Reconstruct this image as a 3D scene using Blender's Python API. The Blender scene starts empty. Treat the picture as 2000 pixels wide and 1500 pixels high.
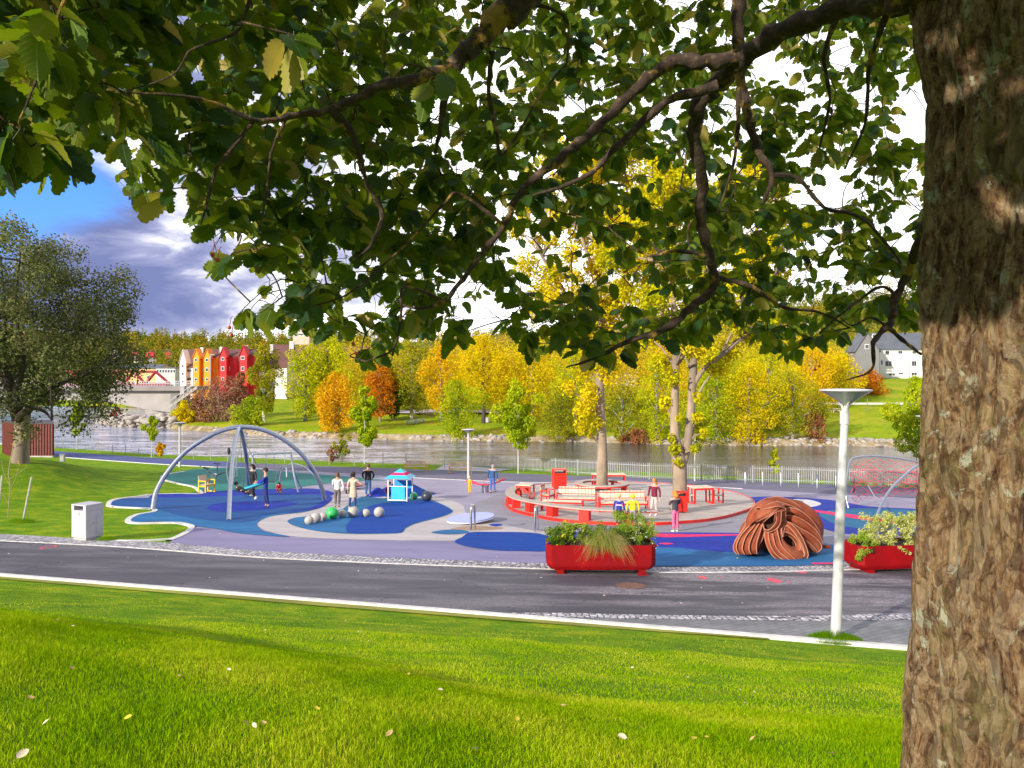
import bpy, bmesh, math, random
import numpy as np
from mathutils import Vector, Matrix
R = math.radians
scene = bpy.context.scene
C = scene.collection
# ---------------- camera, world, sun, exposure ----------------
CZ = 10.5                       # eye height over the river
cam = bpy.data.cameras.new('camera'); camo = bpy.data.objects.new('camera', cam); C.objects.link(camo)
camo.location = (0, 0, CZ); camo.rotation_euler = (R(90), 0, 0)
cam.sensor_width = 36; cam.lens = 27; cam.shift_y = -15/2000; cam.clip_start = .05; cam.clip_end = 6000
scene.camera = camo
scene.render.resolution_x = 1024; scene.render.resolution_y = 768
scene.view_settings.view_transform = 'Standard'; scene.view_settings.look = 'None'
scene.view_settings.exposure = 0.5; scene.view_settings.gamma = 1
SUN_EL = 21.0; SUN_AZ = 222.0   # direction the light comes from, degrees clockwise from +Y
sd = bpy.data.lights.new('sun', 'SUN'); sun = bpy.data.objects.new('sun', sd); C.objects.link(sun)
sd.energy = 5.0; sd.angle = R(.6); sd.color = (1, .93, .80)
ce = math.cos(R(SUN_EL)); sv = Vector((math.sin(R(SUN_AZ))*ce, math.cos(R(SUN_AZ))*ce, math.sin(R(SUN_EL))))
sun.rotation_euler = sv.to_track_quat('Z', 'Y').to_euler(); sun.location = (-20, -20, 40)

def N(nt, t, **k):
    n = nt.nodes.new(t)
    for a, b in k.items():
        if a.startswith('i_'):
            key = a[2:]; key = int(key) if key.isdigit() else key.replace('_', ' ')
            n.inputs[key].default_value = b
        else: setattr(n, a, b)
    return n
def mth(nt, op, a, b=None, c=None, clamp=False):
    n = nt.nodes.new('ShaderNodeMath'); n.operation = op; n.use_clamp = clamp
    for i, v in enumerate((a, b, c)):
        if v is None: continue
        if isinstance(v, (int, float)): n.inputs[i].default_value = v
        else: nt.links.new(v, n.inputs[i])
    return n.outputs[0]
def ramp(nt, fac, stops, mode='LINEAR'):
    n = nt.nodes.new('ShaderNodeValToRGB'); n.color_ramp.interpolation = mode
    e = n.color_ramp.elements
    while len(e) < len(stops): e.new(.5)
    for i, (p, c) in enumerate(stops):
        e[i].position = p; e[i].color = (c[0], c[1], c[2], 1) if not isinstance(c, (int, float)) else (c, c, c, 1)
    nt.links.new(fac, n.inputs[0]); return n.outputs[0]
def mixc(nt, fac, a, b, bt='MIX'):
    n = nt.nodes.new('ShaderNodeMix'); n.data_type = 'RGBA'; n.blend_type = bt
    for i, v in ((0, fac), (6, a), (7, b)):
        if isinstance(v, (int, float)): n.inputs[i].default_value = v if i == 0 else (v, v, v, 1)
        elif isinstance(v, tuple): n.inputs[i].default_value = (*v[:3], 1)
        else: nt.links.new(v, n.inputs[i])
    return n.outputs[2]
def maprange(nt, v, a, b, c=0, d=1, smooth=True):
    n = nt.nodes.new('ShaderNodeMapRange'); n.interpolation_type = 'SMOOTHSTEP' if smooth else 'LINEAR'
    nt.links.new(v, n.inputs[0])
    for i, x in enumerate((a, b, c, d)): n.inputs[i+1].default_value = x
    return n.outputs[0]

w = bpy.data.worlds.new('World'); scene.world = w; w.use_nodes = True
nt = w.node_tree; nt.nodes.clear()
out = N(nt, 'ShaderNodeOutputWorld'); bg = N(nt, 'ShaderNodeBackground'); nt.links.new(bg.outputs[0], out.inputs[0])
sky = N(nt, 'ShaderNodeTexSky'); sky.sky_type = 'NISHITA'; sky.sun_disc = False
sky.sun_elevation = R(SUN_EL); sky.sun_rotation = R(SUN_AZ); sky.air_density = 1.2; sky.dust_density = .3; sky.ozone_density = 2.5
tc = N(nt, 'ShaderNodeTexCoord')
def dirmask(v, a, b):
    d = Vector(v).normalized()
    n = N(nt, 'ShaderNodeVectorMath', operation='DOT_PRODUCT'); nt.links.new(tc.outputs['Generated'], n.inputs[0]); n.inputs[1].default_value = d
    return maprange(nt, n.outputs['Value'], a, b)
mp = N(nt, 'ShaderNodeMapping'); mp.inputs['Scale'].default_value = (1, 1, 2.6); nt.links.new(tc.outputs['Generated'], mp.inputs[0])
n1 = N(nt, 'ShaderNodeTexNoise', i_Scale=3.1, i_Detail=8, i_Roughness=.55); nt.links.new(mp.outputs[0], n1.inputs['Vector'])
n2 = N(nt, 'ShaderNodeTexNoise', i_Scale=6.5, i_Detail=7, i_Roughness=.55, i_Distortion=.4); nt.links.new(mp.outputs[0], n2.inputs['Vector'])
blue = dirmask((-.84, 1, .36), .955, .997)            # opening of clear blue sky on the left
blue2 = dirmask((.37, 1, .27), .990, 1.0)          # small blue break on the right
cov = mth(nt, 'ADD', n1.outputs['Fac'], .30)
cov = mth(nt, 'SUBTRACT', cov, mth(nt, 'MULTIPLY', blue, .42))
cov = mth(nt, 'SUBTRACT', cov, mth(nt, 'MULTIPLY', blue2, .12))
cov = maprange(nt, cov, .46, .66)
bright = dirmask((.12, 1, .33), .72, .97)              # the thin bright cloud in front
dark = dirmask((-.45, 1, .15), .91, .985)               # heavy slate-blue bank of cloud low on the left
shade = mth(nt, 'ADD', maprange(nt, n2.outputs['Fac'], .36, .68), mth(nt, 'MULTIPLY', bright, 1.1))
shade = mth(nt, 'SUBTRACT', shade, mth(nt, 'MULTIPLY', dark, .62))
sepd = N(nt, 'ShaderNodeSeparateXYZ'); nt.links.new(tc.outputs['Generated'], sepd.inputs[0])
low = maprange(nt, sepd.outputs[2], .03, .085, 1, 0)
shade = mth(nt, 'ADD', shade, mth(nt, 'MULTIPLY', low, .75), clamp=True)
cloud = ramp(nt, shade, [(0, (1.6, 1.9, 3.8)), (.38, (3.1, 3.3, 5.2)), (.75, (7.5, 7.5, 8.2)), (1, (13, 13, 13.5))])
skyc = mixc(nt, 1.0, sky.outputs[0], (.55, 1.0, 2.1), 'MULTIPLY')
skyx = mixc(nt, cov, skyc, cloud)
nt.links.new(skyx, bg.inputs[0]); bg.inputs[1].default_value = .10

# ---------------- helpers ----------------
F = 1500.0
def P(px, py, D): return Vector(((px-1000)/F*D, D, CZ-(py-735)/F*D))
P0, P1, P2 = 3.73, .02, .07
def pz(X, Y): return CZ-(P0+P1*X+P2*Y)                  # the evenly sloping plane of road and playground
def G(px, py, up=0.0):
    D = F*P0/(py-735-F*P2-P1*(px-1000)); X = (px-1000)/F*D
    return Vector((X, D, pz(X, D)+up))
def sc(p): return p.y/F                                 # metres per photo pixel there

def setp(o, label=None, cat=None, group=None, kind=None):
    if label: o['label'] = label
    if cat: o['category'] = cat
    if group: o['group'] = group
    if kind: o['kind'] = kind
    return o
def thing(name, label, cat, loc=(0,0,0), rz=0, group=None):
    o = bpy.data.objects.new(name, None); C.objects.link(o); o.empty_display_size = .2
    o.location = loc; o.rotation_euler = (0, 0, rz)
    return setp(o, label, cat, group)
def copy_tree(o, parent=None):
    c = o.copy(); C.objects.link(c)
    if parent: c.parent = parent
    for ch in KIDS.get(o.name, []):
        copy_tree(ch, c)
    return c
KIDS = {}
def link(name, me, mats, parent=None, origin=None, smooth=False):
    if origin is not None: me.transform(Matrix.Translation(-Vector(origin)))
    o = bpy.data.objects.new(name, me); C.objects.link(o)
    if origin is not None and parent is None: o.location = origin
    for m in (mats if isinstance(mats, (list, tuple)) else [mats]): me.materials.append(m)
    if smooth: me.polygons.foreach_set('use_smooth', [True]*len(me.polygons))
    if parent:
        o.parent = parent; KIDS.setdefault(parent.name, []).append(o)
    me.update(); return o
def pydata(name, V, Fc):
    me = bpy.data.meshes.new(name); me.from_pydata([tuple(v) for v in V], [], Fc); me.update(); return me
def npmesh(name, V, Fa, uv=None):
    """V (n,3) float, Fa (m,k) int, all faces k-gons"""
    me = bpy.data.meshes.new(name); V = np.asarray(V, dtype=np.float32); Fa = np.asarray(Fa, dtype=np.int32)
    m, k = Fa.shape
    me.vertices.add(len(V)); me.vertices.foreach_set('co', V.ravel())
    me.loops.add(m*k); me.loops.foreach_set('vertex_index', Fa.ravel())
    me.polygons.add(m); me.polygons.foreach_set('loop_start', np.arange(0, m*k, k, dtype=np.int32))
    if uv is not None:
        l = me.uv_layers.new(name='uv'); l.data.foreach_set('uv', np.asarray(uv, dtype=np.float32)[Fa.ravel()].ravel())
    me.update(calc_edges=True); me.validate(); return me

class MB:
    def __init__(s): s.v = []; s.f = []; s.m = []
    def add(s, V, Fc, mi=0):
        b = len(s.v); s.v += [Vector(v) for v in V]; s.f += [tuple(b+i for i in f) for f in Fc]; s.m += [mi]*len(Fc)
    def box(s, c, d, rz=0, rx=0, ry=0, bev=0, mi=0):
        c = Vector(c); M = Matrix.Rotation(rz, 3, 'Z') @ Matrix.Rotation(ry, 3, 'Y') @ Matrix.Rotation(rx, 3, 'X')
        hx, hy, hz = d[0]/2, d[1]/2, d[2]/2
        if bev <= 0:
            V = [(x*hx, y*hy, z*hz) for z in (-1, 1) for x, y in ((-1,-1),(1,-1),(1,1),(-1,1))]
            Fc = [(0,3,2,1),(4,5,6,7),(0,1,5,4),(1,2,6,5),(2,3,7,6),(3,0,4,7)]
        else:
            b = min(bev, hx*.9, hy*.9, hz*.9); V = []
            for z, k in ((-hz, b), (-hz+b, 0), (hz-b, 0), (hz, b)):
                X, Y = hx-k, hy-k; q = b if k == 0 else b*.4
                V += [(-X+q,-Y,z),(X-q,-Y,z),(X,-Y+q,z),(X,Y-q,z),(X-q,Y,z),(-X+q,Y,z),(-X,Y-q,z),(-X,-Y+q,z)]
            Fc = [tuple(range(7,-1,-1)), tuple(range(24,32))]
            for l in range(3):
                for i in range(8): j = (i+1) % 8; Fc.append((l*8+i, l*8+j, l*8+8+j, l*8+8+i))
        s.add([c+M @ Vector(v) for v in V], Fc, mi); return s
    def tube(s, pts, r, n=8, cap=True, mi=0):
        pts = [Vector(p) for p in pts]; L = len(pts); rs = r if isinstance(r, (list, tuple)) else [r]*L
        V = []; prev = None
        for i, p in enumerate(pts):
            t = (pts[min(i+1, L-1)]-pts[max(i-1, 0)])
            t = t.normalized() if t.length > 1e-9 else Vector((0,0,1))
            if prev is None: u = t.cross(Vector((0,0,1)) if abs(t.z) < .9 else Vector((0,1,0))).normalized()
            else: u = (prev-t*prev.dot(t)); u = u.normalized() if u.length > 1e-6 else t.orthogonal().normalized()
            prev = u; w_ = t.cross(u)
            for k in range(n):
                a = 2*math.pi*k/n; V.append(p+(u*math.cos(a)+w_*math.sin(a))*rs[i])
        Fc = []
        for i in range(L-1):
            for k in range(n): j = (k+1) % n; Fc.append((i*n+k, i*n+j, i*n+n+j, i*n+n+k))
        if cap: Fc += [tuple(range(n-1,-1,-1)), tuple((L-1)*n+k for k in range(n))]
        s.add(V, Fc, mi); return s
    def lathe(s, c, prof, n=24, sx=1, sy=1, mi=0):
        c = Vector(c); V = []; Fc = []
        for r, z in prof:
            for k in range(n): a = 2*math.pi*k/n; V.append(c+Vector((r*math.cos(a)*sx, r*math.sin(a)*sy, z)))
        for i in range(len(prof)-1):
            for k in range(n): j = (k+1) % n; Fc.append((i*n+k, i*n+j, i*n+n+j, i*n+n+k))
        Fc += [tuple(range(n-1,-1,-1)), tuple((len(prof)-1)*n+k for k in range(n))]
        s.add(V, Fc, mi); return s
    def sphere(s, c, r, n=16, m=10, mi=0):
        rr = r if isinstance(r, (tuple, list)) else (r, r, r); c = Vector(c); V = [c+Vector((0,0,-rr[2]))]; Fc = []
        for i in range(1, m):
            t = -math.pi/2+math.pi*i/m
            for k in range(n): a = 2*math.pi*k/n; V.append(c+Vector((rr[0]*math.cos(t)*math.cos(a), rr[1]*math.cos(t)*math.sin(a), rr[2]*math.sin(t))))
        V.append(c+Vector((0,0,rr[2]))); T = len(V)-1
        for k in range(n): j = (k+1) % n; Fc += [(0, 1+j, 1+k), (T, 1+(m-2)*n+k, 1+(m-2)*n+j)]
        for i in range(m-2):
            for k in range(n): j = (k+1) % n; a = 1+i*n; Fc.append((a+k, a+j, a+n+j, a+n+k))
        s.add(V, Fc, mi); return s
    def prism(s, poly, ext, mi=0):
        """poly: list of 3D points (planar), ext: vector"""
        e = Vector(ext); n = len(poly); V = [Vector(p) for p in poly]+[Vector(p)+e for p in poly]
        Fc = [tuple(range(n-1,-1,-1)), tuple(range(n, 2*n))]+[(i, (i+1) % n, n+(i+1) % n, n+i) for i in range(n)]
        s.add(V, Fc, mi); return s
    def build(s, name, mats, parent=None, origin=None, smooth=False, fixn=True):
        me = pydata(name, s.v, s.f)
        if len(set(s.m)) > 1: me.polygons.foreach_set('material_index', s.m)
        if fixn:
            bm = bmesh.new(); bm.from_mesh(me); bmesh.ops.recalc_face_normals(bm, faces=bm.faces); bm.to_mesh(me); bm.free()
        o = link(name, me, mats, parent, origin if parent is None or origin is not None else None, False)
        if smooth:
            me.polygons.foreach_set('use_smooth', [True]*len(me.polygons))
            try: me.set_sharp_from_angle(angle=R(40))
            except Exception: pass
        return o
def smooth_path(pts, k=4):
    """Catmull-Rom through a list of tuples (any dimension)"""
    a = [np.array(p, float) for p in pts]; a = [2*a[0]-a[1]]+a+[2*a[-1]-a[-2]]; o = []
    for i in range(1, len(a)-2):
        for j in range(k):
            t = j/k; p0, p1, p2, p3 = a[i-1:i+3]
            o.append(.5*((2*p1)+(-p0+p2)*t+(2*p0-5*p1+4*p2-p3)*t*t+(-p0+3*p1-3*p2+p3)*t**3))
    o.append(a[-2]); return o
def closed_path(pts, k=4):
    a = [np.array(p, float) for p in pts]; n = len(a); o = []
    for i in range(n):
        p0, p1, p2, p3 = a[i-1], a[i], a[(i+1) % n], a[(i+2) % n]
        for j in range(k):
            t = j/k; o.append(.5*((2*p1)+(-p0+p2)*t+(2*p0-5*p1+4*p2-p3)*t*t+(-p0+3*p1-3*p2+p3)*t**3))
    return o

# value noise in numpy
def vnoise(p, seed=0):
    p = np.asarray(p, float); i = np.floor(p).astype(np.int64); f = p-i; f = f*f*(3-2*f)
    def h(a, b, c):
        x = (a*374761393+b*668265263+c*2147483647+seed*974634777) & 0xffffffff
        x = ((x ^ (x >> 13))*1274126177) & 0xffffffff
        return ((x ^ (x >> 16)) & 0xffff)/65535.0
    r = 0
    for dx in (0, 1):
        for dy in (0, 1):
            for dz in (0, 1):
                wgt = (f[:,0] if dx else 1-f[:,0])*(f[:,1] if dy else 1-f[:,1])*(f[:,2] if dz else 1-f[:,2])
                r = r+wgt*h(i[:,0]+dx, i[:,1]+dy, i[:,2]+dz)
    return r
def fbm(p, o=4, seed=0):
    r = 0; a = .5; q = np.asarray(p, float)
    for k in range(o): r = r+a*vnoise(q, seed+k); q = q*2.03; a *= .5
    return r

# ---------------- materials ----------------
MATS = {}
def mat(name, col, rough=.6, var=.12, scale=4, bump=0, bscale=40, metal=0, col2=None, c2=(.45,.6), spec=.5, coat=0, sep=(1,1,1)):
    if name in MATS: return MATS[name]
    m = bpy.data.materials.new(name); m.use_nodes = True; t = m.node_tree; b = t.nodes['Principled BSDF']
    tx = N(t, 'ShaderNodeTexCoord'); mpn = N(t, 'ShaderNodeMapping'); mpn.inputs['Scale'].default_value = sep
    t.links.new(tx.outputs['Object'], mpn.inputs[0])
    n = N(t, 'ShaderNodeTexNoise', i_Scale=scale, i_Detail=5); t.links.new(mpn.outputs[0], n.inputs['Vector'])
    lo = tuple(max(c*(1-var), 0) for c in col); hi = tuple(min(c*(1+var), 1) for c in col)
    c = ramp(t, n.outputs['Fac'], [(.3, lo), (.7, hi)])
    if col2:
        n2 = N(t, 'ShaderNodeTexNoise', i_Scale=scale*.37, i_Detail=6, i_Roughness=.65); t.links.new(mpn.outputs[0], n2.inputs['Vector'])
        c = mixc(t, maprange(t, n2.outputs['Fac'], *c2), c, col2)
    t.links.new(c, b.inputs['Base Color']); b.inputs['Roughness'].default_value = rough; b.inputs['Metallic'].default_value = metal
    b.inputs['Specular IOR Level'].default_value = spec; b.inputs['Coat Weight'].default_value = coat
    if bump:
        nb = N(t, 'ShaderNodeTexNoise', i_Scale=bscale, i_Detail=4); t.links.new(mpn.outputs[0], nb.inputs['Vector'])
        bn = N(t, 'ShaderNodeBump', i_Strength=bump, i_Distance=.01); t.links.new(nb.outputs['Fac'], bn.inputs['Height']); t.links.new(bn.outputs[0], b.inputs['Normal'])
    MATS[name] = m; return m
def leafmat(name, a, b_, c=None, trans=.35, dead=None, nscale=.5):
    """foliage: hue varies leaf by leaf and in soft patches; thin leaves let light through"""
    if name in MATS: return MATS[name]
    m = bpy.data.materials.new(name); m.use_nodes = True; t = m.node_tree; t.nodes.clear()
    o = N(t, 'ShaderNodeOutputMaterial'); g = N(t, 'ShaderNodeNewGeometry'); tx = N(t, 'ShaderNodeTexCoord')
    nz = N(t, 'ShaderNodeTexNoise', i_Scale=nscale, i_Detail=3); t.links.new(tx.outputs['Object'], nz.inputs['Vector'])
    f = mth(t, 'ADD', mth(t, 'MULTIPLY', g.outputs['Random Per Island'], .55), mth(t, 'MULTIPLY', maprange(t, nz.outputs['Fac'], .3, .7), .45))
    st = [(0.08, a), (.6, b_)]
    if c: st.append((.92, c))
    col = ramp(t, f, st)
    d = N(t, 'ShaderNodeBsdfDiffuse'); tr = N(t, 'ShaderNodeBsdfTranslucent'); t.links.new(col, d.inputs[0]); t.links.new(col, tr.inputs[0])
    mx = N(t, 'ShaderNodeMixShader'); mx.inputs[0].default_value = trans
    t.links.new(d.outputs[0], mx.inputs[1]); t.links.new(tr.outputs[0], mx.inputs[2]); t.links.new(mx.outputs[0], o.inputs[0])
    MATS[name] = m; return m
M = lambda n: MATS[n]
mat('concrete', (.42,.40,.38), .85, .15, 3, .3, 30)
mat('kerbstone', (.62,.60,.56), .8, .18, 6, .3, 60)
mat('galv', (.40,.43,.48), .38, .10, 8, metal=.85)
mat('steel', (.60,.61,.63), .22, .08, 8, metal=1)
mat('lamp_white', (.50,.49,.50), .4, .06, 3, coat=.1)
mat('lamp_glass', (.30,.31,.32), .15, .05, 3)
mat('white_paint', (.80,.79,.77), .45, .06, 3)
mat('bin_paint', (.47,.455,.48), .5, .05, 3)
mat('red_paint', (.66,.018,.008), .5, .14, 5, col2=(.5,.03,.02), c2=(.55,.75))
mat('planter_red', (.24,.001,.003), .65, .15, 3, col2=(.16,.003,.006), c2=(.5,.75), bump=.15, spec=.2)
mat('yellow_paint', (.85,.50,.02), .45, .08, 5)
mat('dark', (.015,.015,.02), .5)
mat('rubber_black', (.02,.02,.022), .7)
mat('deck_wood', (.40,.34,.29), .8, .22, 5, .25, 40, sep=(1,6,1))
mat('pale_wood', (.60,.50,.38), .75, .18, 6, .2, 40)
mat('stake_wood', (.42,.40,.36), .8, .2, 9, .3, 40)
mat('corten', (.23,.047,.017), .75, .35, 3.5, .35, 30, col2=(.32,.095,.045), c2=(.42,.68), spec=.2)
mat('corten_edge', (.42,.17,.10), .6, .15, 5)
mat('shed_red', (.13,.018,.012), .6, .2, 2)
mat('rope_red', (.70,.03,.08), .6, .05, 3)
mat('rope_grey', (.12,.12,.13), .7, .05, 3)
mat('stone', (.36,.32,.28), .9, .3, 1.2, .5, 4, col2=(.22,.19,.16), c2=(.45,.65))
mat('soil', (.03,.022,.015), .9)
mat('ball_pale', (.42,.39,.35), .6, .15, 5, col2=(.30,.27,.24), c2=(.5,.7))
mat('ball_green', (.035,.42,.10), .45, .08, 4)
mat('ball_dark', (.035,.04,.055), .4, .1, 4)
mat('play_blue', (.02,.26,.62), .4, .06, 3)
mat('play_cyan', (.03,.42,.66), .4, .06, 3)
mat('board_lilac', (.30,.34,.74), .45, .06, 3)
mat('truss_red', (.26,.010,.02), .5, .1, 2)
mat('window_dark', (.05,.06,.08), .12, .3, 2)
mat('manhole_rust', (.16,.085,.06), .6, .25, 12, .5, 60)
# ---------------- ground materials ----------------
def ground_mat(name, build):
    m = bpy.data.materials.new(name); m.use_nodes = True; t = m.node_tree; b = t.nodes['Principled BSDF']
    tx = N(t, 'ShaderNodeTexCoord'); build(t, b, tx.outputs['Object']); MATS[name] = m; return m
def noise(t, v, s, d=5, r=.55, sc_=None, dist=0):
    if sc_:
        mm = N(t, 'ShaderNodeMapping'); mm.inputs['Scale'].default_value = sc_; t.links.new(v, mm.inputs[0]); v = mm.outputs[0]
    n = N(t, 'ShaderNodeTexNoise', i_Scale=s, i_Detail=d, i_Roughness=r, i_Distortion=dist); t.links.new(v, n.inputs['Vector']); return n.outputs['Fac']
def bumpn(t, b, h, s=.4, d=.01):
    n = N(t, 'ShaderNodeBump', i_Strength=s, i_Distance=d); t.links.new(h, n.inputs['Height']); t.links.new(n.outputs[0], b.inputs['Normal'])
def g_grass(t, b, v):
    c = ramp(t, noise(t, v, 1.3, 6, .6), [(.3, (.085,.20,.003)), (.5, (.155,.29,.004)), (.68, (.32,.37,.010))])
    c = mixc(t, maprange(t, noise(t, v, 9, 5), .5, .75), c, (.055,.15,.004))
    c = mixc(t, mth(t, 'MULTIPLY', maprange(t, noise(t, v, 45, 3, .7), .55, .75), .5), c, (.38,.36,.06))
    t.links.new(c, b.inputs['Base Color']); b.inputs['Roughness'].default_value = .95; b.inputs['Specular IOR Level'].default_value = .1
    bumpn(t, b, noise(t, v, 38, 4, .7), .9, .04)
ground_mat('grass', g_grass)
def g_fargrass(t, b, v):
    c = ramp(t, noise(t, v, .12, 6, .6), [(.3, (.16,.26,.004)), (.5, (.26,.33,.006)), (.68, (.40,.34,.03))])
    c = mixc(t, maprange(t, noise(t, v, 1.2, 5), .5, .75), c, (.10,.18,.004))
    t.links.new(c, b.inputs['Base Color']); b.inputs['Roughness'].default_value = .95; b.inputs['Specular IOR Level'].default_value = .1
    bumpn(t, b, noise(t, v, 3, 4, .7), .7, .2)
ground_mat('fargrass', g_fargrass)
def g_bank(t, b, v):
    c = ramp(t, noise(t, v, .5, 6, .6), [(.35, (.16,.12,.05)), (.5, (.30,.22,.10)), (.65, (.42,.36,.26))])
    t.links.new(c, b.inputs['Base Color']); b.inputs['Roughness'].default_value = .95
    bumpn(t, b, noise(t, v, 3, 4, .7), .7, .2)
ground_mat('bank', g_bank)
def g_road(t, b, v):
    n = noise(t, v, .55, 6, .62, (.35, 1.6, 1))
    big = maprange(t, noise(t, v, .16, 3, .5, (.6, 1, 1)), .4, .62)
    c = ramp(t, n, [(.36, (.058,.054,.068)), (.56, (.100,.094,.112))])
    worn = mth(t, 'MULTIPLY', maprange(t, n, .47, .60), mth(t, 'ADD', mth(t, 'MULTIPLY', big, .6), .3))
    sp = N(t, 'ShaderNodeSeparateXYZ'); t.links.new(v, sp.inputs[0])
    worn = mth(t, 'MULTIPLY', worn, maprange(t, sp.outputs[0], -6, 6, .55, 2.2), clamp=True)
    grit = maprange(t, noise(t, v, 26, 3, .8, (.5, 1, 1)), .38, .6)
    c = mixc(t, mth(t, 'MULTIPLY', worn, grit), c, (.33,.29,.30))
    c = mixc(t, mth(t, 'MULTIPLY', maprange(t, noise(t, v, 75, 2, .7), .56, .72), .35), c, (.26,.25,.27))
    vo = N(t, 'ShaderNodeTexVoronoi', feature='DISTANCE_TO_EDGE', i_Scale=.32); mm = N(t, 'ShaderNodeMapping'); mm.inputs['Scale'].default_value = (.4, 1.4, 1)
    nn = N(t, 'ShaderNodeTexNoise', i_Scale=2.0, i_Detail=4); t.links.new(v, nn.inputs['Vector'])
    vm = N(t, 'ShaderNodeVectorMath', operation='ADD'); t.links.new(v, vm.inputs[0]); t.links.new(nn.outputs['Color'], vm.inputs[1])
    t.links.new(vm.outputs[0], mm.inputs[0]); t.links.new(mm.outputs[0], vo.inputs['Vector'])
    c = mixc(t, maprange(t, vo.outputs['Distance'], .0, .006, .75, 0), c, (.025,.022,.03))
    t.links.new(c, b.inputs['Base Color']); b.inputs['Roughness'].default_value = .7; b.inputs['Specular IOR Level'].default_value = .25
    bumpn(t, b, noise(t, v, 90, 3, .8), .5, .006)
ground_mat('asphalt', g_road)
def rubber(name, col, var=.13):
    def f(t, b, v):
        lo = tuple(c*(1-var) for c in col); hi = tuple(min(c*(1+var), 1) for c in col)
        c = ramp(t, noise(t, v, .6, 6, .65, (.5, 1.3, 1)), [(.35, lo), (.65, hi)])
        c = mixc(t, mth(t, 'MULTIPLY', maprange(t, noise(t, v, 60, 3, .7), .45, .7), .3), c, tuple(min(x*1.4+.01, 1) for x in col))
        st = maprange(t, noise(t, v, 1.9, 6, .7), .58, .74)
        c = mixc(t, mth(t, 'MULTIPLY', st, .4), c, tuple(x*.5 for x in col))
        dust = maprange(t, noise(t, v, 5, 8, .75, (.5, 1.5, 1)), .52, .72); c = mixc(t, mth(t, 'MULTIPLY', dust, .16), c, (.22,.23,.26))
        t.links.new(c, b.inputs['Base Color']); b.inputs['Roughness'].default_value = .8; b.inputs['Specular IOR Level'].default_value = .12
        bumpn(t, b, noise(t, v, 70, 3, .7), .3, .004)
    return ground_mat(name, f)
rubber('plaza_light', (.31,.28,.36)); rubber('plaza_lavender', (.235,.21,.335)); rubber('plaza_beige', (.45,.41,.405)); rubber('plaza_grey', (.26,.25,.285))
rubber('r_deep', (.014,.034,.31), .18); rubber('r_royal', (.001,.048,.29)); rubber('r_mid', (.018,.080,.25), .2); rubber('r_light', (.025,.135,.31), .18); rubber('r_teal', (.022,.135,.26), .18)
rubber('r_green', (.035,.19,.16), .16); rubber('r_pink', (.72,.03,.13)); rubber('r_white', (.62,.58,.58)); rubber('r_dark', (.08,.08,.11)); rubber('path_asphalt', (.15,.14,.19)); rubber('path_left', (.085,.10,.235)); rubber('dirt_edge', (.27,.27,.05), .35); rubber('r_tan', (.36,.24,.16))
def g_sett(t, b, v):
    nn = N(t, 'ShaderNodeTexNoise', i_Scale=3); t.links.new(v, nn.inputs['Vector'])
    vo = N(t, 'ShaderNodeTexVoronoi', feature='F1', i_Scale=7.5, i_Randomness=.55); t.links.new(v, vo.inputs['Vector'])
    ve = N(t, 'ShaderNodeTexVoronoi', feature='DISTANCE_TO_EDGE', i_Scale=7.5, i_Randomness=.55); t.links.new(v, ve.inputs['Vector'])
    sp = N(t, 'ShaderNodeSeparateColor'); t.links.new(vo.outputs['Color'], sp.inputs[0])
    c = ramp(t, sp.outputs[0], [(0, (.28,.26,.28)), (.6, (.46,.44,.46)), (1, (.68,.65,.64))])
    c = mixc(t, maprange(t, ve.outputs['Distance'], .02, .10, 1, 0), c, (.075,.065,.075))
    t.links.new(c, b.inputs['Base Color']); b.inputs['Roughness'].default_value = .8
    bumpn(t, b, maprange(t, ve.outputs['Distance'], 0, .2), 1, .03)
ground_mat('setts', g_sett)
def g_paver(t, b, v):
    br = N(t, 'ShaderNodeTexBrick', i_Scale=1.0, i_Mortar_Size=.012, i_Brick_Width=.30, i_Row_Height=.15)
    br.inputs['Color1'].default_value = (.12,.125,.135,1); br.inputs['Color2'].default_value = (.21,.215,.225,1); br.inputs['Mortar'].default_value = (.05,.045,.05,1)
    mm = N(t, 'ShaderNodeMapping'); mm.inputs['Rotation'].default_value = (0, 0, R(-33)); t.links.new(v, mm.inputs[0]); t.links.new(mm.outputs[0], br.inputs['Vector'])
    c = mixc(t, .5, br.outputs['Color'], ramp(t, noise(t, v, 2, 5), [(.3, .09), (.7, .26)]), 'MIX')
    t.links.new(c, b.inputs['Base Color']); b.inputs['Roughness'].default_value = .7
    bumpn(t, b, br.outputs['Fac'], -.6, .01)
ground_mat('pavers', g_paver)
def g_deck(t, b, v):
    mm = N(t, 'ShaderNodeMapping'); mm.inputs['Rotation'].default_value = (0, 0, R(30)); t.links.new(v, mm.inputs[0])
    sp = N(t, 'ShaderNodeSeparateXYZ'); t.links.new(mm.outputs[0], sp.inputs[0])
    k = mth(t, 'MULTIPLY', sp.outputs[1], 5.5); fr = mth(t, 'FRACT', k); fl = mth(t, 'FLOOR', k)
    wn = N(t, 'ShaderNodeTexWhiteNoise', noise_dimensions='1D'); t.links.new(fl, wn.inputs['W'])
    c = ramp(t, wn.outputs['Value'], [(0, (.33,.28,.25)), (1, (.50,.44,.38))])
    c = mixc(t, maprange(t, noise(t, v, 1.2, 5), .4, .7, 0, .6), c, (.55,.49,.43))
    c = mixc(t, maprange(t, fr, .06, .12, .8, 0), c, (.12,.09,.08))
    t.links.new(c, b.inputs['Base Color']); b.inputs['Roughness'].default_value = .8
ground_mat('decking', g_deck)
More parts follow.
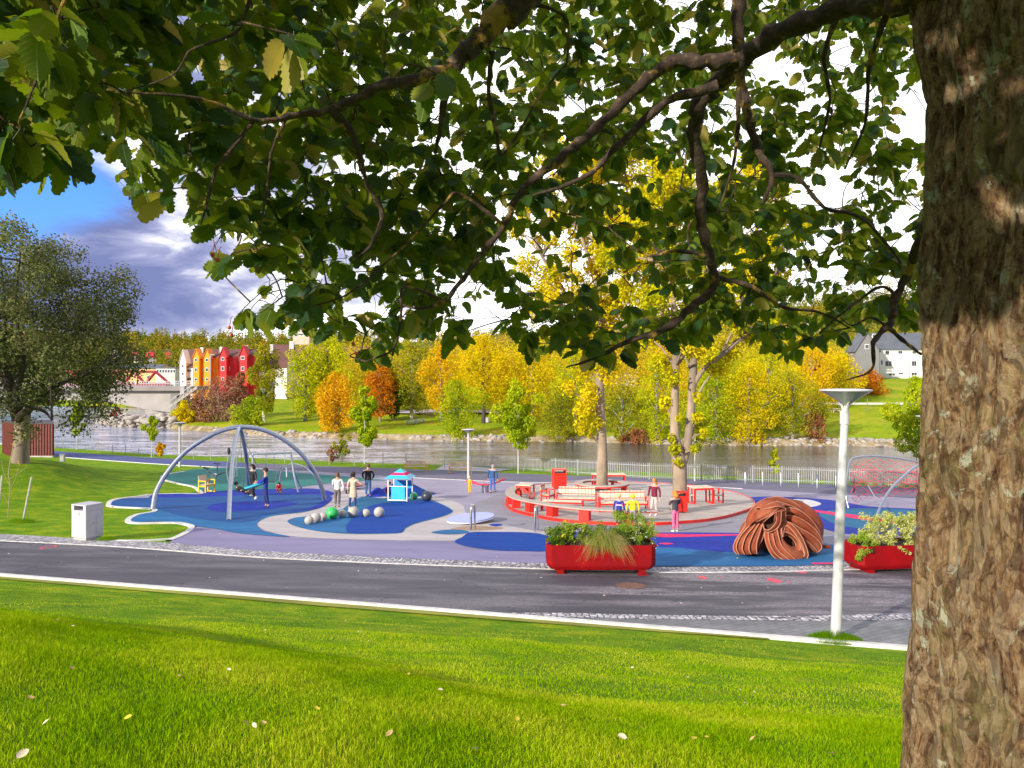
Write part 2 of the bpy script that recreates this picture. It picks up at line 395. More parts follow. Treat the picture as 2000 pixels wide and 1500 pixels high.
def g_water(t, b, v):
    sp = N(t, 'ShaderNodeSeparateXYZ'); t.links.new(v, sp.inputs[0])
    b.inputs['Base Color'].default_value = (.035,.033,.022,1); b.inputs['Roughness'].default_value = .09
    b.inputs['IOR'].default_value = 1.33; b.inputs['Specular IOR Level'].default_value = .8
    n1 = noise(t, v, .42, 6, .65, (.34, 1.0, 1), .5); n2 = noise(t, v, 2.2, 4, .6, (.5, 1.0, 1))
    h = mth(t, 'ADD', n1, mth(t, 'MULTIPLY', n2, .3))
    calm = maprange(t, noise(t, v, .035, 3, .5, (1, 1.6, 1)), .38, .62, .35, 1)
    glint = mth(t, 'MULTIPLY', maprange(t, mth(t, 'ADD', mth(t, 'MULTIPLY', n1, .6), mth(t, 'MULTIPLY', n2, .4)), .45, .55), maprange(t, noise(t, v, .06, 4, .6, (.7, 1.6, 1)), .30, .52))
    glint = mth(t, 'MULTIPLY', glint, mth(t, 'ADD', maprange(t, sp.outputs[0], 10, -30, .07, 1.0), 0))
    c = mixc(t, glint, mixc(t, maprange(t, sp.outputs[0], 0, -40), (.035,.033,.022), (.06,.08,.15)), (.64,.64,.74)); t.links.new(c, b.inputs['Base Color'])  # pale glints and bluish sky reflection painted into the water colour, stronger at left
    n = N(t, 'ShaderNodeBump', i_Distance=.55); t.links.new(calm, n.inputs['Strength']); t.links.new(h, n.inputs['Height']); t.links.new(n.outputs[0], b.inputs['Normal'])
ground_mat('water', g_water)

# ---------------- near lawn ----------------
KL = [(-1500, 1004), (0, 1126), (1780, 1270), (3200, 1385)]        # line of the pale kerb on the lawn side
ka = G(0, 1126); kb = G(1780, 1270); kd = Vector((kb.x-ka.x, kb.y-ka.y)).normalized(); kn = Vector((kd.y, -kd.x))   # kn points to the camera
if kn.y > 0: kn = -kn
def sdist(X, Y): return (X-ka.x)*kn.x+(Y-ka.y)*kn.y                 # distance from the kerb towards the camera
prA = ([-1, 0, .8, 2.2, 3.2, 6.7, 8.9, 10.2, 11.9, 20, 40], [0, 0, .03, .28, .50, 1.10, 1.76, 2.14, 2.34, 2.7, 3.2])
prB = ([-1, 0, .6, 3.2, 6.6, 8.3, 9.9, 11.2, 14, 20, 40], [0, 0, .04, .48, 1.10, 1.48, 1.90, 2.24, 2.5, 2.9, 3.5])
def lawn_h(X, Y):
    X = np.asarray(X, float); Y = np.asarray(Y, float); s = sdist(X, Y)
    def pf(pr):
        r = 0
        for dd in (-1, -.5, 0, .5, 1): r = r+np.interp(s+dd*np.clip(s, 0, 1), *pr)
        return r/5
    k = np.clip((X+1.2)/4.0, 0, 1); k = k*k*(3-2*k)
    h = pf(prA)*(1-k)+pf(prB)*k-.085*np.clip(X+1.7, -6, 4)*np.clip((s-7)/3.5, 0, 1)*(1-k)
    q = np.stack([X.ravel()*.5, Y.ravel()*.5, X.ravel()*0], 1)
    h = h+((fbm(q, 3, 5).reshape(X.shape)-.45)*.16)*np.clip(s/2, 0, 1)
    return pz(X, Y)+h
def grid_mesh(name, X, Y, Z):
    n, m = X.shape; V = np.stack([X, Y, Z], -1).reshape(-1, 3)
    i = np.arange(n*m).reshape(n, m); Fa = np.stack([i[:-1,:-1], i[:-1,1:], i[1:,1:], i[1:,:-1]], -1).reshape(-1, 4)
    return npmesh(name, V, Fa)
ss = np.concatenate([np.linspace(0, 14, 90), np.linspace(14.5, 45, 20)]); tt = np.linspace(-60, 70, 300)
S, T = np.meshgrid(ss, tt, indexing='ij')
LX = ka.x+kd.x*T+kn.x*S; LY = ka.y+kd.y*T+kn.y*S
lawn = link('lawn', grid_mesh('lawn', LX, LY, lawn_h(LX, LY)), M('grass'), smooth=True); setp(lawn, kind='structure')

# grass blades of the near lawn (nobody could count them)
rng = np.random.default_rng(7)
def blades(n, dmin, dmax, hgt, wid, seed):
    r = np.random.default_rng(seed); D = np.sqrt(r.uniform(dmin**2, dmax**2, n)); px = r.uniform(-750, 2350, n)
    X = (px-1000)/F*D; Y = D; s = sdist(X, Y); k = s > .05; X, Y, D = X[k], Y[k], D[k]; n = len(X); Z = lawn_h(X, Y)
    pch = fbm(np.stack([X*1.7, Y*1.7, X*0], 1), 3, 11); h = hgt*(.45+1.5*np.clip(pch-.2, 0, 1))*r.uniform(.5, 1.4, n)
    edge = np.clip(sdist(X, Y)/1.0, .25, 1); h = h*edge
    a = r.uniform(0, 2*np.pi, n); ln = r.uniform(.1, .75, n)*h; b = r.uniform(0, 2*np.pi, n); wd = wid*r.uniform(.6, 1.4, n)
    dx = np.cos(a)*wd; dy = np.sin(a)*wd; lx = np.cos(b)*ln; ly = np.sin(b)*ln
    V = np.empty((n, 5, 3)); 
    V[:,0] = np.stack([X-dx, Y-dy, Z-.01], 1); V[:,1] = np.stack([X+dx, Y+dy, Z-.01], 1)
    V[:,2] = np.stack([X+dx*.8+lx*.35, Y+dy*.8+ly*.35, Z+h*.62], 1); V[:,3] = np.stack([X-dx*.8+lx*.35, Y-dy*.8+ly*.35, Z+h*.62], 1)
    V[:,4] = np.stack([X+lx, Y+ly, Z+h*.97], 1)
    i = (np.arange(n)*5)[:, None]
    Fa = np.concatenate([i+np.array([[0,1,2]]), i+np.array([[0,2,3]]), i+np.array([[3,2,4]])])
    return V.reshape(-1, 3), Fa
leafmat('blade', (.17,.37,.002), (.41,.56,.004), (.68,.67,.045), .5, nscale=.8)
Vs, Fs, off = [], [], 0
for a in ((330000, 2.7, 6.0, .036, .0017, 1), (170000, 5.5, 11.5, .024, .0026, 2), (70000, 9.5, 19, .017, .0034, 3)):
    v, f = blades(*a); Vs.append(v); Fs.append(f+off); off += len(v)
setp(link('grass', npmesh('grass', np.concatenate(Vs), np.concatenate(Fs)), M('blade')), label='thick green blades of the near lawn', kind='stuff')

# ---------------- road, setts, playground sheets on the sloping plane ----------------
def sheet(name, pts, m, lift, curved=True, k=4, world=None):
    if world is None: pts = [(p.x, p.y) for p in (G(*q) for q in pts)]
    if curved: pts = [tuple(p) for p in closed_path(pts, k)]
    n = len(pts); me = bpy.data.meshes.new(name); bm = bmesh.new()
    vs = [bm.verts.new((x, y, pz(x, y)+lift)) for x, y in pts]; f = bm.faces.new(vs)
    if f.normal.z < 0: f.normal_flip()
    bmesh.ops.triangulate(bm, faces=[f]); bm.to_mesh(me); bm.free()
    return setp(link(name, me, m), kind='structure')
def band(name, line, w0, w1, m, lift, h=None, k=6):
    """strip along pixel line widened in metres (w0 to the left/far side, w1 to the near side)"""
    P_ = [np.array([p.x, p.y]) for p in (G(*q) for q in line)]; P_ = smooth_path(P_, k)
    A, B = [], []
    for i, p in enumerate(P_):
        t = P_[min(i+1, len(P_)-1)]-P_[max(i-1, 0)]; t = t/np.linalg.norm(t); nn = np.array([-t[1], t[0]])
        A.append(p+nn*w0); B.append(p-nn*w1)
    V, Fc = [], []
    for a, b in zip(A, B): V += [(a[0], a[1], pz(*a)+lift), (b[0], b[1], pz(*b)+lift)]
    L = len(A); Fc = [(2*i, 2*i+1, 2*i+3, 2*i+2) for i in range(L-1)]
    if h:
        for a, b in zip(A, B): V += [(a[0], a[1], pz(*a)-.05), (b[0], b[1], pz(*b)-.05)]
        o = 2*L
        for i in range(L-1): Fc += [(2*i, 2*i+2, o+2*i+2, o+2*i), (2*i+3, 2*i+1, o+2*i+1, o+2*i+3)]
    mb = MB(); mb.add(V, Fc); return mb
# base lawn of the park beyond the road: one sheet of grass under everything, with the mound at left
def park_h(X, Y):
    X = np.asarray(X, float); Y = np.asarray(Y, float)
    g = 1.4*np.exp(-(((X+31)/10.0)**2+((Y-46)/10.0)**2))
    xl = np.interp(Y, [15, 21, 35, 40, 52, 64, 100], [-7, -10, -17.5, -19.3, -24.8, -27, -30])
    k = np.clip((xl-X-.4)/6.0, 0, 1); g = g*k*k*(3-2*k)*np.clip((67-Y)/10, 0, 1)
    return pz(X, Y)-.02+g
far_edge = [(-2500, 790), (-900, 818), (-200, 858), (105, 873), (300, 887), (480, 893), (640, 900), (760, 905), (920, 909), (1100, 913), (1400, 929), (1600, 937), (1790, 945), (2400, 990)]
fe = [G(*q) for q in far_edge]; fx = [p.x for p in fe]; fy = [p.y for p in fe]
xs = np.concatenate([np.linspace(fx[0]+2, -45, 40), np.linspace(-44.5, 5, 200), np.linspace(5.5, fx[-1], 60)]); vv = np.linspace(0, 1, 160)
XX, VV = np.meshgrid(xs, vv, indexing='ij')
ynear = np.array([ka.y+(x-ka.x)*kd.y/kd.x for x in xs])[:, None]-.2
ytop = np.interp(xs, fx, fy)[:, None]
YY = ynear+(ytop-ynear)*VV
ZZ = park_h(XX, YY); 
setp(link('park_ground', grid_mesh('park_ground', XX, YY, ZZ), M('grass'), smooth=True), kind='structure')
# river bank down to the water
bk = np.linspace(0, 1, 8); XB, KB = np.meshgrid(xs, bk, indexing='ij')
YB = ytop+KB*6.5; z0 = ZZ[:, -1:]; ZB = z0+(-1.2-z0)*KB**1.2+.15*np.sin(XB*1.7+KB*5)*KB
setp(link('river_bank', grid_mesh('river_bank', XB, YB, ZB), M('bank'), smooth=True), kind='structure')
wat = pydata('river', [(-900, 30, 0), (900, 30, 0), (900, 1500, 0), (-900, 1500, 0)], [(0,1,2,3)])
# keep the water sheet beyond the near bank
wp = [(x, np.interp(x, fx, fy)+2.5) for x in np.linspace(fx[0]+3, fx[-1]-1, 60)]
bm = bmesh.new(); v = [bm.verts.new((x, y, 0)) for x, y in wp]+[bm.verts.new(p) for p in ((1200, wp[-1][1], 0), (1200, 2500, 0), (-2500, 2500, 0), (-2500, wp[0][1], 0))]
f = bm.faces.new(v); f.normal_update()
if f.normal.z < 0: f.normal_flip()
bmesh.ops.triangulate(bm, faces=[f]); wat = bpy.data.meshes.new('river'); bm.to_mesh(wat); bm.free()
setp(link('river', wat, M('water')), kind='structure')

# near road
nearline = [G(-1500, 1004.5), G(0, 1126), G(1780, 1270), G(2900, 1360.6)]
farline = [(-1200, 1010), (-500, 1035), (0, 1058), (250, 1071), (500, 1090), (750, 1102), (1000, 1111), (1280, 1119.5), (1480, 1119), (1640, 1115), (1800, 1112), (2100, 1106), (2900, 1090)]
toplin = [(-1200, 999), (-500, 1022), (0, 1043.5), (150, 1052), (350, 1062), (500, 1075), (750, 1088), (1000, 1098), (1280, 1108), (1480, 1107), (1640, 1103), (1800, 1100), (2100, 1095), (2900, 1080)]
fw = [G(*q) for q in farline]; tw = [G(*q) for q in toplin]
def poly_sheet(name, pts, m, lift): return sheet(name, [(p.x, p.y) for p in pts], m, lift, False, world=1)
def strip_sheet(name, A, B, m, lift):
    n = min(len(A), len(B)); V = []
    for a, b in zip(A[:n], B[:n]): V += [(a[0], a[1], pz(a[0], a[1])+lift), (b[0], b[1], pz(b[0], b[1])+lift)]
    Fc = [(2*i, 2*i+2, 2*i+3, 2*i+1) for i in range(n-1)]; mb = MB(); mb.add(V, Fc); o = mb.build(name, m, None, fixn=False)
    if o.data.polygons[0].normal.z < 0: o.data.flip_normals()
    return setp(o, kind='structure')
def smo(ps, k=6): return [Vector((p[0], p[1], 0)) for p in smooth_path([(q.x, q.y) for q in ps], k)]
poly_sheet('road', nearline+smo(fw)[::-1], M('asphalt'), .006)
strip_sheet('sett_strip', smo(fw), smo(tw), M('setts'), .012)
band('sett_edge', [(a, b-1.0) for a, b in farline], .05, .05, M('kerbstone'), .022, h=1).build('kerb', M('kerbstone')); setp(bpy.data.objects['kerb'], kind='structure')
k2 = band('k', [(-1500, 1004.5), (0, 1126), (600, 1174.5), (1200, 1223), (1780, 1270), (2900, 1360.6)], .075, .075, None, .07, h=1).build('kerb', M('kerbstone')); setp(k2, kind='structure')
# grey pavers widening to the right, their sett borders
pv_top = [(1000, 1203.5), (1100, 1203.5), (1200, 1206), (1400, 1209), (1600, 1209), (1780, 1203), (2200, 1190), (2900, 1180)]
poly_sheet('paving', [G(1000, 1206.5)]+smo([G(*q) for q in pv_top])+[G(2900, 1360), G(1780, 1269.5)], M('pavers'), .012)
strip_sheet('sett_strip', smo([G(a, b-5) for a, b in pv_top]), smo([G(a, b+3+max(0, (a-1500)*.02)) for a, b in pv_top]), M('setts'), .018)
strip_sheet('worn_lawn_edge', [G(*q) for q in ((-1500,1006),(0,1128.5),(600,1177),(1200,1225.5),(1500,1249.5))], [G(*q) for q in ((-1500,1009),(0,1133),(600,1184),(1200,1231),(1500,1252))], M('dirt_edge'), .035)

# playground sheets (pixel outlines, each a few millimetres above the last)
plaza = [(372, 1027), (350, 1022), (320, 1021.5), (262, 1022), (250, 1016), (268, 1006), (298, 1000.5), (302, 996), (287, 993.5), (222, 990), (212, 985), (225, 976), (270, 970), (300, 966), (350, 964.5), (392, 965), (388, 958), (378, 951), (350, 945), (322, 938), (316, 933), (325, 927), (360, 921), (400, 915.5), (440, 911), (470, 910)]
plz = [G(*q) for q in plaza]
plz_s = smo(plz, 4)
topr = [(560, 914), (700, 918), (900, 924), (1100, 931), (1300, 938), (1450, 950), (1800, 966), (2600, 990)]
poly_sheet('plaza', plz_s+[G(*q) for q in topr]+[G(2900, 1085)]+[G(a, b+2) for a, b in toplin[::-1] if 350 < a < 2900]+[G(330, 1060), G(355, 1046), G(372, 1038)], M('plaza_light'), .010)
kb_ = band('k', [(330, 1056), (352, 1047), (368, 1038), (374, 1031)]+plaza[:-3], .10, .10, None, .035, h=1).build('kerb', M('kerbstone')); setp(kb_, kind='structure')
kb_ = band('k', [(205, 1056), (260, 1056.5), (300, 1055), (334, 1053)], .07, .07, None, .03, h=1).build('kerb', M('kerbstone')); setp(kb_, kind='structure')
def L(name, pts, m, lv, curved=True): return sheet(name, pts, M(m), .010+.004*lv, curved)
L('rubber_surface', [(330, 1060), (355, 1046), (374, 1030), (420, 1034), (470, 1042), (560, 1050), (700, 1055.5), (830, 1057), (890, 1057), (960, 1058), (1090, 1060), (1290, 1110), (1000, 1099), (750, 1089.5), (500, 1076.5), (380, 1066)], 'plaza_lavender', 1, False)
L('rubber_surface', [(560, 1047), (505, 1030), (503, 1022), (530, 1008), (600, 999), (640, 985), (660, 966), (700, 958), (760, 965), (840, 968), (900, 985), (915, 1005), (1000, 1029), (1080, 1038), (1100, 1047), (1075, 1056), (900, 1057), (700, 1055)], 'plaza_beige', 2)
L('rubber_surface', [(990, 962), (950, 975), (925, 985), (913, 998), (918, 1008), (960, 1019), (1010, 1031), (1085, 1040), (1280, 1043), (1450, 1045), (1580, 1044), (1620, 1066), (1700, 1075), (1730, 1048), (1640, 1040), (1590, 1020), (1560, 995), (1470, 960), (1250, 940), (1100, 940)], 'plaza_grey', 3)
L('rubber_surface', [(316, 934), (330, 926), (384, 916.5), (470, 913), (520, 919), (650, 929), (752, 938), (713, 939.5), (645, 944), (593, 951), (555, 956), (470, 958), (417, 961), (395, 962), (378, 951), (350, 944)], 'r_green', 3)
L('rubber_surface', [(300, 967), (350, 965), (417, 961), (470, 957), (555, 956), (612, 955), (650, 962), (640, 970), (560, 980), (400, 985), (300, 978)], 'r_deep', 4)
L('rubber_surface', [(643, 975), (634, 988), (600, 1000), (560, 1005), (527, 1010), (508, 1018), (502, 1026), (512, 1037), (535, 1043), (565, 1050), (470, 1043), (420, 1034), (374, 1028), (320, 1020), (262, 1021), (251, 1016), (268, 1007), (300, 997), (222, 989), (213, 984), (240, 975), (300, 973), (337, 974), (400, 972), (470, 969), (540, 969), (600, 968), (632, 969)], 'r_light', 5)
L('rubber_surface', [(647, 974), (630, 990), (600, 998), (527, 1007), (490, 1020), (441, 1021), (356, 1010), (300, 994), (222, 988), (214, 983), (245, 975), (300, 974), (337, 975), (400, 973), (470, 969), (540, 968), (600, 967), (640, 969)], 'r_mid', 6)
L('rubber_surface', [(405, 995), (420, 986), (470, 981), (540, 980), (580, 985), (540, 994), (470, 1000), (430, 1001)], 'r_deep', 7)
L('rubber_surface', [(640, 971), (648, 976), (628, 992), (590, 1000), (560, 1003), (600, 995), (625, 984)], 'r_deep', 7)
L('rubber_surface', [(562, 1018), (577, 1012), (600, 1009), (662, 997), (679, 988), (706, 971), (752, 974), (829, 974), (862, 985), (882, 996), (882, 1003), (858, 1012), (815, 1023), (793, 1033), (783, 1042), (740, 1044), (688, 1044), (640, 1041), (600, 1035), (570, 1026)], 'r_teal', 4)
L('rubber_surface', [(684, 1042.5), (676, 1031), (686, 1016), (705, 999), (730, 987), (764, 982), (810, 980), (829, 977), (862, 987), (880, 997), (880, 1002.5), (856, 1011), (813, 1022), (791, 1032), (782, 1041.5), (730, 1043)], 'r_royal', 5)
L('rubber_surface', [(565, 1018), (600, 1010), (660, 1000), (690, 1000), (684, 1015), (674, 1031), (682, 1042), (640, 1040), (600, 1034), (570, 1025)], 'r_light', 5)
L('rubber_surface', [(888, 1059), (903, 1050), (918, 1041), (960, 1040), (1036, 1041.5), (1070, 1048), (1100, 1062), (1070, 1077), (1022, 1077.5), (966, 1076), (910, 1068)], 'r_royal', 4)
L('rubber_surface', [(842, 1041), (870, 1036), (900, 1036), (917, 1040), (900, 1044), (870, 1045)], 'r_light', 4)
L('rubber_surface', [(955, 1026), (968, 1023.5), (982, 1026), (968, 1029)], 'r_deep', 4)
L('rubber_surface', [(880, 1034), (905, 1029), (940, 1028), (985, 1033), (940, 1037), (900, 1036)], 'r_tan', 3)
L('rubber_surface', [(1090, 1041), (1200, 1041), (1280, 1041.5), (1350, 1041), (1450, 1042), (1470, 1060), (1450, 1081), (1402, 1079.5), (1324, 1071.5), (1270, 1070), (1100, 1072)], 'r_deep', 4, False)
L('rubber_surface', [(1270, 1043), (1350, 1045), (1450, 1044.5), (1450, 1047), (1350, 1050), (1300, 1051), (1270, 1049)], 'r_pink', 5, False)
L('rubber_surface', [(1100, 1072), (1270, 1070.5), (1324, 1071.5), (1402, 1079.5), (1450, 1081), (1500, 1070), (1600, 1062), (1650, 1068), (1665, 1085), (1640, 1104), (1560, 1106.5), (1480, 1107.5), (1280, 1107.5), (1100, 1101)], 'r_light', 5, False)
L('rubber_surface', [(1286, 1063), (1302, 1062), (1316, 1064), (1300, 1065.5)], 'r_pink', 6)
L('rubber_surface', [(1258, 1067), (1272, 1066), (1288, 1068), (1270, 1069)], 'r_pink', 6)
L('rubber_surface', [(1585, 1101), (1632, 1101), (1632, 1104), (1585, 1104)], 'r_pink', 6, False)
L('rubber_surface', [(1455, 975), (1480, 971), (1530, 971), (1620, 977), (1700, 990), (1800, 996), (1850, 1010), (1850, 1046), (1760, 1046), (1690, 1046), (1640, 1042), (1600, 1030), (1585, 1012), (1560, 998), (1500, 990), (1470, 984)], 'r_deep', 4)
L('rubber_surface', [(1602, 1003), (1640, 996), (1700, 994), (1800, 998), (1850, 1012), (1800, 1030), (1700, 1034), (1640, 1027), (1610, 1014)], 'r_teal', 5)
L('rubber_surface', [(1535, 979), (1560, 975.5), (1585, 978), (1604, 985), (1585, 991), (1555, 990)], 'r_white', 5)
L('rubber_surface', [(1538, 980), (1550, 978), (1568, 980.5), (1566, 984), (1548, 984)], 'r_dark', 6)
L('rubber_surface', [(1550, 994), (1590, 997), (1640, 1003), (1700, 1011), (1780, 1019), (1850, 1026), (1850, 1031), (1770, 1025), (1700, 1019), (1640, 1009), (1590, 1001), (1550, 997)], 'r_pink', 6, False)
# far path behind the playground
up = [(105, 881), (200, 888), (300, 894.5), (400, 900), (480, 904), (640, 911), (760, 915), (900, 921), (1000, 925), (1150, 930), (1300, 934), (1390, 937), (1440, 938), (1560, 944), (1800, 954), (2400, 985)]
dn = [(105, 892), (200, 899), (300, 906), (400, 911.5), (480, 914), (560, 919), (760, 931), (900, 938), (1000, 942), (1150, 944), (1300, 947), (1450, 955), (1620, 965), (1800, 974), (2400, 1000)]
poly_sheet('path', smo([G(*q) for q in up])+smo([G(*q) for q in dn])[::-1], M('path_asphalt'), .014)
poly_sheet('path', smo([G(*q) for q in up[:5]])+smo([G(*q) for q in dn[:5]])[::-1], M('path_left'), .019)
kb_ = band('k', dn[:12], .12, .0, None, .034, h=1).build('kerb', M('kerbstone')); setp(kb_, kind='structure')
poly_sheet('gravel_bed', [G(*q) for q in ((868, 908), (1000, 917), (960, 922), (850, 918))], M('plaza_beige'), .017)
# timber deck with red rim
deck = [(989, 983), (1000, 966), (1030, 954), (1090, 947), (1170, 945), (1260, 946), (1350, 951), (1420, 962), (1462, 976), (1471, 992), (1440, 1006), (1390, 1018), (1330, 1024), (1272, 1027), (1180, 1026), (1095, 1020), (1038, 1009), (1000, 998)]
dk = [Vector((p[0], p[1], 0)) for p in closed_path([(q.x, q.y) for q in (G(*a) for a in deck)], 6)]
mb = MB(); mb.prism([Vector((p.x, p.y, pz(p.x, p.y)-.02)) for p in dk], (0, 0, .145)); 
deckob = mb.build('deck_platform', M('decking')); setp(deckob, kind='structure')
mb = MB(); n = len(dk); cx = sum(p.x for p in dk)/n; cy = sum(p.y for p in dk)/n; V = []
for p in dk:
    d = Vector((p.x-cx, p.y-cy)).normalized()
    for off, z in ((.008, -.02), (.075, -.02), (.075, .15), (.008, .15)):
        x, y = p.x+d.x*off, p.y+d.y*off; V.append((x, y, pz(p.x, p.y)+z))
Fc = []
for i in range(n):
    j = (i+1) % n
    for k in range(4): l = (k+1) % 4; Fc.append((i*4+k, i*4+l, j*4+l, j*4+k))
mb.add(V, Fc); setp(mb.build('deck_edge', M('red_paint')), kind='structure')
# ---------------- far shore, hills ----------------
shore_px = [-2200, -400, 150, 320, 335, 425, 500, 550, 612, 800, 900, 1000, 1150, 1300, 1500, 1650, 1780, 2200, 3400]
shore_y = [792, 792, 793, 797, 838, 844, 850, 853, 855, 860, 861, 862, 863, 868, 870, 871, 874, 880, 890]
def shoreD(px): return F*CZ/(np.interp(px, shore_px, shore_y)-735)
def far_z(px, D):
    px = np.asarray(px, float); D = np.asarray(D, float); d = D-shoreD(px)
    z = np.interp(d, [-4, 0, 1.2, 6, 14, 40, 90, 300], [-1.5, -.1, .55, 1.15, 1.5, 2.6, 5.0, 9])
    k = np.clip((px-1250)/330, 0, 1); k = k*k*(3-2*k)                    # the bank climbs to the white house on the right
    zr = np.interp(d, [-4, 0, 1.2, 6, 14, 30, 75, 95, 300], [-1.5, -.1, .55, 1.2, 2.2, 4.4, 9.3, 10.2, 33])
    z = z*(1-k)+zr*k
    k2 = (px < 329)*1.0                                    # far left: low land beyond the fjord
    zl = np.interp(d, [-4, 0, 6, 40, 200, 500], [-1.5, 0, .8, 1.5, 2.5, 3]); z = z*(1-k2)+zl*k2
    return z
for pxs in (np.linspace(-1400, 326, 80), np.concatenate([np.linspace(331, 1850, 260), np.linspace(1880, 3000, 30)])):
  dd = np.array([-4, -1.5, 0, .5, 1.2, 2.5, 4, 6, 9, 12, 16, 22, 30, 40, 52, 66, 80, 95, 120, 160, 220, 300])
  PX, DD = np.meshgrid(pxs, dd, indexing='ij'); Dm = shoreD(PX)+DD; XF = (PX-1000)/F*Dm
  nz = (fbm(np.stack([XF.ravel()*.11, Dm.ravel()*.11, XF.ravel()*0], 1), 4, 3).reshape(XF.shape)-.45)
  ZF = far_z(PX, Dm)+nz*np.clip(DD/3, 0, 1)*.9
  setp(link('far_bank', grid_mesh('far_bank', XF, Dm, ZF), M('fargrass'), smooth=True), kind='structure')
def FP(px, y=None, D=None):
    """point of the far bank seen at pixel px (by its base row y, or by distance)"""
    if D is None:
        ds = np.linspace(float(shoreD(px)), float(shoreD(px))+200, 400); yy = 735+F*(CZ-far_z(np.full(400, px), ds))/ds
        i = np.argmax(yy <= y); D = ds[i]
    return Vector(((px-1000)/F*D, D, float(far_z(px, D))-.1))
# stony strip of sand at the water line
SX, SD = np.meshgrid(np.linspace(335, 1850, 300), np.array([-.6, .2, 1.0, 1.9]), indexing='ij')
Dm2 = shoreD(SX)+SD; x2 = (SX-1000)/F*Dm2
z2 = far_z(SX, Dm2)+.14+nz.mean()*0
setp(link('shore_strip', grid_mesh('shore_strip', x2, Dm2, z2+.12*(fbm(np.stack([x2.ravel(), Dm2.ravel(), x2.ravel()*0], 1), 3, 9).reshape(x2.shape))), M('bank'), smooth=True), kind='structure')
# boulders along the shore: a stony mass nobody could count
def rocks(name, pts, seed, smin, smax, m='stone'):
    r = random.Random(seed); mb = MB(); Vs = []; Fa = []; off = 0
    ico = bmesh.new(); bmesh.ops.create_icosphere(ico, subdivisions=1, radius=1); iv = np.array([v.co[:] for v in ico.verts]); fi = np.array([[v.index for v in f.verts] for f in ico.faces]); ico.free()
    rg = np.random.default_rng(seed)
    for p in pts:
        s = smin+(smax-smin)*rg.random()**2.2
        v = iv*(1+rg.uniform(-.28, .28, (len(iv), 1)))*s*np.array([rg.uniform(.8, 1.5), rg.uniform(.7, 1.2), rg.uniform(.45, .8)])
        a = rg.uniform(0, 6.28); c, s_ = math.cos(a), math.sin(a); v = v@np.array([[c, -s_, 0], [s_, c, 0], [0, 0, 1]])
        Vs.append(v+np.array(p)); Fa.append(fi+off); off += len(v)
    return link(name, npmesh(name, np.concatenate(Vs), np.concatenate(Fa)), M(m))
r = random.Random(5); pts = []
dens = lambda px: 1.0 if (560 < px < 640 or 860 < px < 985 or px > 1380) else (.5 if px > 1100 else .28)
while len(pts) < 1500:
    px = r.uniform(400, 1800)
    if r.random() > dens(px): continue
    D = float(shoreD(px))+r.uniform(-.8, 3.2 if px > 1380 else 1.8); pts.append(((px-1000)/F*D, D, float(far_z(px, D))+r.uniform(-.1, .15)))
setp(rocks('shore_stones', pts, 3, .16, .62), 'grey and brown stones heaped along the far water line', kind='stuff')
# rocky spit at the foot of the bridge
SPX, SPY = np.meshgrid(np.linspace(188, 352, 70), np.linspace(0, 1, 16), indexing='ij')
Dn = F*CZ/(np.interp(SPX, [188, 200, 230, 260, 300, 352], [826, 829, 833, 834.5, 836, 838])-735); Dsp = Dn+SPY*(22)
xx = (SPX-1000)/F*Dsp
zz = 2.6*np.sin(np.clip(SPY, 0, 1)*np.pi)**.6*np.clip((SPX-188)/60, 0, 1)-.3+.9*(fbm(np.stack([xx.ravel()*.4, Dsp.ravel()*.4, xx.ravel()*0], 1), 4, 2).reshape(xx.shape)-.4)*np.clip((SPX-188)/30, 0, 1)
setp(link('rock_spit', grid_mesh('rock_spit', xx, Dsp, zz), M('stone')), kind='structure')
pts = []
for i in range(260):
    px = r.uniform(196, 345); D = F*CZ/(np.interp(px, [188, 200, 230, 260, 300, 352], [826, 829, 833, 834.5, 836, 838])-735)+r.uniform(-.5, 8); pts.append(((px-1000)/F*D, D, r.uniform(0, 2.0)*min(1, (px-190)/50)))
setp(rocks('boulders', pts, 8, .35, 1.3), 'pale boulders piled on the rocky spit below the bridge', kind='stuff')

# hills
hp = [-2500, -1200, 0, 200, 260, 340, 420, 520, 650, 800, 1000, 1200, 1400, 1550, 1700, 1850, 2200, 3200]
ht = [640, 640, 650, 668, 660, 664, 664, 668, 668, 664, 655, 635, 620, 604, 590, 580, 570, 600]
hD = [1500, 1400, 1200, 1100, 1000, 950, 900, 850, 800, 760, 700, 640, 560, 520, 500, 500, 500, 500]
def hill_pt(px, t):
    """t 0 foot, 1 top"""
    Dt = np.interp(px, hp, hD); D = Dt*(.55+.45*t); zt = CZ+(735-np.interp(px, hp, ht))/F*Dt
    zb = np.where(np.asarray(px) < 420, 2.0, 8.0); return (np.asarray(px)-1000)/F*D, D, zb+(zt-zb)*(t**1.25)
HX, HT = np.meshgrid(np.linspace(-2400, 3100, 300), np.linspace(0, 1, 24), indexing='ij')
hx, hy, hz = hill_pt(HX, HT)
hz = hz+(fbm(np.stack([hx.ravel()*.02, hy.ravel()*.02, hx.ravel()*0], 1), 4, 4).reshape(hx.shape)-.45)*10*HT
mat('hill_ground', (.06,.09,.015), .95, .3, .02, col2=(.16,.12,.02))
setp(link('hills', grid_mesh('hills', hx, hy, hz), M('hill_ground'), smooth=True), kind='structure')

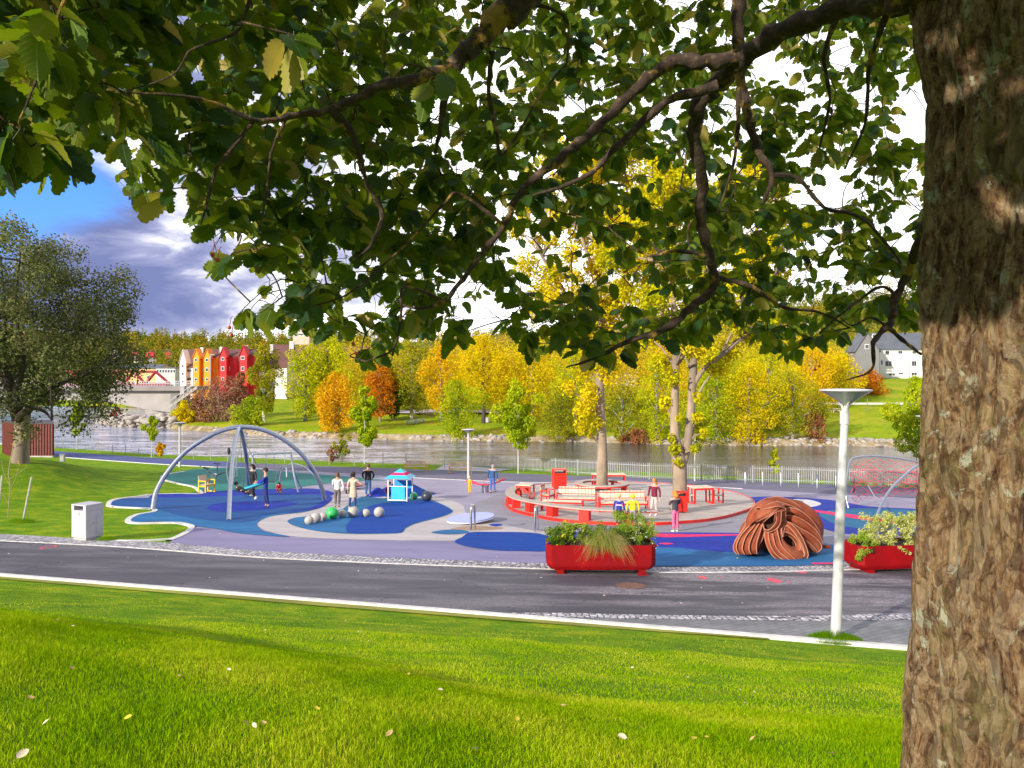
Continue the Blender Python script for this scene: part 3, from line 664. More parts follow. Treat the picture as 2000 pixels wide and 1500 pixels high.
# ---------------- foliage ----------------
leafmat('lf_forest', (.07,.13,.014), (.24,.24,.02), (.56,.28,.02), .25, nscale=.035)
leafmat('lf_olive', (.16,.20,.012), (.36,.35,.015), (.56,.44,.02), .35, nscale=.25)
leafmat('lf_yellow', (.42,.38,.006), (.72,.56,.006), (.86,.60,.012), .35, nscale=.25)
leafmat('lf_yelgreen', (.26,.32,.006), (.52,.54,.010), (.74,.64,.012), .35, nscale=.25)
leafmat('lf_green', (.19,.29,.008), (.38,.46,.010), (.62,.58,.02), .35, nscale=.3)
leafmat('lf_gold', (.46,.34,.008), (.76,.48,.008), (.84,.52,.012), .35, nscale=.3)
leafmat('lf_orange', (.50,.30,.008), (.72,.38,.010), (.80,.52,.015), .3, nscale=.3)
leafmat('lf_deeporange', (.34,.11,.01), (.60,.20,.01), (.72,.34,.015), .3, nscale=.3)
leafmat('lf_rust', (.18,.07,.03), (.34,.13,.06), (.44,.25,.07), .25, nscale=.4)
leafmat('lf_pinkbrown', (.22,.11,.085), (.36,.19,.13), (.42,.30,.10), .25, nscale=.4)
leafmat('lf_darkgreen', (.03,.07,.01), (.08,.14,.012), (.16,.2,.02), .25, nscale=.3)
leafmat('lf_leftcrown', (.075,.095,.032), (.16,.18,.055), (.30,.26,.12), .3, nscale=.35)
leafmat('lf_red', (.40,.05,.02), (.55,.09,.03), (.5,.2,.03), .25)
mat('bark_grey', (.22,.19,.16), .95, .3, 3, .6, 8, sep=(1,1,.3))
mat('bark_light', (.33,.245,.17), .95, .25, 2.5, .9, 9, col2=(.20,.155,.115), c2=(.42,.6), sep=(1,1,.35))
mat('bark_dark', (.06,.045,.035), .95, .3, 4, .5, 10)
mat('birch', (.50,.48,.44), .9, .2, 3, .3, 10)
LEAFQ = np.array([[-.5,0,0],[0,-.34,0.06],[.5,0,0],[0,.34,.06]])
def leaves(centers, radii, n, size, rg, droop=0.0, flat=1.0, shell=.55):
    c = np.asarray(centers, float); rr = np.asarray(radii, float); wgt = rr**2.2; k = rg.choice(len(c), n, p=wgt/wgt.sum())
    d = rg.normal(size=(n, 3)); d /= np.linalg.norm(d, axis=1)[:, None]
    q = rg.uniform(shell, 1, n)**.6*rg.uniform(.75, 1.12, n); pos = c[k]+d*(rr[k]*q)[:, None]*np.array([1, 1, flat])
    nrm = d*.6+rg.normal(size=(n, 3))*.55+np.array([0, 0, .35]); nrm /= np.linalg.norm(nrm, axis=1)[:, None]
    a = np.cross(nrm, rg.normal(size=(n, 3))); a[:, 2] -= droop*np.linalg.norm(a, axis=1); a /= np.linalg.norm(a, axis=1)[:, None]+1e-9
    b = np.cross(nrm, a); s = (size*rg.uniform(.6, 1.35, n))[:, None, None]
    V = pos[:, None, :]+s*(LEAFQ[None, :, 0:1]*a[:, None, :]+LEAFQ[None, :, 1:2]*b[:, None, :]+LEAFQ[None, :, 2:3]*nrm[:, None, :])
    return V.reshape(-1, 3), np.arange(n*4).reshape(n, 4)
def tree(name, label, base, H, Wd, lm, n, size, seed, bark='bark_grey', cb=.25, trunk_r=None, cat='tree', group='trees on the far bank', shape='round', lean=0, clumps=26, droop=0, depth=.8, branches=True, gap=1.0):
    """base: world point; H height; Wd half width; cb: crown bottom as a fraction of H"""
    rg = np.random.default_rng(seed); base = Vector(base); cs, rs = [], []
    hc = H*(1-cb); zc = H*cb
    for i in range(clumps):
        t = (i+.5)/clumps; t = min(max(t+rg.uniform(-.04, .04), 0.02), 1)
        if shape == 'round': pr = math.sin(math.pi*min(t*.86+.12, .985))**.62
        elif shape == 'column': pr = math.sin(math.pi*min(t*.9+.08, .99))**.45
        elif shape == 'cone': pr = (1-t)**.75*.95+.06
        elif shape == 'low': pr = math.sin(math.pi*min(t*.62+.36, .985))**.7
        else: pr = math.sin(math.pi*(t*.8+.15))**.6
        a = i*2.39996+rg.uniform(-.4, .4); pr *= 1+.24*math.sin(a*2+seed)+.16*math.sin(a*3+t*7+seed*1.7); q = Wd*pr*rg.uniform(.35, .88) if i % 4 else Wd*pr*.18
        cr = Wd*(.17+.22*rg.random())*(.55+.55*pr)*gap
        cs.append((math.cos(a)*q+lean*t*H, math.sin(a)*q*depth, zc+hc*t*.94+cr*.1)); rs.append(min(cr, hc*.32))
    t0 = thing(name, label, cat, base, 0, group)
    tr = trunk_r or H*.02; mb = MB(); rr_ = random.Random(seed)
    tp = [(0, 0, -.3)]; zz = 0
    for k in range(1, 7): tp.append((lean*H*k/6*.8+rr_.uniform(-.3, .3)*tr, rr_.uniform(-.3, .3)*tr, H*.82*k/6))
    mb.tube(tp, [tr*1.25, tr, tr*.85, tr*.68, tr*.5, tr*.33, tr*.12], 8)
    if branches:
        for c, r_ in list(zip(cs, rs))[::2]:
            z0 = max(H*cb*.8, c[2]-Wd*.7); f = z0/(H*.82); x0 = lean*z0
            mb.tube([(x0, 0, z0), ((x0+c[0])*.5, c[1]*.45, z0*.45+c[2]*.55-.1*Wd*0), c], [tr*.36, tr*.22, tr*.07], 5)
    mb.build('trunk', M(bark), t0, smooth=True)
    V, Fa = leaves(cs, rs, n, size, rg, droop)
    link('crown', npmesh('crown', V, Fa), M(lm), t0)
    return t0
FB = [  # px, base row, top row, half width px, leaf, count, shape, label, extras
 (516, 824, 668, 27, 'lf_olive', 5200, 'column', 'tall slender olive birch in front of the red gabled houses', dict(bark='birch', cb=.12)),
 (488, 836, 772, 34, 'lf_green', 2600, 'low', 'low bright green bush at the foot of the slender birch', dict(cb=.0, cat='bush')),
 (596, 822, 668, 36, 'lf_yelgreen', 4200, 'column', 'yellow green tree left of the tallest yellow birch, beside the white gable wall', dict(cb=.08)),
 (640, 818, 648, 44, 'lf_yelgreen', 6500, 'column', 'tallest drooping yellow birch under the tower, behind the round orange maple', dict(cb=.06, droop=1.2)),
 (655, 848, 726, 42, 'lf_orange', 5600, 'round', 'round orange and gold maple on the lawn by the water', dict(cb=.06)),
 (742, 822, 706, 38, 'lf_deeporange', 4200, 'round', 'deep orange maple behind the picnic lawn', dict(cb=.1)),
 (770, 820, 740, 26, 'lf_darkgreen', 2000, 'round', 'small dark green tree beside the deep orange maple', dict(cb=.1)),
 (804, 818, 664, 46, 'lf_olive', 5000, 'round', 'tall thin olive tree behind the picnic tables', dict(cb=.12, bark='birch')),
 (862, 822, 668, 42, 'lf_gold', 4200, 'round', 'golden tree between the olive tree and the yellow maples', dict(cb=.12)),
 (893, 856, 742, 42, 'lf_green', 4200, 'column', 'green willow bush standing at the water edge behind the far path lamp', dict(cb=.0, droop=.6)),
 (944, 828, 650, 50, 'lf_yellow', 6000, 'round', 'broad yellow maple whose dark trunk shows above the lawn', dict(cb=.24, bark='bark_dark')),
 (975, 820, 690, 34, 'lf_gold', 2600, 'round', 'orange tinted maple with a pale trunk next to the broad yellow maple', dict(cb=.3)),
 (1040, 826, 652, 62, 'lf_yellow', 6500, 'round', 'wide yellow maple left of the nearer playground trunk', dict(cb=.1)),
 (1098, 862, 752, 54, 'lf_olive', 4800, 'round', 'olive willow thicket on the stones left of the playground trunk', dict(cb=.0, cat='bush')),
 (1125, 834, 668, 46, 'lf_yelgreen', 3600, 'round', 'yellow green tree partly hidden by the left playground trunk', dict(cb=.1)),
 (1215, 864, 742, 42, 'lf_olive', 3600, 'round', 'thin olive alder between the two playground trunks', dict(cb=.02, bark='birch', gap=.8)),
 (1240, 868, 838, 24, 'lf_rust', 1100, 'low', 'small russet bush at the water edge between the playground trunks', dict(cb=0, cat='bush')),
 (1283, 864, 690, 42, 'lf_yelgreen', 4800, 'column', 'yellow green poplar just left of the forked trunk', dict(cb=.0)),
 (1300, 836, 664, 46, 'lf_gold', 3600, 'round', 'orange gold tree top behind the forked trunk', dict(cb=.1)),
 (1398, 866, 684, 58, 'lf_green', 6500, 'round', 'large fresh green alder right of the forked trunk', dict(cb=.0)),
 (1462, 868, 706, 66, 'lf_yellow', 7500, 'round', 'big bright yellow tree overhanging the stony shore', dict(cb=.0)),
 (1500, 840, 668, 60, 'lf_yelgreen', 4500, 'round', 'tall yellow green tree behind the big bright yellow one', dict(cb=.05)),
 (1548, 862, 720, 48, 'lf_olive', 3800, 'round', 'leggy olive tree with bare stems left of the white lamp post', dict(cb=.1, gap=.8)),
 (1592, 862, 782, 28, 'lf_rust', 1800, 'round', 'reddish brown shrub behind the head of the white lamp post', dict(cb=0, cat='bush')),
 (1585, 800, 668, 52, 'lf_gold', 3800, 'round', 'amber tree on the slope below the grey gabled house', dict(cb=.05)),
 (1640, 790, 690, 50, 'lf_yellow', 3600, 'round', 'gold tree on the slope above the white lamp head', dict(cb=.05)),
 (1700, 770, 722, 34, 'lf_deeporange', 1800, 'low', 'flame orange hedge tree in front of the white house', dict(cb=.0)),
 (432, 822, 738, 50, 'lf_pinkbrown', 3600, 'low', 'bare pinkish brown thicket on the slope beside the bridge steps', dict(cb=.0, cat='bush')),
 (392, 822, 762, 30, 'lf_rust', 1800, 'low', 'russet brown shrub between the bridge steps and the pinkish thicket', dict(cb=.0, cat='bush')),
 (358, 826, 782, 22, 'lf_yellow', 1900, 'low', 'bright yellow hedge bush beside the bridge abutment', dict(cb=.0, cat='bush')),
 (470, 816, 722, 32, 'lf_rust', 2200, 'low', 'brown leafless shrub below the red gabled houses', dict(cb=.0, cat='bush', gap=.8)),
]
for i, (px, yb, yt, hw, lm, n, shp, lab, ex) in enumerate(FB):
    b = FP(px, yb); s_ = b.y/F; H = (yb-yt)*s_
    kw = dict(ex); cat_ = kw.pop('cat', 'tree')
    hw *= 1.12; n = n*2.0
    tree('bush' if cat_ == 'bush' else 'tree', lab, b, H, hw*s_, lm, int(n), 3.1*s_, 100+i, shape=shp, cat=cat_, group='bushes on the far bank' if cat_ == 'bush' else 'trees on the far bank', clumps=52 if n > 7000 else 30, **kw)
# trees further back that read as one mass behind the far bank and over the hills
rg = np.random.default_rng(77); Vs, Fs, off = [], [], 0
def puff(c, r_, h_, n, size):
    global off
    cs = [(c[0]+rg.uniform(-.4, .4)*r_, c[1]+rg.uniform(-.4, .4)*r_, c[2]+h_*(.25+.6*rg.random())) for _ in range(5)]
    V, Fa = leaves(cs, [r_*.62]*5, n, size, rg, flat=h_/r_*.55); Vs.append(V); Fs.append(Fa+off); off += len(V)
for i in range(4000):
    px = rg.choice([rg.uniform(-100, 720), rg.uniform(-100, 720), rg.uniform(-100, 720), rg.uniform(1480, 1850), rg.uniform(650, 1500), rg.uniform(1850, 2600)]); t = rg.random()**.8
    if px < 380: t = .18+.82*t
    x, y, z = hill_pt(px, t); s_ = y/F
    yr = 735-F*(float(z)-CZ)/float(y)
    if any(abs(px-a_) < 10 and -3 < yr-b_ < 13 for a_, b_ in ((222,690),(232,700),(243,702),(262,694),(293,693),(328,694),(297,706),(268,709),(218,712),(1690,618),(1745,632),(1628,628),(1575,640),(1770,605))): continue
    hh = rg.uniform(6, 18); puff((x, y, float(z)-2), hh*.36, hh, int(100+50*(y < 600)), 2.9*s_)
setp(link('forest', npmesh('forest', np.concatenate(Vs), np.concatenate(Fs)), M('lf_forest')), 'distant wooded hillside in green and autumn gold', kind='stuff')
leafmat('lf_back', (.36,.34,.015), (.62,.46,.02), (.70,.40,.02), .35, nscale=.03)
Vs, Fs, off = [], [], 0
for i in range(620):
    px = rg.uniform(600, 2300); D = float(shoreD(px))+rg.uniform(32, 110); s_ = D/F; z = float(far_z(px, D))
    if 1640 < px < 1850 and D < 330: continue
    hh = rg.uniform(12, 19) if px < 1560 else rg.uniform(6, 10); puff(((px-1000)*s_, D, z-1), hh*.36, hh, 420, 3.4*s_)
setp(link('wood', npmesh('wood', np.concatenate(Vs), np.concatenate(Fs)), M('lf_back')), 'mass of yellow and orange trees behind the far bank', kind='stuff')

# ---------------- saplings and trees on the near side ----------------
def sapling(px, yb, yt, ycb, hw, lm, lab, seed, n=2600, size=4.2, bark='birch', shape='round', tr=.05, name='young_tree', **k):
    b = G(px, yb); s_ = sc(b)
    return tree(name, lab, b, (yb-yt)*s_, hw*s_, lm, n, size*s_, seed, bark=bark, cb=(yb-ycb)/(yb-yt), trunk_r=tr, shape=shape, group='young trees along the river path', clumps=18, **k)
sapling(712, 906, 745, 872, 38, 'lf_green', 'young willow with pale stem behind the adults, light green feathery crown', 201, 4200, 5, droop=1)
sapling(1012, 925, 745, 868, 56, 'lf_green', 'young willow with wide light green crown behind the blue coated walker', 202, 5600, 5, droop=1)
sapling(150, 878, 790, 848, 20, 'lf_green', 'young tree with pale stem behind the low branches of the great crown at left', 203, 1500, 4)
sapling(296, 893, 812, 858, 19, 'lf_green', 'young tree standing alone at the water left of the far lamp', 204, 1700, 4, droop=1)
sapling(1357, 940, 800, 880, 30, 'lf_olive', 'young tree with thin white stem just right of the forked trunk', 205, 1400, 4.5)
sapling(1511, 938, 870, 926, 17, 'lf_yelgreen', 'small sparse yellow sapling in front of the picket fence', 206, 420, 5.5, bark='bark_dark', tr=.03, gap=.8)
sapling(1790, 948, 735, 880, 62, 'lf_green', 'leafy green willow half hidden behind the great trunk', 207, 6500, 5, droop=1)
sapling(668, 905, 840, 896, 22, 'lf_olive', 'thin reddish olive shrub at the fence behind the swings', 208, 900, 4, bark='bark_dark', tr=.03, gap=.8)
sapling(648, 905, 872, 900, 12, 'lf_rust', 'low coral coloured twiggy shrub at the fence', 209, 420, 4, bark='bark_dark', tr=.03, gap=.8)
sapling(312, 893, 864, 890, 11, 'lf_orange', 'small orange bush beside the left end of the wire fence', 210, 900, 4, bark='bark_dark', tr=.03)
# the large round tree on the mound at left
tb = P(40, 908, 44.5); tb.z = float(park_h(tb.x, tb.y))
rg = np.random.default_rng(31)
big = thing('round_tree', 'broad dark olive tree with ribbed pale trunk on the grassy mound at left', 'tree', tb)
s_ = tb.y/F; cs, rs = [], []
def inside_left(px, py):
    prof = [(425, -40), (440, 20), (470, 110), (500, 165), (540, 215), (600, 245), (640, 235), (700, 240), (740, 238), (790, 205), (815, 165), (840, 150)]
    return px < np.interp(py, [a for a, b in prof], [b for a, b in prof])
mb = MB(); lb = MB()
mb.tube([(0,0,-.4),(0,0,.1),(.05,0,1.2),(.1,0,2.3),(.12,0,2.9)], [.56,.47,.41,.40,.43], 14)
br = []
limbs = [[(30,815),(60,760),(110,700),(150,640)], [(42,800),(45,720),(60,620),(70,520)], [(30,800),(0,720),(-50,640),(-90,560)], [(50,810),(100,760),(160,735),(205,710)], [(30,812),(-20,780),(-80,750),(-150,720)], [(45,790),(80,700),(85,600),(110,510)], [(55,812),(95,795),(135,800),(165,815)], [(40,800),(20,700),(10,600),(-10,480)]]
for i, l in enumerate(limbs):
    y0 = rg.uniform(-2.5, 2.5)*(1 if i else 0); pts_ = []
    for j, (a, b_) in enumerate([(40, 822)]+l):
        p = P(a, b_, tb.y)-tb; p.y = y0*j/4*1.4; pts_.append(p)
    lb.tube(smooth_path(pts_, 4), [.26-.23*q/16 for q in range(17)], 8); br += [p for p in pts_[2:]]
tries = 0
while len(cs) < 330 and tries < 9000:
    tries += 1; px = rg.uniform(-320, 250); py = rg.uniform(440, 860)
    if not inside_left(px+14, py): continue
    mx = px-(-40); base_ok = py < 800+20*math.sin(px*.05) or (px > 90 and py < 855 and px < 185)
    if not base_ok or (py > 785 and -60 < px < 95): continue
    rad = math.sqrt(max(0, 1-((px+35)/290)**2))*7.5
    yy_ = rg.uniform(-1, 1)*rad*(.9 if py < 790 else .5)
    p = P(px, py, tb.y)-tb; cs.append((p.x, yy_, p.z)); rs.append(rg.uniform(.7, 1.35))
for k in range(0, len(cs), 3):
    c = Vector(cs[k]); q = min(br, key=lambda b_: (b_-c).length); m_ = (q+c)/2+Vector((0, 0, .2)); lb.tube([q, m_, c], [.07, .045, .015], 5)
mb.build('trunk', M('bark_light'), big, smooth=True); lb.build('limbs', M('bark_dark'), big, smooth=True, fixn=False)
V, Fa = leaves(cs, rs, 112000, .16, rg, droop=.3, shell=.2)
link('crown', npmesh('crown', V, Fa), M('lf_leftcrown'), big)
# two tall trees on the deck
def deck_tree(px, yb, w_, lab, stems, lm, clumps_px, seed, n, size=.20):
    b = G(px, yb, .1); s_ = sc(b); t0 = thing('deck_tree', lab, 'tree', b, 0, 'tall trees on the timber deck'); rg = np.random.default_rng(seed)
    mb = MB()
    for st in stems:
        pts_ = [((a-px)*s_, dy, (yb-c)*s_) for a, c, r_, dy in st]; sm = smooth_path([p+(st[i][2]*s_,) for i, p in enumerate(pts_)], 4)
        mb.tube([q[:3] for q in sm], [q[3] for q in sm], 12)
    cs, rs = [], []
    for (a, c, r_, dy) in clumps_px:
        cs.append(((a-px)*s_, dy, (yb-c)*s_)); rs.append(r_*s_)
    for c, r_ in zip(cs, rs):
        zz = c[2]-abs(c[0])*.5-.4; f_ = stems[0]
        best = min([p for st in stems for p in [((a-px)*s_, dy, (yb-cc)*s_) for a, cc, q, dy in st][1:]], key=lambda p: (p[0]-c[0])**2+(p[1]-c[1])**2+(p[2]-zz)**2)
        mb.tube([best, ((best[0]+c[0])/2, (best[1]+c[1])/2, (best[2]+c[2])/2+.15), c], [.07, .05, .02], 6)
    mb.build('trunk', M('bark_light'), t0, smooth=True)
    V, Fa = leaves(cs, rs, n, size, rg, droop=.5, shell=.15); link('crown', npmesh('crown', V, Fa), M(lm), t0)
rr = random.Random(9); c1 = []
for i in range(190):
    a = rr.uniform(925, 1330); c = rr.uniform(270, 690)
    lim = 165*math.sin(math.pi*min(max((c-180)/560, .05), .95))+10
    if abs(a-1165) > lim or 610 < c < 640: continue
    c1.append((a, c, rr.uniform(17, 32), rr.uniform(-3.2, 3.2)))
c1 += [(1172+20*math.sin(k*2.1), 640+k*9, 20, .7*math.cos(k*1.7)) for k in range(10)]+[(1172+36*math.sin(k*1.3), 560+k*9, 26, 1.2*math.cos(k)) for k in range(10)]
c1 += [(1150, 770, 24, -.6), (1140, 800, 26, -.8), (1160, 830, 20, -.5), (1135, 835, 18, -.4), (1195, 715, 22, .3), (1140, 725, 24, 0), (1110, 760, 20, .4), (1185, 740, 18, -.6), (1150, 850, 12, -.4)]
leafmat('lf_deck', (.40,.38,.008), (.72,.58,.010), (.85,.62,.02), .4, nscale=.35)
leafmat('lf_deck_green', (.34,.38,.006), (.66,.58,.010), (.82,.62,.015), .4, nscale=.45)
deck_tree(1176, 962, 22, 'tall yellow tree rising through the round bench, greenish leaves sprouting from its trunk',
  [[(1176, 966, 16, 0), (1176, 945, 11.5, 0), (1176, 880, 10, 0), (1173, 820, 9, 0), (1171, 750, 9, 0), (1172, 680, 8, 0), (1168, 600, 7, 0), (1172, 480, 5, 0), (1168, 360, 3, 0), (1172, 280, 1, 0)],
   [(1172, 690, 5, 0), (1120, 600, 4, .5), (1060, 500, 3, .8), (1030, 430, 1, 1)], [(1170, 640, 4.5, 0), (1220, 540, 4, -.5), (1260, 420, 2, -.8)], [(1172, 560, 4, 0), (1130, 460, 3, -.9), (1110, 330, 1.5, -1)]], 'lf_deck', c1, 41, 46000)
c2 = []
for i in range(110):
    a = rr.uniform(1200, 1560); c = rr.uniform(320, 700)
    lim = 165*math.sin(math.pi*min(max((c-230)/540, .05), .95))+10
    if abs(a-1370) > lim: continue
    c2.append((a, c, rr.uniform(20, 36), rr.uniform(-3.2, 3.2)))
c2 += [(1315, 880, 14, -.4), (1320, 905, 12, -.5), (1310, 860, 12, -.3), (1362, 820, 14, 0), (1372, 850, 12, -.2), (1300, 790, 16, 0), (1310, 740, 22, -.3), (1350, 880, 10, -.4), (1400, 720, 26, 0), (1430, 690, 26, .3), (1290, 710, 22, 0), (1360, 780, 12, -.2), (1325, 820, 10, -.3)]
deck_tree(1325, 1002, 27, 'forked tree with pale bark and yellow leaf tufts behind the red litter bin',
  [[(1325, 1006, 18, 0), (1327, 980, 14.5, 0), (1328, 930, 14, 0), (1326, 905, 14, 0), (1318, 850, 9, 0), (1318, 780, 8, 0), (1319, 720, 7.5, -.1), (1317, 640, 6, -.3), (1300, 520, 4, -.5), (1290, 400, 2, -.5)],
   [(1332, 912, 9, 0), (1344, 870, 8.5, .1), (1352, 800, 8, .2), (1355, 740, 8, .2), (1362, 660, 6, .3), (1385, 540, 4.5, .4), (1400, 400, 2, .6)],
   [(1354, 760, 5, .2), (1375, 725, 4.5, 0), (1405, 700, 4, -.2), (1450, 660, 2, -.3)]], 'lf_deck_green', c2, 42, 46000, .17)
# ---------------- the great foreground tree ----------------
def bark_build(t, b, v):
    nA = N(t, 'ShaderNodeTexNoise', i_Scale=5); t.links.new(v, nA.inputs['Vector'])
    strch = N(t, 'ShaderNodeMapping'); strch.inputs['Scale'].default_value = (1, 1, .5); t.links.new(v, strch.inputs[0])
    dd_ = mixc(t, .12, strch.outputs[0], nA.outputs['Color'])
    ridg = noise(t, dd_, 44, 10, .76)
    fine = noise(t, v, 90, 5, .7, (1, 1, .45))
    c = ramp(t, ridg, [(.36, (.035,.014,.007)), (.44, (.15,.072,.032)), (.54, (.36,.22,.105)), (.66, (.60,.42,.24))])
    c = mixc(t, mth(t, 'MULTIPLY', maprange(t, fine, .5, .7), .45), c, (.56,.46,.33))
    mossy = mth(t, 'MULTIPLY', maprange(t, noise(t, v, 7, 6, .7, (1, 1, .6)), .50, .66), .6)
    c = mixc(t, mossy, c, (.20,.19,.06))
    lich = maprange(t, noise(t, v, 11, 8, .78, (1, 1, .8), .5), .575, .61)
    c = mixc(t, mth(t, 'MULTIPLY', lich, .85), c, (.58,.58,.42))
    vo = N(t, 'ShaderNodeTexVoronoi', i_Scale=62, i_Randomness=1); vm_ = N(t, 'ShaderNodeMapping'); vm_.inputs['Scale'].default_value = (1, 1, .6); t.links.new(dd_, vm_.inputs[0]); t.links.new(vm_.outputs[0], vo.inputs['Vector'])
    sv_ = N(t, 'ShaderNodeSeparateColor'); t.links.new(vo.outputs['Color'], sv_.inputs[0])
    c = mixc(t, mth(t, 'MULTIPLY', maprange(t, sv_.outputs[0], .62, .9), .45), c, (.50,.38,.24)); c = mixc(t, mth(t, 'MULTIPLY', maprange(t, sv_.outputs[1], .6, .9), .55), c, (.075,.04,.022))
    red = mth(t, 'MULTIPLY', maprange(t, noise(t, v, 10, 6, .7, (1, 1, .3)), .58, .7), .55)
    c = mixc(t, red, c, (.17,.06,.03))
    t.links.new(c, b.inputs['Base Color']); b.inputs['Roughness'].default_value = .93; b.inputs['Specular IOR Level'].default_value = .2
    h = mth(t, 'ADD', ridg, mth(t, 'MULTIPLY', fine, .35)); bumpn(t, b, h, 1, .035)
ground_mat('bark_big', bark_build)
def branch_build(t, b, v):
    c = ramp(t, noise(t, v, 30, 6, .7), [(.35, (.02,.011,.007)), (.55, (.055,.032,.02)), (.7, (.14,.10,.065))])
    c = mixc(t, mth(t, 'MULTIPLY', maprange(t, noise(t, v, 9, 5, .7), .56, .64), .8), c, (.34,.20,.03))
    t.links.new(c, b.inputs['Base Color']); b.inputs['Roughness'].default_value = .9
    bumpn(t, b, noise(t, v, 60, 5, .7), .9, .01)
ground_mat('bark_branch', branch_build)
gtree = thing('whitebeam_tree', 'great whitebeam with lichened trunk at the right edge, its serrated leaves overhanging the view', 'tree', (1.375, 2.03, CZ-1.72))
TO = Vector(gtree.location)
# trunk: a finely displaced surface with fissures and flakes of bark
nth, nz_ = 560, 620
th = np.linspace(0, 2*np.pi, nth, endpoint=False); zz = np.concatenate([np.linspace(-.35, 2.9, nz_-20), np.linspace(2.93, 6.0, 20)]); TH, ZZ_ = np.meshgrid(th, zz, indexing='xy')
zc = ZZ_-1.72                                                          # height relative to the eye
Rr = np.interp(zc, [-2.1, -1.7, -1.2, -.7, -.2, .2, .5, .75, .95, 1.2, 2.0, 4.3], [.42, .36, .292, .272, .262, .252, .240, .238, .27, .30, .22, .10])
lobe = .035*np.sin(TH*3+1.0+zc*.5)*np.interp(zc, [-1.7, 0, 1], [1.3, .35, .3])+.012*np.sin(TH*7+zc*1.5)
cx, sx = np.cos(TH), np.sin(TH); U = np.stack([cx.ravel()*.25, sx.ravel()*.25, zc.ravel()*.28], 1)
wob = fbm(U*6, 3, 21)[:, None]*.05
f1 = fbm(np.concatenate([U[:, :2]*26+wob*6, U[:, 2:]*12], 1), 5, 22).reshape(TH.shape)
f2 = fbm(np.concatenate([U[:, :2]*75, U[:, 2:]*50], 1), 4, 23).reshape(TH.shape)
ridge = 1-np.abs(f1-.47)*7; ridge = np.clip(ridge, 0, 1)**1.5                       # long fissures
disp = (f1-.45)*.034-ridge*.010+(f2-.45)*.022
crk = fbm(np.concatenate([U[:, :2]*9+wob*3, U[:, 2:]*2.2], 1), 3, 24).reshape(TH.shape); disp -= np.clip(1-np.abs(crk-.47)*30, 0, 1)*.016
RR = Rr+lobe*.6+disp
V = np.stack([cx*RR+.03*zc*0, sx*RR, ZZ_], -1).reshape(-1, 3)
i = np.arange(nz_*nth).reshape(nz_, nth); j = np.roll(i, -1, 1); Fa = np.stack([i[:-1], j[:-1], j[1:], i[1:]], -1).reshape(-1, 4)
link('trunk', npmesh('trunk', V, Fa), M('bark_big'), gtree, smooth=True)
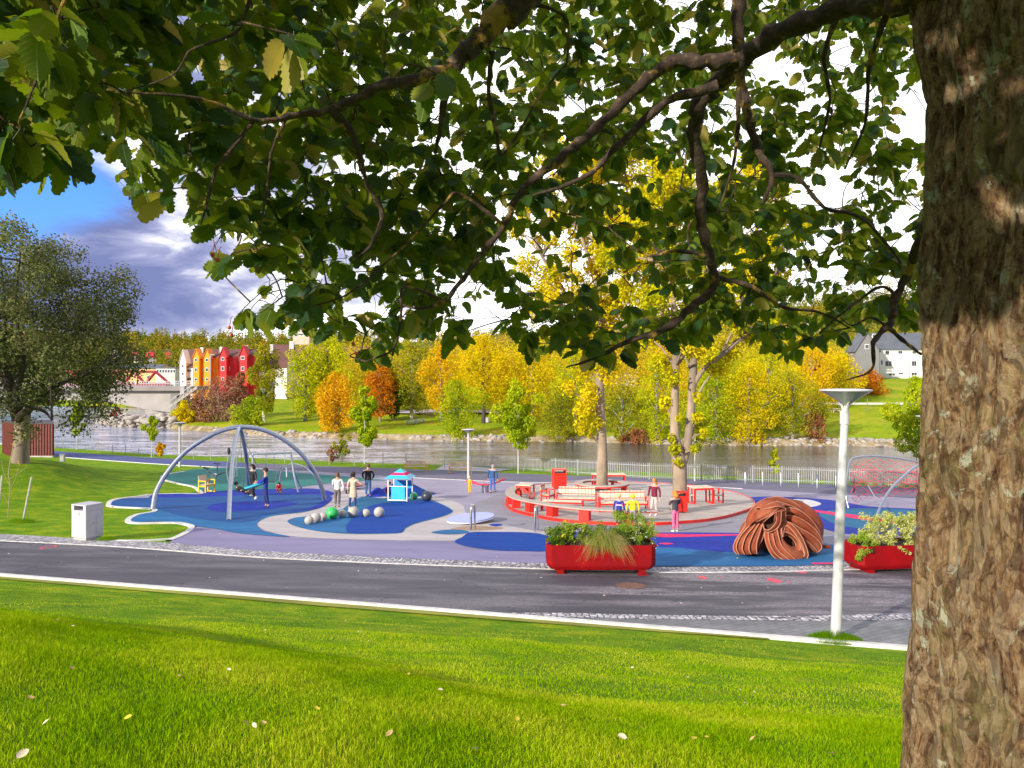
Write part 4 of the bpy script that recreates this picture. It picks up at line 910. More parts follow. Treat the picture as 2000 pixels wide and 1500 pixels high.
# limbs: pixel path, distance, width in pixels
BR = [
 [(1990,-120,2.03,190),(1900,-60,2.05,150),(1830,-40,2.1,110),(1750,-12,2.2,78),(1640,18,2.35,58),(1550,50,2.45,54),(1455,108,2.6,52),(1400,165,2.7,44),(1368,205,2.75,38),(1358,270,2.8,33),(1372,350,2.9,30),(1368,430,3.0,27),(1386,500,3.05,25),(1392,560,3.1,23),(1350,602,3.1,22),(1295,645,3.1,19),(1235,664,3.1,14),(1160,700,3.1,8),(1105,718,3.1,4)],
 [(1455,108,2.6,44),(1380,122,2.6,38),(1305,124,2.6,32),(1235,180,2.58,28),(1170,248,2.55,25),(1108,298,2.5,23),(1050,345,2.5,20),(1010,385,2.5,18),(985,440,2.5,17),(938,500,2.5,15),(903,545,2.5,13),(868,588,2.5,11),(815,602,2.5,7),(770,590,2.5,3)],
 [(1400,170,2.65,28),(1300,200,2.65,22),(1200,290,2.65,18),(1165,330,2.65,14),(1110,360,2.65,10),(1040,382,2.65,6)],
 [(1985,-420,2.05,130),(1700,-420,2.0,110),(1400,-330,1.95,90),(1180,-160,1.9,76),(1060,-50,1.9,68),(1005,10,1.9,62),(958,55,1.9,56),(920,90,1.9,48),(885,135,1.9,40),(868,170,1.9,28),(862,240,1.95,14),(850,300,2.0,8)],
 [(885,132,1.9,30),(800,158,1.85,27),(742,168,1.8,26),(692,196,1.8,23),(640,216,1.8,20),(562,228,1.75,16),(500,236,1.7,14),(430,206,1.65,10),(360,188,1.6,8),(245,180,1.55,5)],
 [(650,216,1.8,22),(682,255,1.82,21),(702,305,1.85,17),(718,362,1.9,11),(745,410,1.95,14),(742,445,1.95,12),(722,482,1.95,9),(690,508,1.95,5)],
 [(495,236,1.7,13),(462,280,1.7,11),(422,332,1.7,9),(404,400,1.7,7),(392,440,1.7,3)],
 [(500,-40,1.6,12),(482,20,1.6,9),(462,62,1.6,8),(398,88,1.6,7),(368,102,1.6,6),(335,148,1.6,5),(240,180,1.6,3)],
 [(150,-60,1.4,9),(110,40,1.4,8),(88,110,1.4,8),(62,180,1.4,6),(40,230,1.4,4)],
 [(1445,-60,2.8,34),(1440,60,2.85,30),(1446,150,2.9,27),(1462,230,2.9,24),(1480,290,2.9,21),(1508,345,2.9,14),(1488,400,2.9,8)],
 [(1446,150,2.9,14),(1440,260,2.9,10),(1430,330,2.9,7),(1400,420,2.9,4)],
 [(1508,340,2.9,13),(1560,350,2.95,11),(1610,405,3.0,10),(1680,425,3.0,8),(1750,500,3.0,6),(1780,560,3.0,4)],
 [(1850,380,2.4,30),(1805,450,2.8,26),(1775,530,3.0,22),(1748,590,3.05,20),(1738,632,3.05,18),(1706,668,3.05,12),(1703,722,3.05,7),(1655,742,3.05,3)],
 [(1736,640,3.05,12),(1768,668,3.05,10),(1800,692,3.05,7)],
 [(1730,636,3.05,8),(1700,620,3.05,6),(1665,636,3.05,4),(1640,620,3.05,2)],
 [(1752,580,3.05,9),(1720,560,3.05,8),(1660,600,3.05,6),(1600,650,3.05,4)],
 [(560,230,1.75,9),(530,300,1.8,7),(520,380,1.8,6),(505,460,1.8,4)],
 [(985,440,2.5,10),(900,380,2.45,9),(870,395,2.4,8),(800,470,2.4,6),(700,560,2.4,5),(640,590,2.4,4),(540,612,2.4,2)],
 [(868,588,2.5,9),(790,560,2.45,7),(784,610,2.45,7),(768,680,2.45,6),(715,706,2.45,4)],
 [(1390,540,3.1,14),(1470,560,3.1,11),(1530,600,3.1,9),(1600,610,3.1,7),(1660,640,3.1,4)],
 [(1386,500,3.05,12),(1320,490,3.0,9),(1270,500,3.0,7),(1230,480,3.0,5)],
 [(962,100,1.95,14),(955,180,2.0,12),(970,260,2.05,10),(985,300,2.1,8),(1060,180,2.1,6),(1110,120,2.1,4)],
 [(1010,0,1.95,8),(1100,30,2.0,8),(1110,90,2.0,7),(1105,130,2.0,5)],
 [(1750,-12,2.2,20),(1700,120,2.4,12),(1690,240,2.6,8),(1650,330,2.8,5)],
 [(1640,18,2.35,18),(1610,110,2.6,12),(1620,200,2.7,8),(1600,290,2.8,5)],
]
rr = random.Random(4); nodes = []                                    # nodes: position, radius
mb = MB()
for bi, b_ in enumerate(BR):
    pts_ = [tuple(P(a, c, d)-TO)+(w_/2/F*d*(.92 if w_ > 60 else .78),) for a, c, d, w_ in b_]
    sm = smooth_path(pts_, 5); q = []
    for k, s_ in enumerate(sm):
        jt = s_[3]*.28; e = 1+.18*math.sin(k*1.9+bi)+rr.uniform(-.08, .08); q.append((s_[0]+rr.uniform(-jt, jt), s_[1]+rr.uniform(-jt, jt), s_[2]+rr.uniform(-jt, jt), s_[3]*e))
    if bi == 0: q = [(x, y, z, r_) for x, y, z, r_ in q]
    mb.tube([x[:3] for x in q], [x[3] for x in q], 10 if b_[0][3] > 25 else 7)
    nodes += [(Vector(x[:3]), x[3]) for k, x in enumerate(q) if k > 1]
# outline of the overhanging crown as seen from the path, kept as a volume 1.3 to 4.6 m away
poly = [(-80,-80),(-80,370),(0,380),(30,340),(70,330),(90,355),(160,355),(165,300),(180,300),(215,310),(250,330),(195,380),(198,432),(235,400),(300,412),(330,395),(345,345),(375,370),(372,440),(395,470),(430,470),(412,505),(402,540),(440,545),(460,512),(520,530),(560,540),(575,560),(555,580),(510,560),(508,585),(555,600),(500,610),(455,622),(465,655),(520,650),(560,640),(600,655),(640,660),(700,640),(742,662),(700,690),(705,715),(760,712),(790,660),(830,665),(880,690),(925,665),(920,640),(890,610),(935,600),(950,640),(1000,660),(1015,690),(1035,735),(1070,700),(1120,712),(1170,745),(1235,712),(1260,680),(1320,690),(1380,705),(1400,650),(1440,655),(1490,690),(1545,720),(1580,690),(1640,680),(1700,640),(1720,690),(1760,640),(1800,655),(1830,600),(1830,-80)]
PLX = np.array(poly, float)
def inpoly(x, y):
    c = False; n = len(poly); j = n-1
    for i in range(n):
        xi, yi = poly[i]; xj, yj = poly[j]
        if (yi > y) != (yj > y) and x < (xj-xi)*(y-yi)/(yj-yi)+xi: c = not c
        j = i
    return c
# openings where the sky or the yellow tree shows through: centre, radii, share of leaves removed
HOLES = [(230,300,70,40,.95),(330,255,70,38,.8),(395,330,34,40,.75),(240,370,40,30,.5),(680,315,60,28,.8),(640,345,30,22,.7),(560,470,40,22,.5),(655,525,60,28,.8),(740,500,40,18,.6),(700,590,70,30,.75),(905,560,44,40,.95),(880,620,40,26,.7),(780,600,40,40,.5),(420,650,20,20,1),(1035,290,46,22,.75),(1020,340,30,20,.6),(1330,215,50,32,.8),(1390,230,26,34,.85),(1330,50,40,40,.8),(1400,40,28,30,.7),(1240,30,30,30,.6),(1510,120,60,42,.8),(1560,150,50,40,.75),(1650,95,56,54,.9),(1690,190,40,60,.85),(1600,210,60,30,.7),(1545,260,40,26,.6),(1760,230,40,60,.75),(1770,150,30,60,.8),(1600,370,90,40,.85),(1560,300,50,22,.6),(1720,380,60,40,.65),(1770,430,40,60,.8),(1700,290,60,30,.6),(1600,500,60,24,.5),(1760,560,40,40,.6),(1680,570,50,30,.6),(1560,480,40,30,.6),(1240,320,46,26,.7),(1290,370,50,50,.85),(1330,330,40,40,.7),(1010,490,70,50,.85),(1080,540,90,60,.9),(1150,490,70,40,.8),(960,590,40,40,.85),(1040,620,70,30,.75),(1210,560,60,50,.75),(1280,520,40,40,.6),(1330,440,30,60,.6),(1210,430,60,30,.6),(1120,440,60,24,.5),(1290,600,60,30,.6),(1160,640,60,22,.5),(1440,330,24,40,.6),(1460,560,40,30,.5),(1480,450,30,30,.5),(1440,640,30,26,.7),(100,60,24,18,.6),(50,100,30,24,.6),(180,45,30,24,.6),(330,95,40,14,.6),(490,140,40,14,.6),(610,20,40,14,.6),(720,115,30,16,.6),(1160,30,26,40,.5),(885,20,24,12,.5),(60,290,30,50,.6),(140,260,30,40,.4),(1500,620,30,30,.5),(1570,600,30,30,.5),(820,340,30,14,.6),(900,260,26,14,.6),(850,200,20,14,.5),(1010,110,26,24,.6),(540,60,26,12,.6),(430,110,22,16,.5)]
def keep(x, y, k=1.0):
    for hx_, hy_, a, b_, s_ in HOLES:
        d = ((x-hx_)/a)**2+((y-hy_)/b_)**2
        if d < .85 and rr.random() < s_*k*.8*min(1, (.85-d)*2.6): return False
    return True
Dp = lambda x: np.interp(x, [-80, 100, 400, 700, 900, 1300, 1830], [1.36, 1.45, 2.0, 2.5, 2.8, 3.2, 3.4])
clus = []
tries = 0
while len(clus) < 2600 and tries < 70000:
    tries += 1; x = rr.uniform(-90, 1850); y = rr.uniform(-120, 740)
    if not inpoly(x, min(y+22, 1e9) if y > 200 else max(y, -70)): continue
    if not keep(x, y, .9): continue
    if rr.random() > np.interp(x, [0, 300, 1300, 1500, 1850], [.8, .85, 1, 1, 1]): continue
    lay = rr.random(); D = Dp(x)+(.02+.8*lay if lay < .2 else .2+3.4*((lay-.2)/.8)**1.1)
    clus.append((x, y, D))
clus += [(100,20,1.3),(580,70,1.5),(860,150,1.7)]
leafV, leafF, leafUV, off = [], [], [], 0
# one leaf: serrated, lobed, folded along the midrib, tip drooping
def leaf_template(seed):
    r2 = random.Random(seed); nS = 14; W_ = r2.uniform(.56, .70); Vt = []; UVt = []
    mid = []
    for k in range(nS+1):
        t = k/nS; mid.append((t, -.16*t*t))
    for k in range(nS+1): Vt.append((mid[k][0], 0, mid[k][1])); UVt.append((.5, mid[k][0]))
    def wdt(t): return W_*.5*math.sin(math.pi*min(1, t**.78*.93+.02))**.72
    for sgn in (1, -1):
        for k in range(nS+1):
            t = k/nS; w_ = wdt(t); 
            tooth = (1.09 if k % 2 else .86)*(1+.03*math.sin(k*1.7+seed)); w_ *= tooth if 0 < k < nS else .04
            tt_ = min(1, t+.035*(k % 2)); fold = .30*w_+.05*math.sin(t*9+sgn+seed)*w_
            Vt.append((tt_, sgn*w_, -.16*tt_*tt_+fold-.42*w_*w_)); UVt.append((.5+sgn*w_*.5/(.5*W_), tt_))
    Fc = []
    for k in range(nS):
        a = nS+1+k; Fc.append((k, k+1, a+1, a)); a = 2*(nS+1)+k; Fc.append((k+1, k, a, a+1))
    # petiole
    b = len(Vt); Vt += [(-.26, .006, .02), (-.26, -.006, .02), (0, -.008, 0), (0, .008, 0)]; UVt += [(.5, 0)]*4; Fc.append((b, b+1, b+2, b+3))
    return np.array(Vt), np.array(Fc), np.array(UVt)
LT = [leaf_template(s_) for s_ in range(7)]
nr = np.random.default_rng(12)
def add_leaf(base, direction, up, L_, wide=1.0):
    global off
    d = direction.normalized(); n_ = (up-d*up.dot(d)).normalized(); s_ = n_.cross(d)
    Vt, Fc, UVt = LT[rr.randrange(7)]; Mx = np.array([[d.x, s_.x*wide, n_.x], [d.y, s_.y*wide, n_.y], [d.z, s_.z*wide, n_.z]])
    q = Vt.copy(); cup = rr.uniform(-.25, .3); q[:, 2] += cup*q[:, 1]**2-rr.uniform(0, .12)*q[:, 0]**2
    V = (q*L_)@Mx.T+np.array([base.x, base.y, base.z])+np.array(d)*(L_*.22)
    leafV.append(V); leafF.append(Fc+off); leafUV.append(UVt); off += len(V)
NP = np.array([n_[0][:] for n_ in nodes]); NR = [n_[1] for n_ in nodes]
order = []
for x, y, D in clus:
    p = P(x, y, D)-TO; order.append((float(np.min(np.sum((NP-np.array(p))**2, 1))), x, y, D))
order.sort(); nodesP = [tuple(v) for v in NP]; twigs = MB(); arr = NP.copy()
for d0, x, y, D in order:
    p = P(x, y, D)-TO; pa = np.array(p); dist = np.sqrt(np.sum((arr-pa)**2, 1)); k = int(np.argmin(dist)); q = Vector(arr[k]); ln = dist[k]
    if ln > .02:
        bend = Vector((rr.uniform(-1, 1), rr.uniform(-1, 1), rr.uniform(-.2, 1)))*ln*.22; m1 = q.lerp(p, .35)+bend; m2 = q.lerp(p, .72)+bend*.7
        r0 = min(.0065, .0018+.006*ln); cur = smooth_path([q, m1, m2, p], 3); twigs.tube(cur, [r0+( .0012-r0)*j_/(len(cur)-1) for j_ in range(len(cur))], 5)
        arr = np.concatenate([arr, np.array([c[:3] for c in cur[1:]])])
    out_d = (p-q).normalized() if ln > .02 else Vector((0, 0, -1))
    nl = rr.randint(5, 7)
    for l in range(nl):
        a = l*2.4+rr.uniform(-.5, .5); e = rr.uniform(-.9, .35)
        d = Vector((math.cos(a), math.sin(a)*.8, e-.42))+out_d*.5
        b0 = p-out_d*rr.uniform(0, .05)+Vector((rr.uniform(-.02, .02),)*3)
        L_ = rr.uniform(.062, .098)*np.interp(x, [0, 500, 1300, 1850], [1.0, .96, .94, .92])
        cpt = b0+d.normalized()*L_*.8+TO; ppx = 1000+cpt.x/cpt.y*F; ppy = 735+(CZ-cpt.z)/cpt.y*F
        if ppy > 0 and not inpoly(ppx, ppy): continue
        if not keep(ppx, ppy, .85): continue
        up = Vector((rr.uniform(-.6, .6), rr.uniform(-.1, 1.1), 1.0))
        if rr.random() < .2: up = Vector((rr.uniform(-.6, .6), rr.uniform(-1.4, -.8), .5))
        add_leaf(b0, d, up, L_, rr.uniform(.85, 1.1))
vis = off
for i in range(430):  # unseen leaves added towards the sun to shade the upper trunk
    d_ = rr.uniform(.9, 4.2); l_ = rr.uniform(-.75, .75); h0 = .12+1.5*rr.random()**.85; cx_ = 1.375-.67*d_+.74*l_; cy_ = 2.03-.74*d_-.67*l_; h = h0+.384*d_
    if cy_ > -.1 and h/max(cy_, .01) < .78: continue
    for l in range(5): add_leaf(Vector((cx_, cy_, CZ+h))-TO+Vector((rr.uniform(-.06, .06), rr.uniform(-.06, .06), rr.uniform(-.06, .06))), Vector((rr.uniform(-1, 1), rr.uniform(-1, 1), rr.uniform(-1, .2))), Vector((rr.uniform(-.5, .5), rr.uniform(-.5, .5), 1)), rr.uniform(.09, .13), 1.0)
# the rest of the crown above and behind, out of frame, which shades the part in view
for i in range(1100):
    a = rr.uniform(0, 6.283); q = math.sqrt(rr.random())*3.6; h = rr.uniform(1.15, 3.6); ds_ = (math.cos(a)*-.67+math.sin(a)*-.74)*q
    if ds_ > .3: h = .30+.40*ds_+rr.random()**1.6*1.8
    c = Vector((1.0+math.cos(a)*q, 2.0+math.sin(a)*q*.95, CZ+h))-TO
    y_ = c.y+TO.y
    if y_ > .3 and (CZ+h-CZ)/y_ < .70: continue
    if c.x+TO.x < .3 and y_ < .8 and h < .75: continue
    for l in range(6):
        d = Vector((rr.uniform(-1, 1), rr.uniform(-1, 1), rr.uniform(-1, .2))); add_leaf(c+d*.08, d, Vector((rr.uniform(-.5, .5), rr.uniform(-.5, .5), 1)), rr.uniform(.10, .15), 1.0)
mb.build('branches', M('bark_branch'), gtree, smooth=True)
twigs.build('twigs', M('bark_branch'), gtree, smooth=True, fixn=False)
m = bpy.data.materials.new('whitebeam_leaf'); m.use_nodes = True; t = m.node_tree; t.nodes.clear(); MATS['whitebeam_leaf'] = m
o = N(t, 'ShaderNodeOutputMaterial'); g = N(t, 'ShaderNodeNewGeometry'); uv = N(t, 'ShaderNodeUVMap', uv_map='uv'); sp = N(t, 'ShaderNodeSeparateXYZ'); t.links.new(uv.outputs[0], sp.inputs[0])
ax = mth(t, 'ABSOLUTE', mth(t, 'SUBTRACT', sp.outputs[0], .5))
vein = mth(t, 'FRACT', mth(t, 'MULTIPLY', mth(t, 'SUBTRACT', sp.outputs[1], mth(t, 'MULTIPLY', ax, .62)), 8.5))
vein = mth(t, 'ABSOLUTE', mth(t, 'SUBTRACT', vein, .5)); vein = maprange(t, vein, .40, .5, 0, 1)
midr = maprange(t, ax, .012, .035, 1, 0); vn = mth(t, 'MAXIMUM', mth(t, 'MULTIPLY', vein, .55), midr)
rnd = g.outputs['Random Per Island']
und = ramp(t, rnd, [(0, (.075,.14,.008)), (.5, (.14,.20,.010)), (.93, (.27,.26,.018)), (.995, (.70,.52,.20))])
upc = ramp(t, rnd, [(0, (.008,.034,.010)), (.6, (.016,.055,.010)), (1, (.045,.085,.012))])
col = mixc(t, g.outputs['Backfacing'], upc, und)
col = mixc(t, mth(t, 'MULTIPLY', vn, .55), col, mixc(t, g.outputs['Backfacing'], (.05,.10,.02), (.34,.34,.12)))
d = N(t, 'ShaderNodeBsdfPrincipled'); d.inputs['Roughness'].default_value = .5; d.inputs['Specular IOR Level'].default_value = .3; t.links.new(col, d.inputs['Base Color'])
tr = N(t, 'ShaderNodeBsdfTranslucent'); t.links.new(ramp(t, rnd, [(0, (.11,.21,.004)), (.9, (.27,.34,.008)), (1, (.6,.42,.08))]), tr.inputs[0])
bmn = N(t, 'ShaderNodeBump', i_Strength=.5, i_Distance=.002, invert=True); t.links.new(vn, bmn.inputs['Height']); t.links.new(bmn.outputs[0], d.inputs['Normal'])
mx = N(t, 'ShaderNodeMixShader'); mx.inputs[0].default_value = .42; t.links.new(d.outputs[0], mx.inputs[1]); t.links.new(tr.outputs[0], mx.inputs[2]); t.links.new(mx.outputs[0], o.inputs[0])
link('crown', npmesh('crown', np.concatenate(leafV), np.concatenate(leafF), np.concatenate(leafUV)), m, gtree, smooth=True)
# berries
mat('berry', (.40,.05,.02), .4)
for x, y, D in ((415,498,2.0),(425,508,2.0),(448,640,2.4),(452,655,2.4),(1600,715,3.05),(1592,722,3.05),(690,672,2.45),(695,690,2.45)):
    q_ = P(x, y, D)-TO; a_ = Vector(arr[int(np.argmin(np.sum((arr-np.array(q_))**2, 1)))]); a_ = a_ if (a_-q_).length < .05 else q_+Vector((.01, 0, .035)); MB().sphere(q_, .006, 8, 6).tube([q_, q_.lerp(a_, .5)+Vector((0, 0, .012)), a_], .0011, 4).build('berry', M('berry'), gtree, smooth=True)
# ---------------- objects of the playground ----------------
PI = math.pi
def loc(b, px, py, dy=0.0): return P(px, py, b.y+dy)-Vector(b)
def arch_pts(b, pl, D0, D1, Dm, k=5):
    """pixel polyline, depth from D0 over Dm (middle) to D1"""
    n = len(pl); o = []
    for i, (a, c) in enumerate(pl):
        t = i/(n-1); D = (1-t)*(1-2*t)*D0+4*t*(1-t)*Dm+t*(2*t-1)*D1; o.append(tuple(P(a, c, D)-Vector(b)))
    return smooth_path(o, k)
# arched swing frame with basket swing
b = G(468, 985); fr = thing('arch_swing', 'big grey swing frame of two crossing steel arches with a basket seat', 'swing', b)
MB().tube(arch_pts(b, [(298,996),(306,958),(330,918),(366,879),(412,850),(440,839),(468,834),(508,838),(550,856),(588,886),(613,920),(628,952),(634,980)], G(298,996).y, G(634,980).y, 35.5), .105, 12).build('side_arch', M('galv'), fr, smooth=True)
MB().tube(arch_pts(b, [(447,1017),(449,965),(453,910),(459,865),(468,836),(476,862),(481,895),(484,935),(486,968)], G(447,1017).y, G(486,968).y, 35.5), .088, 12).build('cross_arch', M('galv'), fr, smooth=True)
mb = MB(); mb.sphere(loc(b, 468, 837, .3), .17, 12, 8); mb.build('hub', M('galv'), fr, smooth=True)
bc = loc(b, 497, 948, .6)
ring = [bc+Vector((.52*math.cos(a), .5*math.sin(a), .16*math.cos(a))) for a in [2*PI*k/24 for k in range(25)]]
MB().tube(ring, .05, 8, False).build('basket_rim', mat('basket_cyan', (.02,.38,.50), .5), fr, smooth=True)
mb = MB()
for k in range(-4, 5):
    x = k*.12; h = math.sqrt(max(.01, .26-x*x))
    mb.tube([bc+Vector((x, -h, x*.3)), bc+Vector((x, 0, x*.3-.12)), bc+Vector((x, h, x*.3))], .01, 5); mb.tube([bc+Vector((-h, x, -h*.3)), bc+Vector((0, x, -.12)), bc+Vector((h, x, h*.3))], .01, 5)
mb.build('basket_net', M('rope_grey'), fr)
for q in (0, 6, 12, 18):
    MB().tube([loc(b, 468, 842, .3), ring[q]], .014, 6).build('rope', M('rope_grey'), fr)
# bar swing behind, with splayed legs
b = G(586, 962); t0 = thing('bar_swing', 'slender steel swing frame with a straight top bar and splayed legs behind the big arches', 'swing', b)
MB().tube([loc(b, 494, 887, 3), loc(b, 568, 884, .3)], .045, 8).build('top_bar', M('galv'), t0, smooth=True)
MB().tube([tuple(v) for v in smooth_path([tuple(loc(b, *q)) for q in ((568,882,.3),(571,905,.3),(576,935,.1),(583,963,0))], 4)], .05, 8).build('leg', M('galv'), t0, smooth=True)
MB().tube([tuple(v) for v in smooth_path([tuple(loc(b, *q)) for q in ((568,882,.3),(572,910,.6),(580,935,1.2),(591,958,1.6))], 4)], .05, 8).build('leg', M('galv'), t0, smooth=True)
MB().tube([loc(b, 494, 886, 3), loc(b, 492, 955, 2.2)], .05, 8).build('leg', M('galv'), t0, smooth=True)
for q in (519, 535):
    MB().tube([loc(b, q, 886, 1.5), loc(b, q+1, 940, 1.6)], .012, 5).build('chain', M('rope_grey'), t0)
MB().box(loc(b, 527.5, 941, 1.6), (.5, .2, .05), bev=.02).build('seat', M('rubber_black'), t0)
# low curved tubes
b = G(580, 950); t0 = thing('climbing_arch', 'low climbing arch of two thin bent tubes right of the bar swing', 'climbing frame', b)
MB().tube(arch_pts(b, [(546,952),(548,926),(557,911),(573,906),(592,911),(608,923),(622,940)], 45, 43, 44.5), .035, 8).build('tube', M('galv'), t0, smooth=True)
MB().tube(arch_pts(b, [(538,936),(544,918),(553,910),(559,914),(560,932)], 48, 47, 47.5), .035, 8).build('tube', M('galv'), t0, smooth=True)
b = G(462, 956); t0 = thing('hoop_climber', 'tall oval hoop of thin pale tube behind the front leg of the arch swing', 'play hoop', b)
MB().tube([tuple(p) for p in closed_path([tuple(loc(b, *q)) for q in ((452,955,0),(443,925,0),(446,895,0),(456,880,0),(467,877,0),(462,900,0),(457,930,0))], 5)]+[tuple(loc(b, 452, 955))], .028, 7, False).build('hoop', M('galv'), t0, smooth=True)
MB().sphere(loc(b, 447, 881), (.10, .08, .22), 10, 8).build('seat', M('rubber_black'), t0, smooth=True)
MB().tube([loc(b, 462, 889), loc(b, 463, 929), loc(b, 457, 930)], .02, 6).build('foot_rest', M('galv'), t0)
b = G(418, 944); t0 = thing('exercise_machine', 'dark grey outdoor exercise machine with pivoting arms on the green rubber', 'exercise machine', b)
MB().tube([loc(b, 418, 944), loc(b, 417, 928)], .05, 8).build('post', M('rope_grey'), t0, smooth=True)
MB().tube([loc(b, 403, 917), loc(b, 418, 930)], .05, 8).build('arm', M('rope_grey'), t0, smooth=True)
MB().tube([tuple(v) for v in smooth_path([tuple(loc(b, *q)) for q in ((418,930,0),(432,925,.1),(445,918,.2),(448,905,.3))], 4)], .035, 8).build('arm', M('rope_grey'), t0, smooth=True)
MB().tube([loc(b, 424, 905), loc(b, 425, 926)], .03, 8).build('handle_post', M('rope_grey'), t0); MB().tube([loc(b, 418, 905), loc(b, 430, 906)], .035, 6).build('handle', M('rubber_black'), t0)
mb = MB(); c = loc(b, 418, 930); mb.tube([c+Vector((0, -.12, 0)), c+Vector((0, .12, 0))], .17, 14); mb.build('hub', M('galv'), t0, smooth=True)
MB().box(loc(b, 402, 914), (.36, .3, .06), bev=.02, ry=.3).build('seat', M('rubber_black'), t0)

# seats: armchair, benches, tables in bent flat steel
def steel_seat(name, label, cat, px, py, W, rz, m='yellow_paint', wood='pale_wood', back=True, arms=True, H=.44, D=.5, up=0., group=None, BH=.84, slats=7):
    b = G(px, py, up); t = thing(name, label, cat, b, rz, group); s_ = .055
    for sx in (-1, 1):
        mb = MB(); x = sx*(W/2-s_/2)
        mb.box((x, -D/2+s_/2, H/2+(.10 if arms else 0)), (s_, s_, H+(.20 if arms else 0))); mb.box((x, D/2-s_/2, H/2+(.10 if arms else 0)), (s_, s_-.004, H+(.20 if arms else 0)))
        mb.box((x, 0, .035), (s_-.006, D-2*s_, .05))
        if arms: mb.box((x, 0, H+.225), (s_+.01, D+.004, .05))
        mb.box((x, 0, H-.06), (s_-.008, D-2*s_, .06)); mb.build('leg_frame', M(m), t)
    mb = MB(); mb.box((0, -D/2+.03, H-.05), (W-2*s_-.004, .04, .07)); mb.box((0, D/2-.03, H-.05), (W-2*s_-.004, .04, .07)); mb.build('rail', M(m), t)
    mb = MB()
    for k in range(4): mb.box((0, -D/2+.075+k*(D-.13)/3, H+.005), (W-2*s_-.01, (D-.13)/3-.02, .035), bev=.006)
    mb.build('seat', M(wood), t)
    if back:
        mb = MB(); n = max(3, int(W/.17))
        for k in range(n):
            x = -W/2+s_+.02+(W-2*s_-.04)*(k+.5)/n; mb.box((x, D/2+.03, H+.30), ((W-2*s_)/n-.022, .03, .40), rx=-.16, bev=.006)
        mb.build('backrest', M(wood if wood != 'yellow_paint' else m), t)
        mb = MB(); mb.box((0, D/2+.005, H+.16), (W-2*s_, .03, .04)); mb.box((0, D/2+.045, H+.42), (W-2*s_, .03, .04), rx=-.16)
        mb.build('back_rail', M(m), t)
    return t
steel_seat('armchair', 'yellow steel armchair standing on the edge of the green rubber', 'armchair', 404, 962, .78, R(72), back=True)
steel_seat('bench', 'yellow park bench with pale slatted back nearer to the playhouse', 'bench', 812, 921, 2.0, PI*0, group='yellow benches by the river path')
steel_seat('bench', 'yellow park bench partly behind the far lamp post', 'bench', 899, 925, 1.9, 0, group='yellow benches by the river path')
dk_ = .125
def rb(*a, **k): return steel_seat(*a, m='red_paint', up=dk_, **k)
rb('armchair', 'red armchair with a wooden back among the seats left of the round tree bench', 'armchair', 1070, 988, .66, R(62), group='red seats on the deck')
rb('bench', 'red bench with slatted wooden back left of the first trunk', 'bench', 1126, 996, 1.9, R(-8), group='red seats on the deck')
rb('bench', 'red bench with pale slatted back behind the two small children', 'bench', 1217, 1006, 2.2, R(2), group='red seats on the deck')
rb('bench', 'red backless bench in front of the armchair on the deck', 'bench', 1098, 1003, 1.9, R(-10), back=False, arms=False, group='red seats on the deck')
def steel_table(label, px, py, W, D, H, rz, group='red tables on the deck'):
    b = G(px, py, dk_); t = thing('table', label, 'table', b, rz, group)
    for sx in (-1, 1):
        mb = MB(); x = sx*(W/2-.04); mb.box((x, -D/2+.04, H/2), (.07, .07, H)); mb.box((x, D/2-.04, H/2), (.07, .068, H)); mb.box((x, 0, .04), (.064, D-.16, .06)); mb.build('leg_frame', M('red_paint'), t)
    MB().box((0, 0, H+.015), (W+.02, D+.02, .05), bev=.008).build('table_top', M('pale_wood'), t)
    MB().box((0, -D/2+.02, H-.06), (W-.16, .03, .09)).build('apron', M('red_paint'), t)
steel_table('small red table with wooden top inside the curve of the long bench', 1026, 978, .8, .8, .72, R(-20))
steel_table('long red table behind the trunk that rises through the round bench', 1188, 953, 2.2, .8, .80, R(-2))
steel_table('tall red framed table right of the forked trunk', 1368, 988, 1.1, .8, .85, R(14))
def uchair(label, px, py, w_, h, rz):
    b = G(px, py, dk_); t = thing('stool', label, 'stool', b, rz, 'red frame stools on the deck')
    for sx in (-1, 1):
        mb = MB(); x = sx*(w_/2-.03); mb.box((x, -.22, h/2), (.06, .06, h)); mb.box((x, .22, h/2), (.06, .058, h)); mb.box((x, 0, .03), (.056, .38, .05)); mb.build('leg_frame', M('red_paint'), t)
    mb = MB(); mb.box((0, 0, .40), (w_-.13, .44, .05), bev=.01); mb.build('seat', M('pale_wood'), t)
uchair('red framed stool immediately beside the forked trunk', 1346, 986, .55, .7, R(10))
uchair('red framed stool at the right end of the seats, by the deck edge', 1399, 986, .6, .72, R(16))

# long curved bench
line = [(1036,965),(1010,971),(996,984),(1008,997),(1040,1006),(1080,1014),(1132,1021),(1196,1025),(1240,1026),(1281,1026)]
wl = [np.array([p.x, p.y]) for p in (G(*q) for q in line)]; wl = smooth_path(wl, 6); b = G(1010, 990); bo = Vector(b)
t0 = thing('curved_bench', 'long curved bench with grey timber top and red box legs sweeping round the deck', 'bench', b)
def strip(line, w0, w1, z0, z1, up=dk_):
    mb = MB(); V = []; L_ = len(line)
    for i, p in enumerate(line):
        t = line[min(i+1, L_-1)]-line[max(i-1, 0)]; t = t/np.linalg.norm(t); nn = np.array([-t[1], t[0]]); zb = pz(*p)+up
        for w_, z in ((w0, z0), (w1, z0), (w1, z1), (w0, z1)): q = p+nn*w_; V.append(Vector((q[0], q[1], zb+z))-bo)
    Fc = [(0, 1, 2, 3), ((L_-1)*4+3, (L_-1)*4+2, (L_-1)*4+1, (L_-1)*4)]
    for i in range(L_-1):
        for k in range(4): l = (k+1) % 4; Fc.append((i*4+k, i*4+l, i*4+4+l, i*4+4+k))
    mb.add(V, Fc); return mb
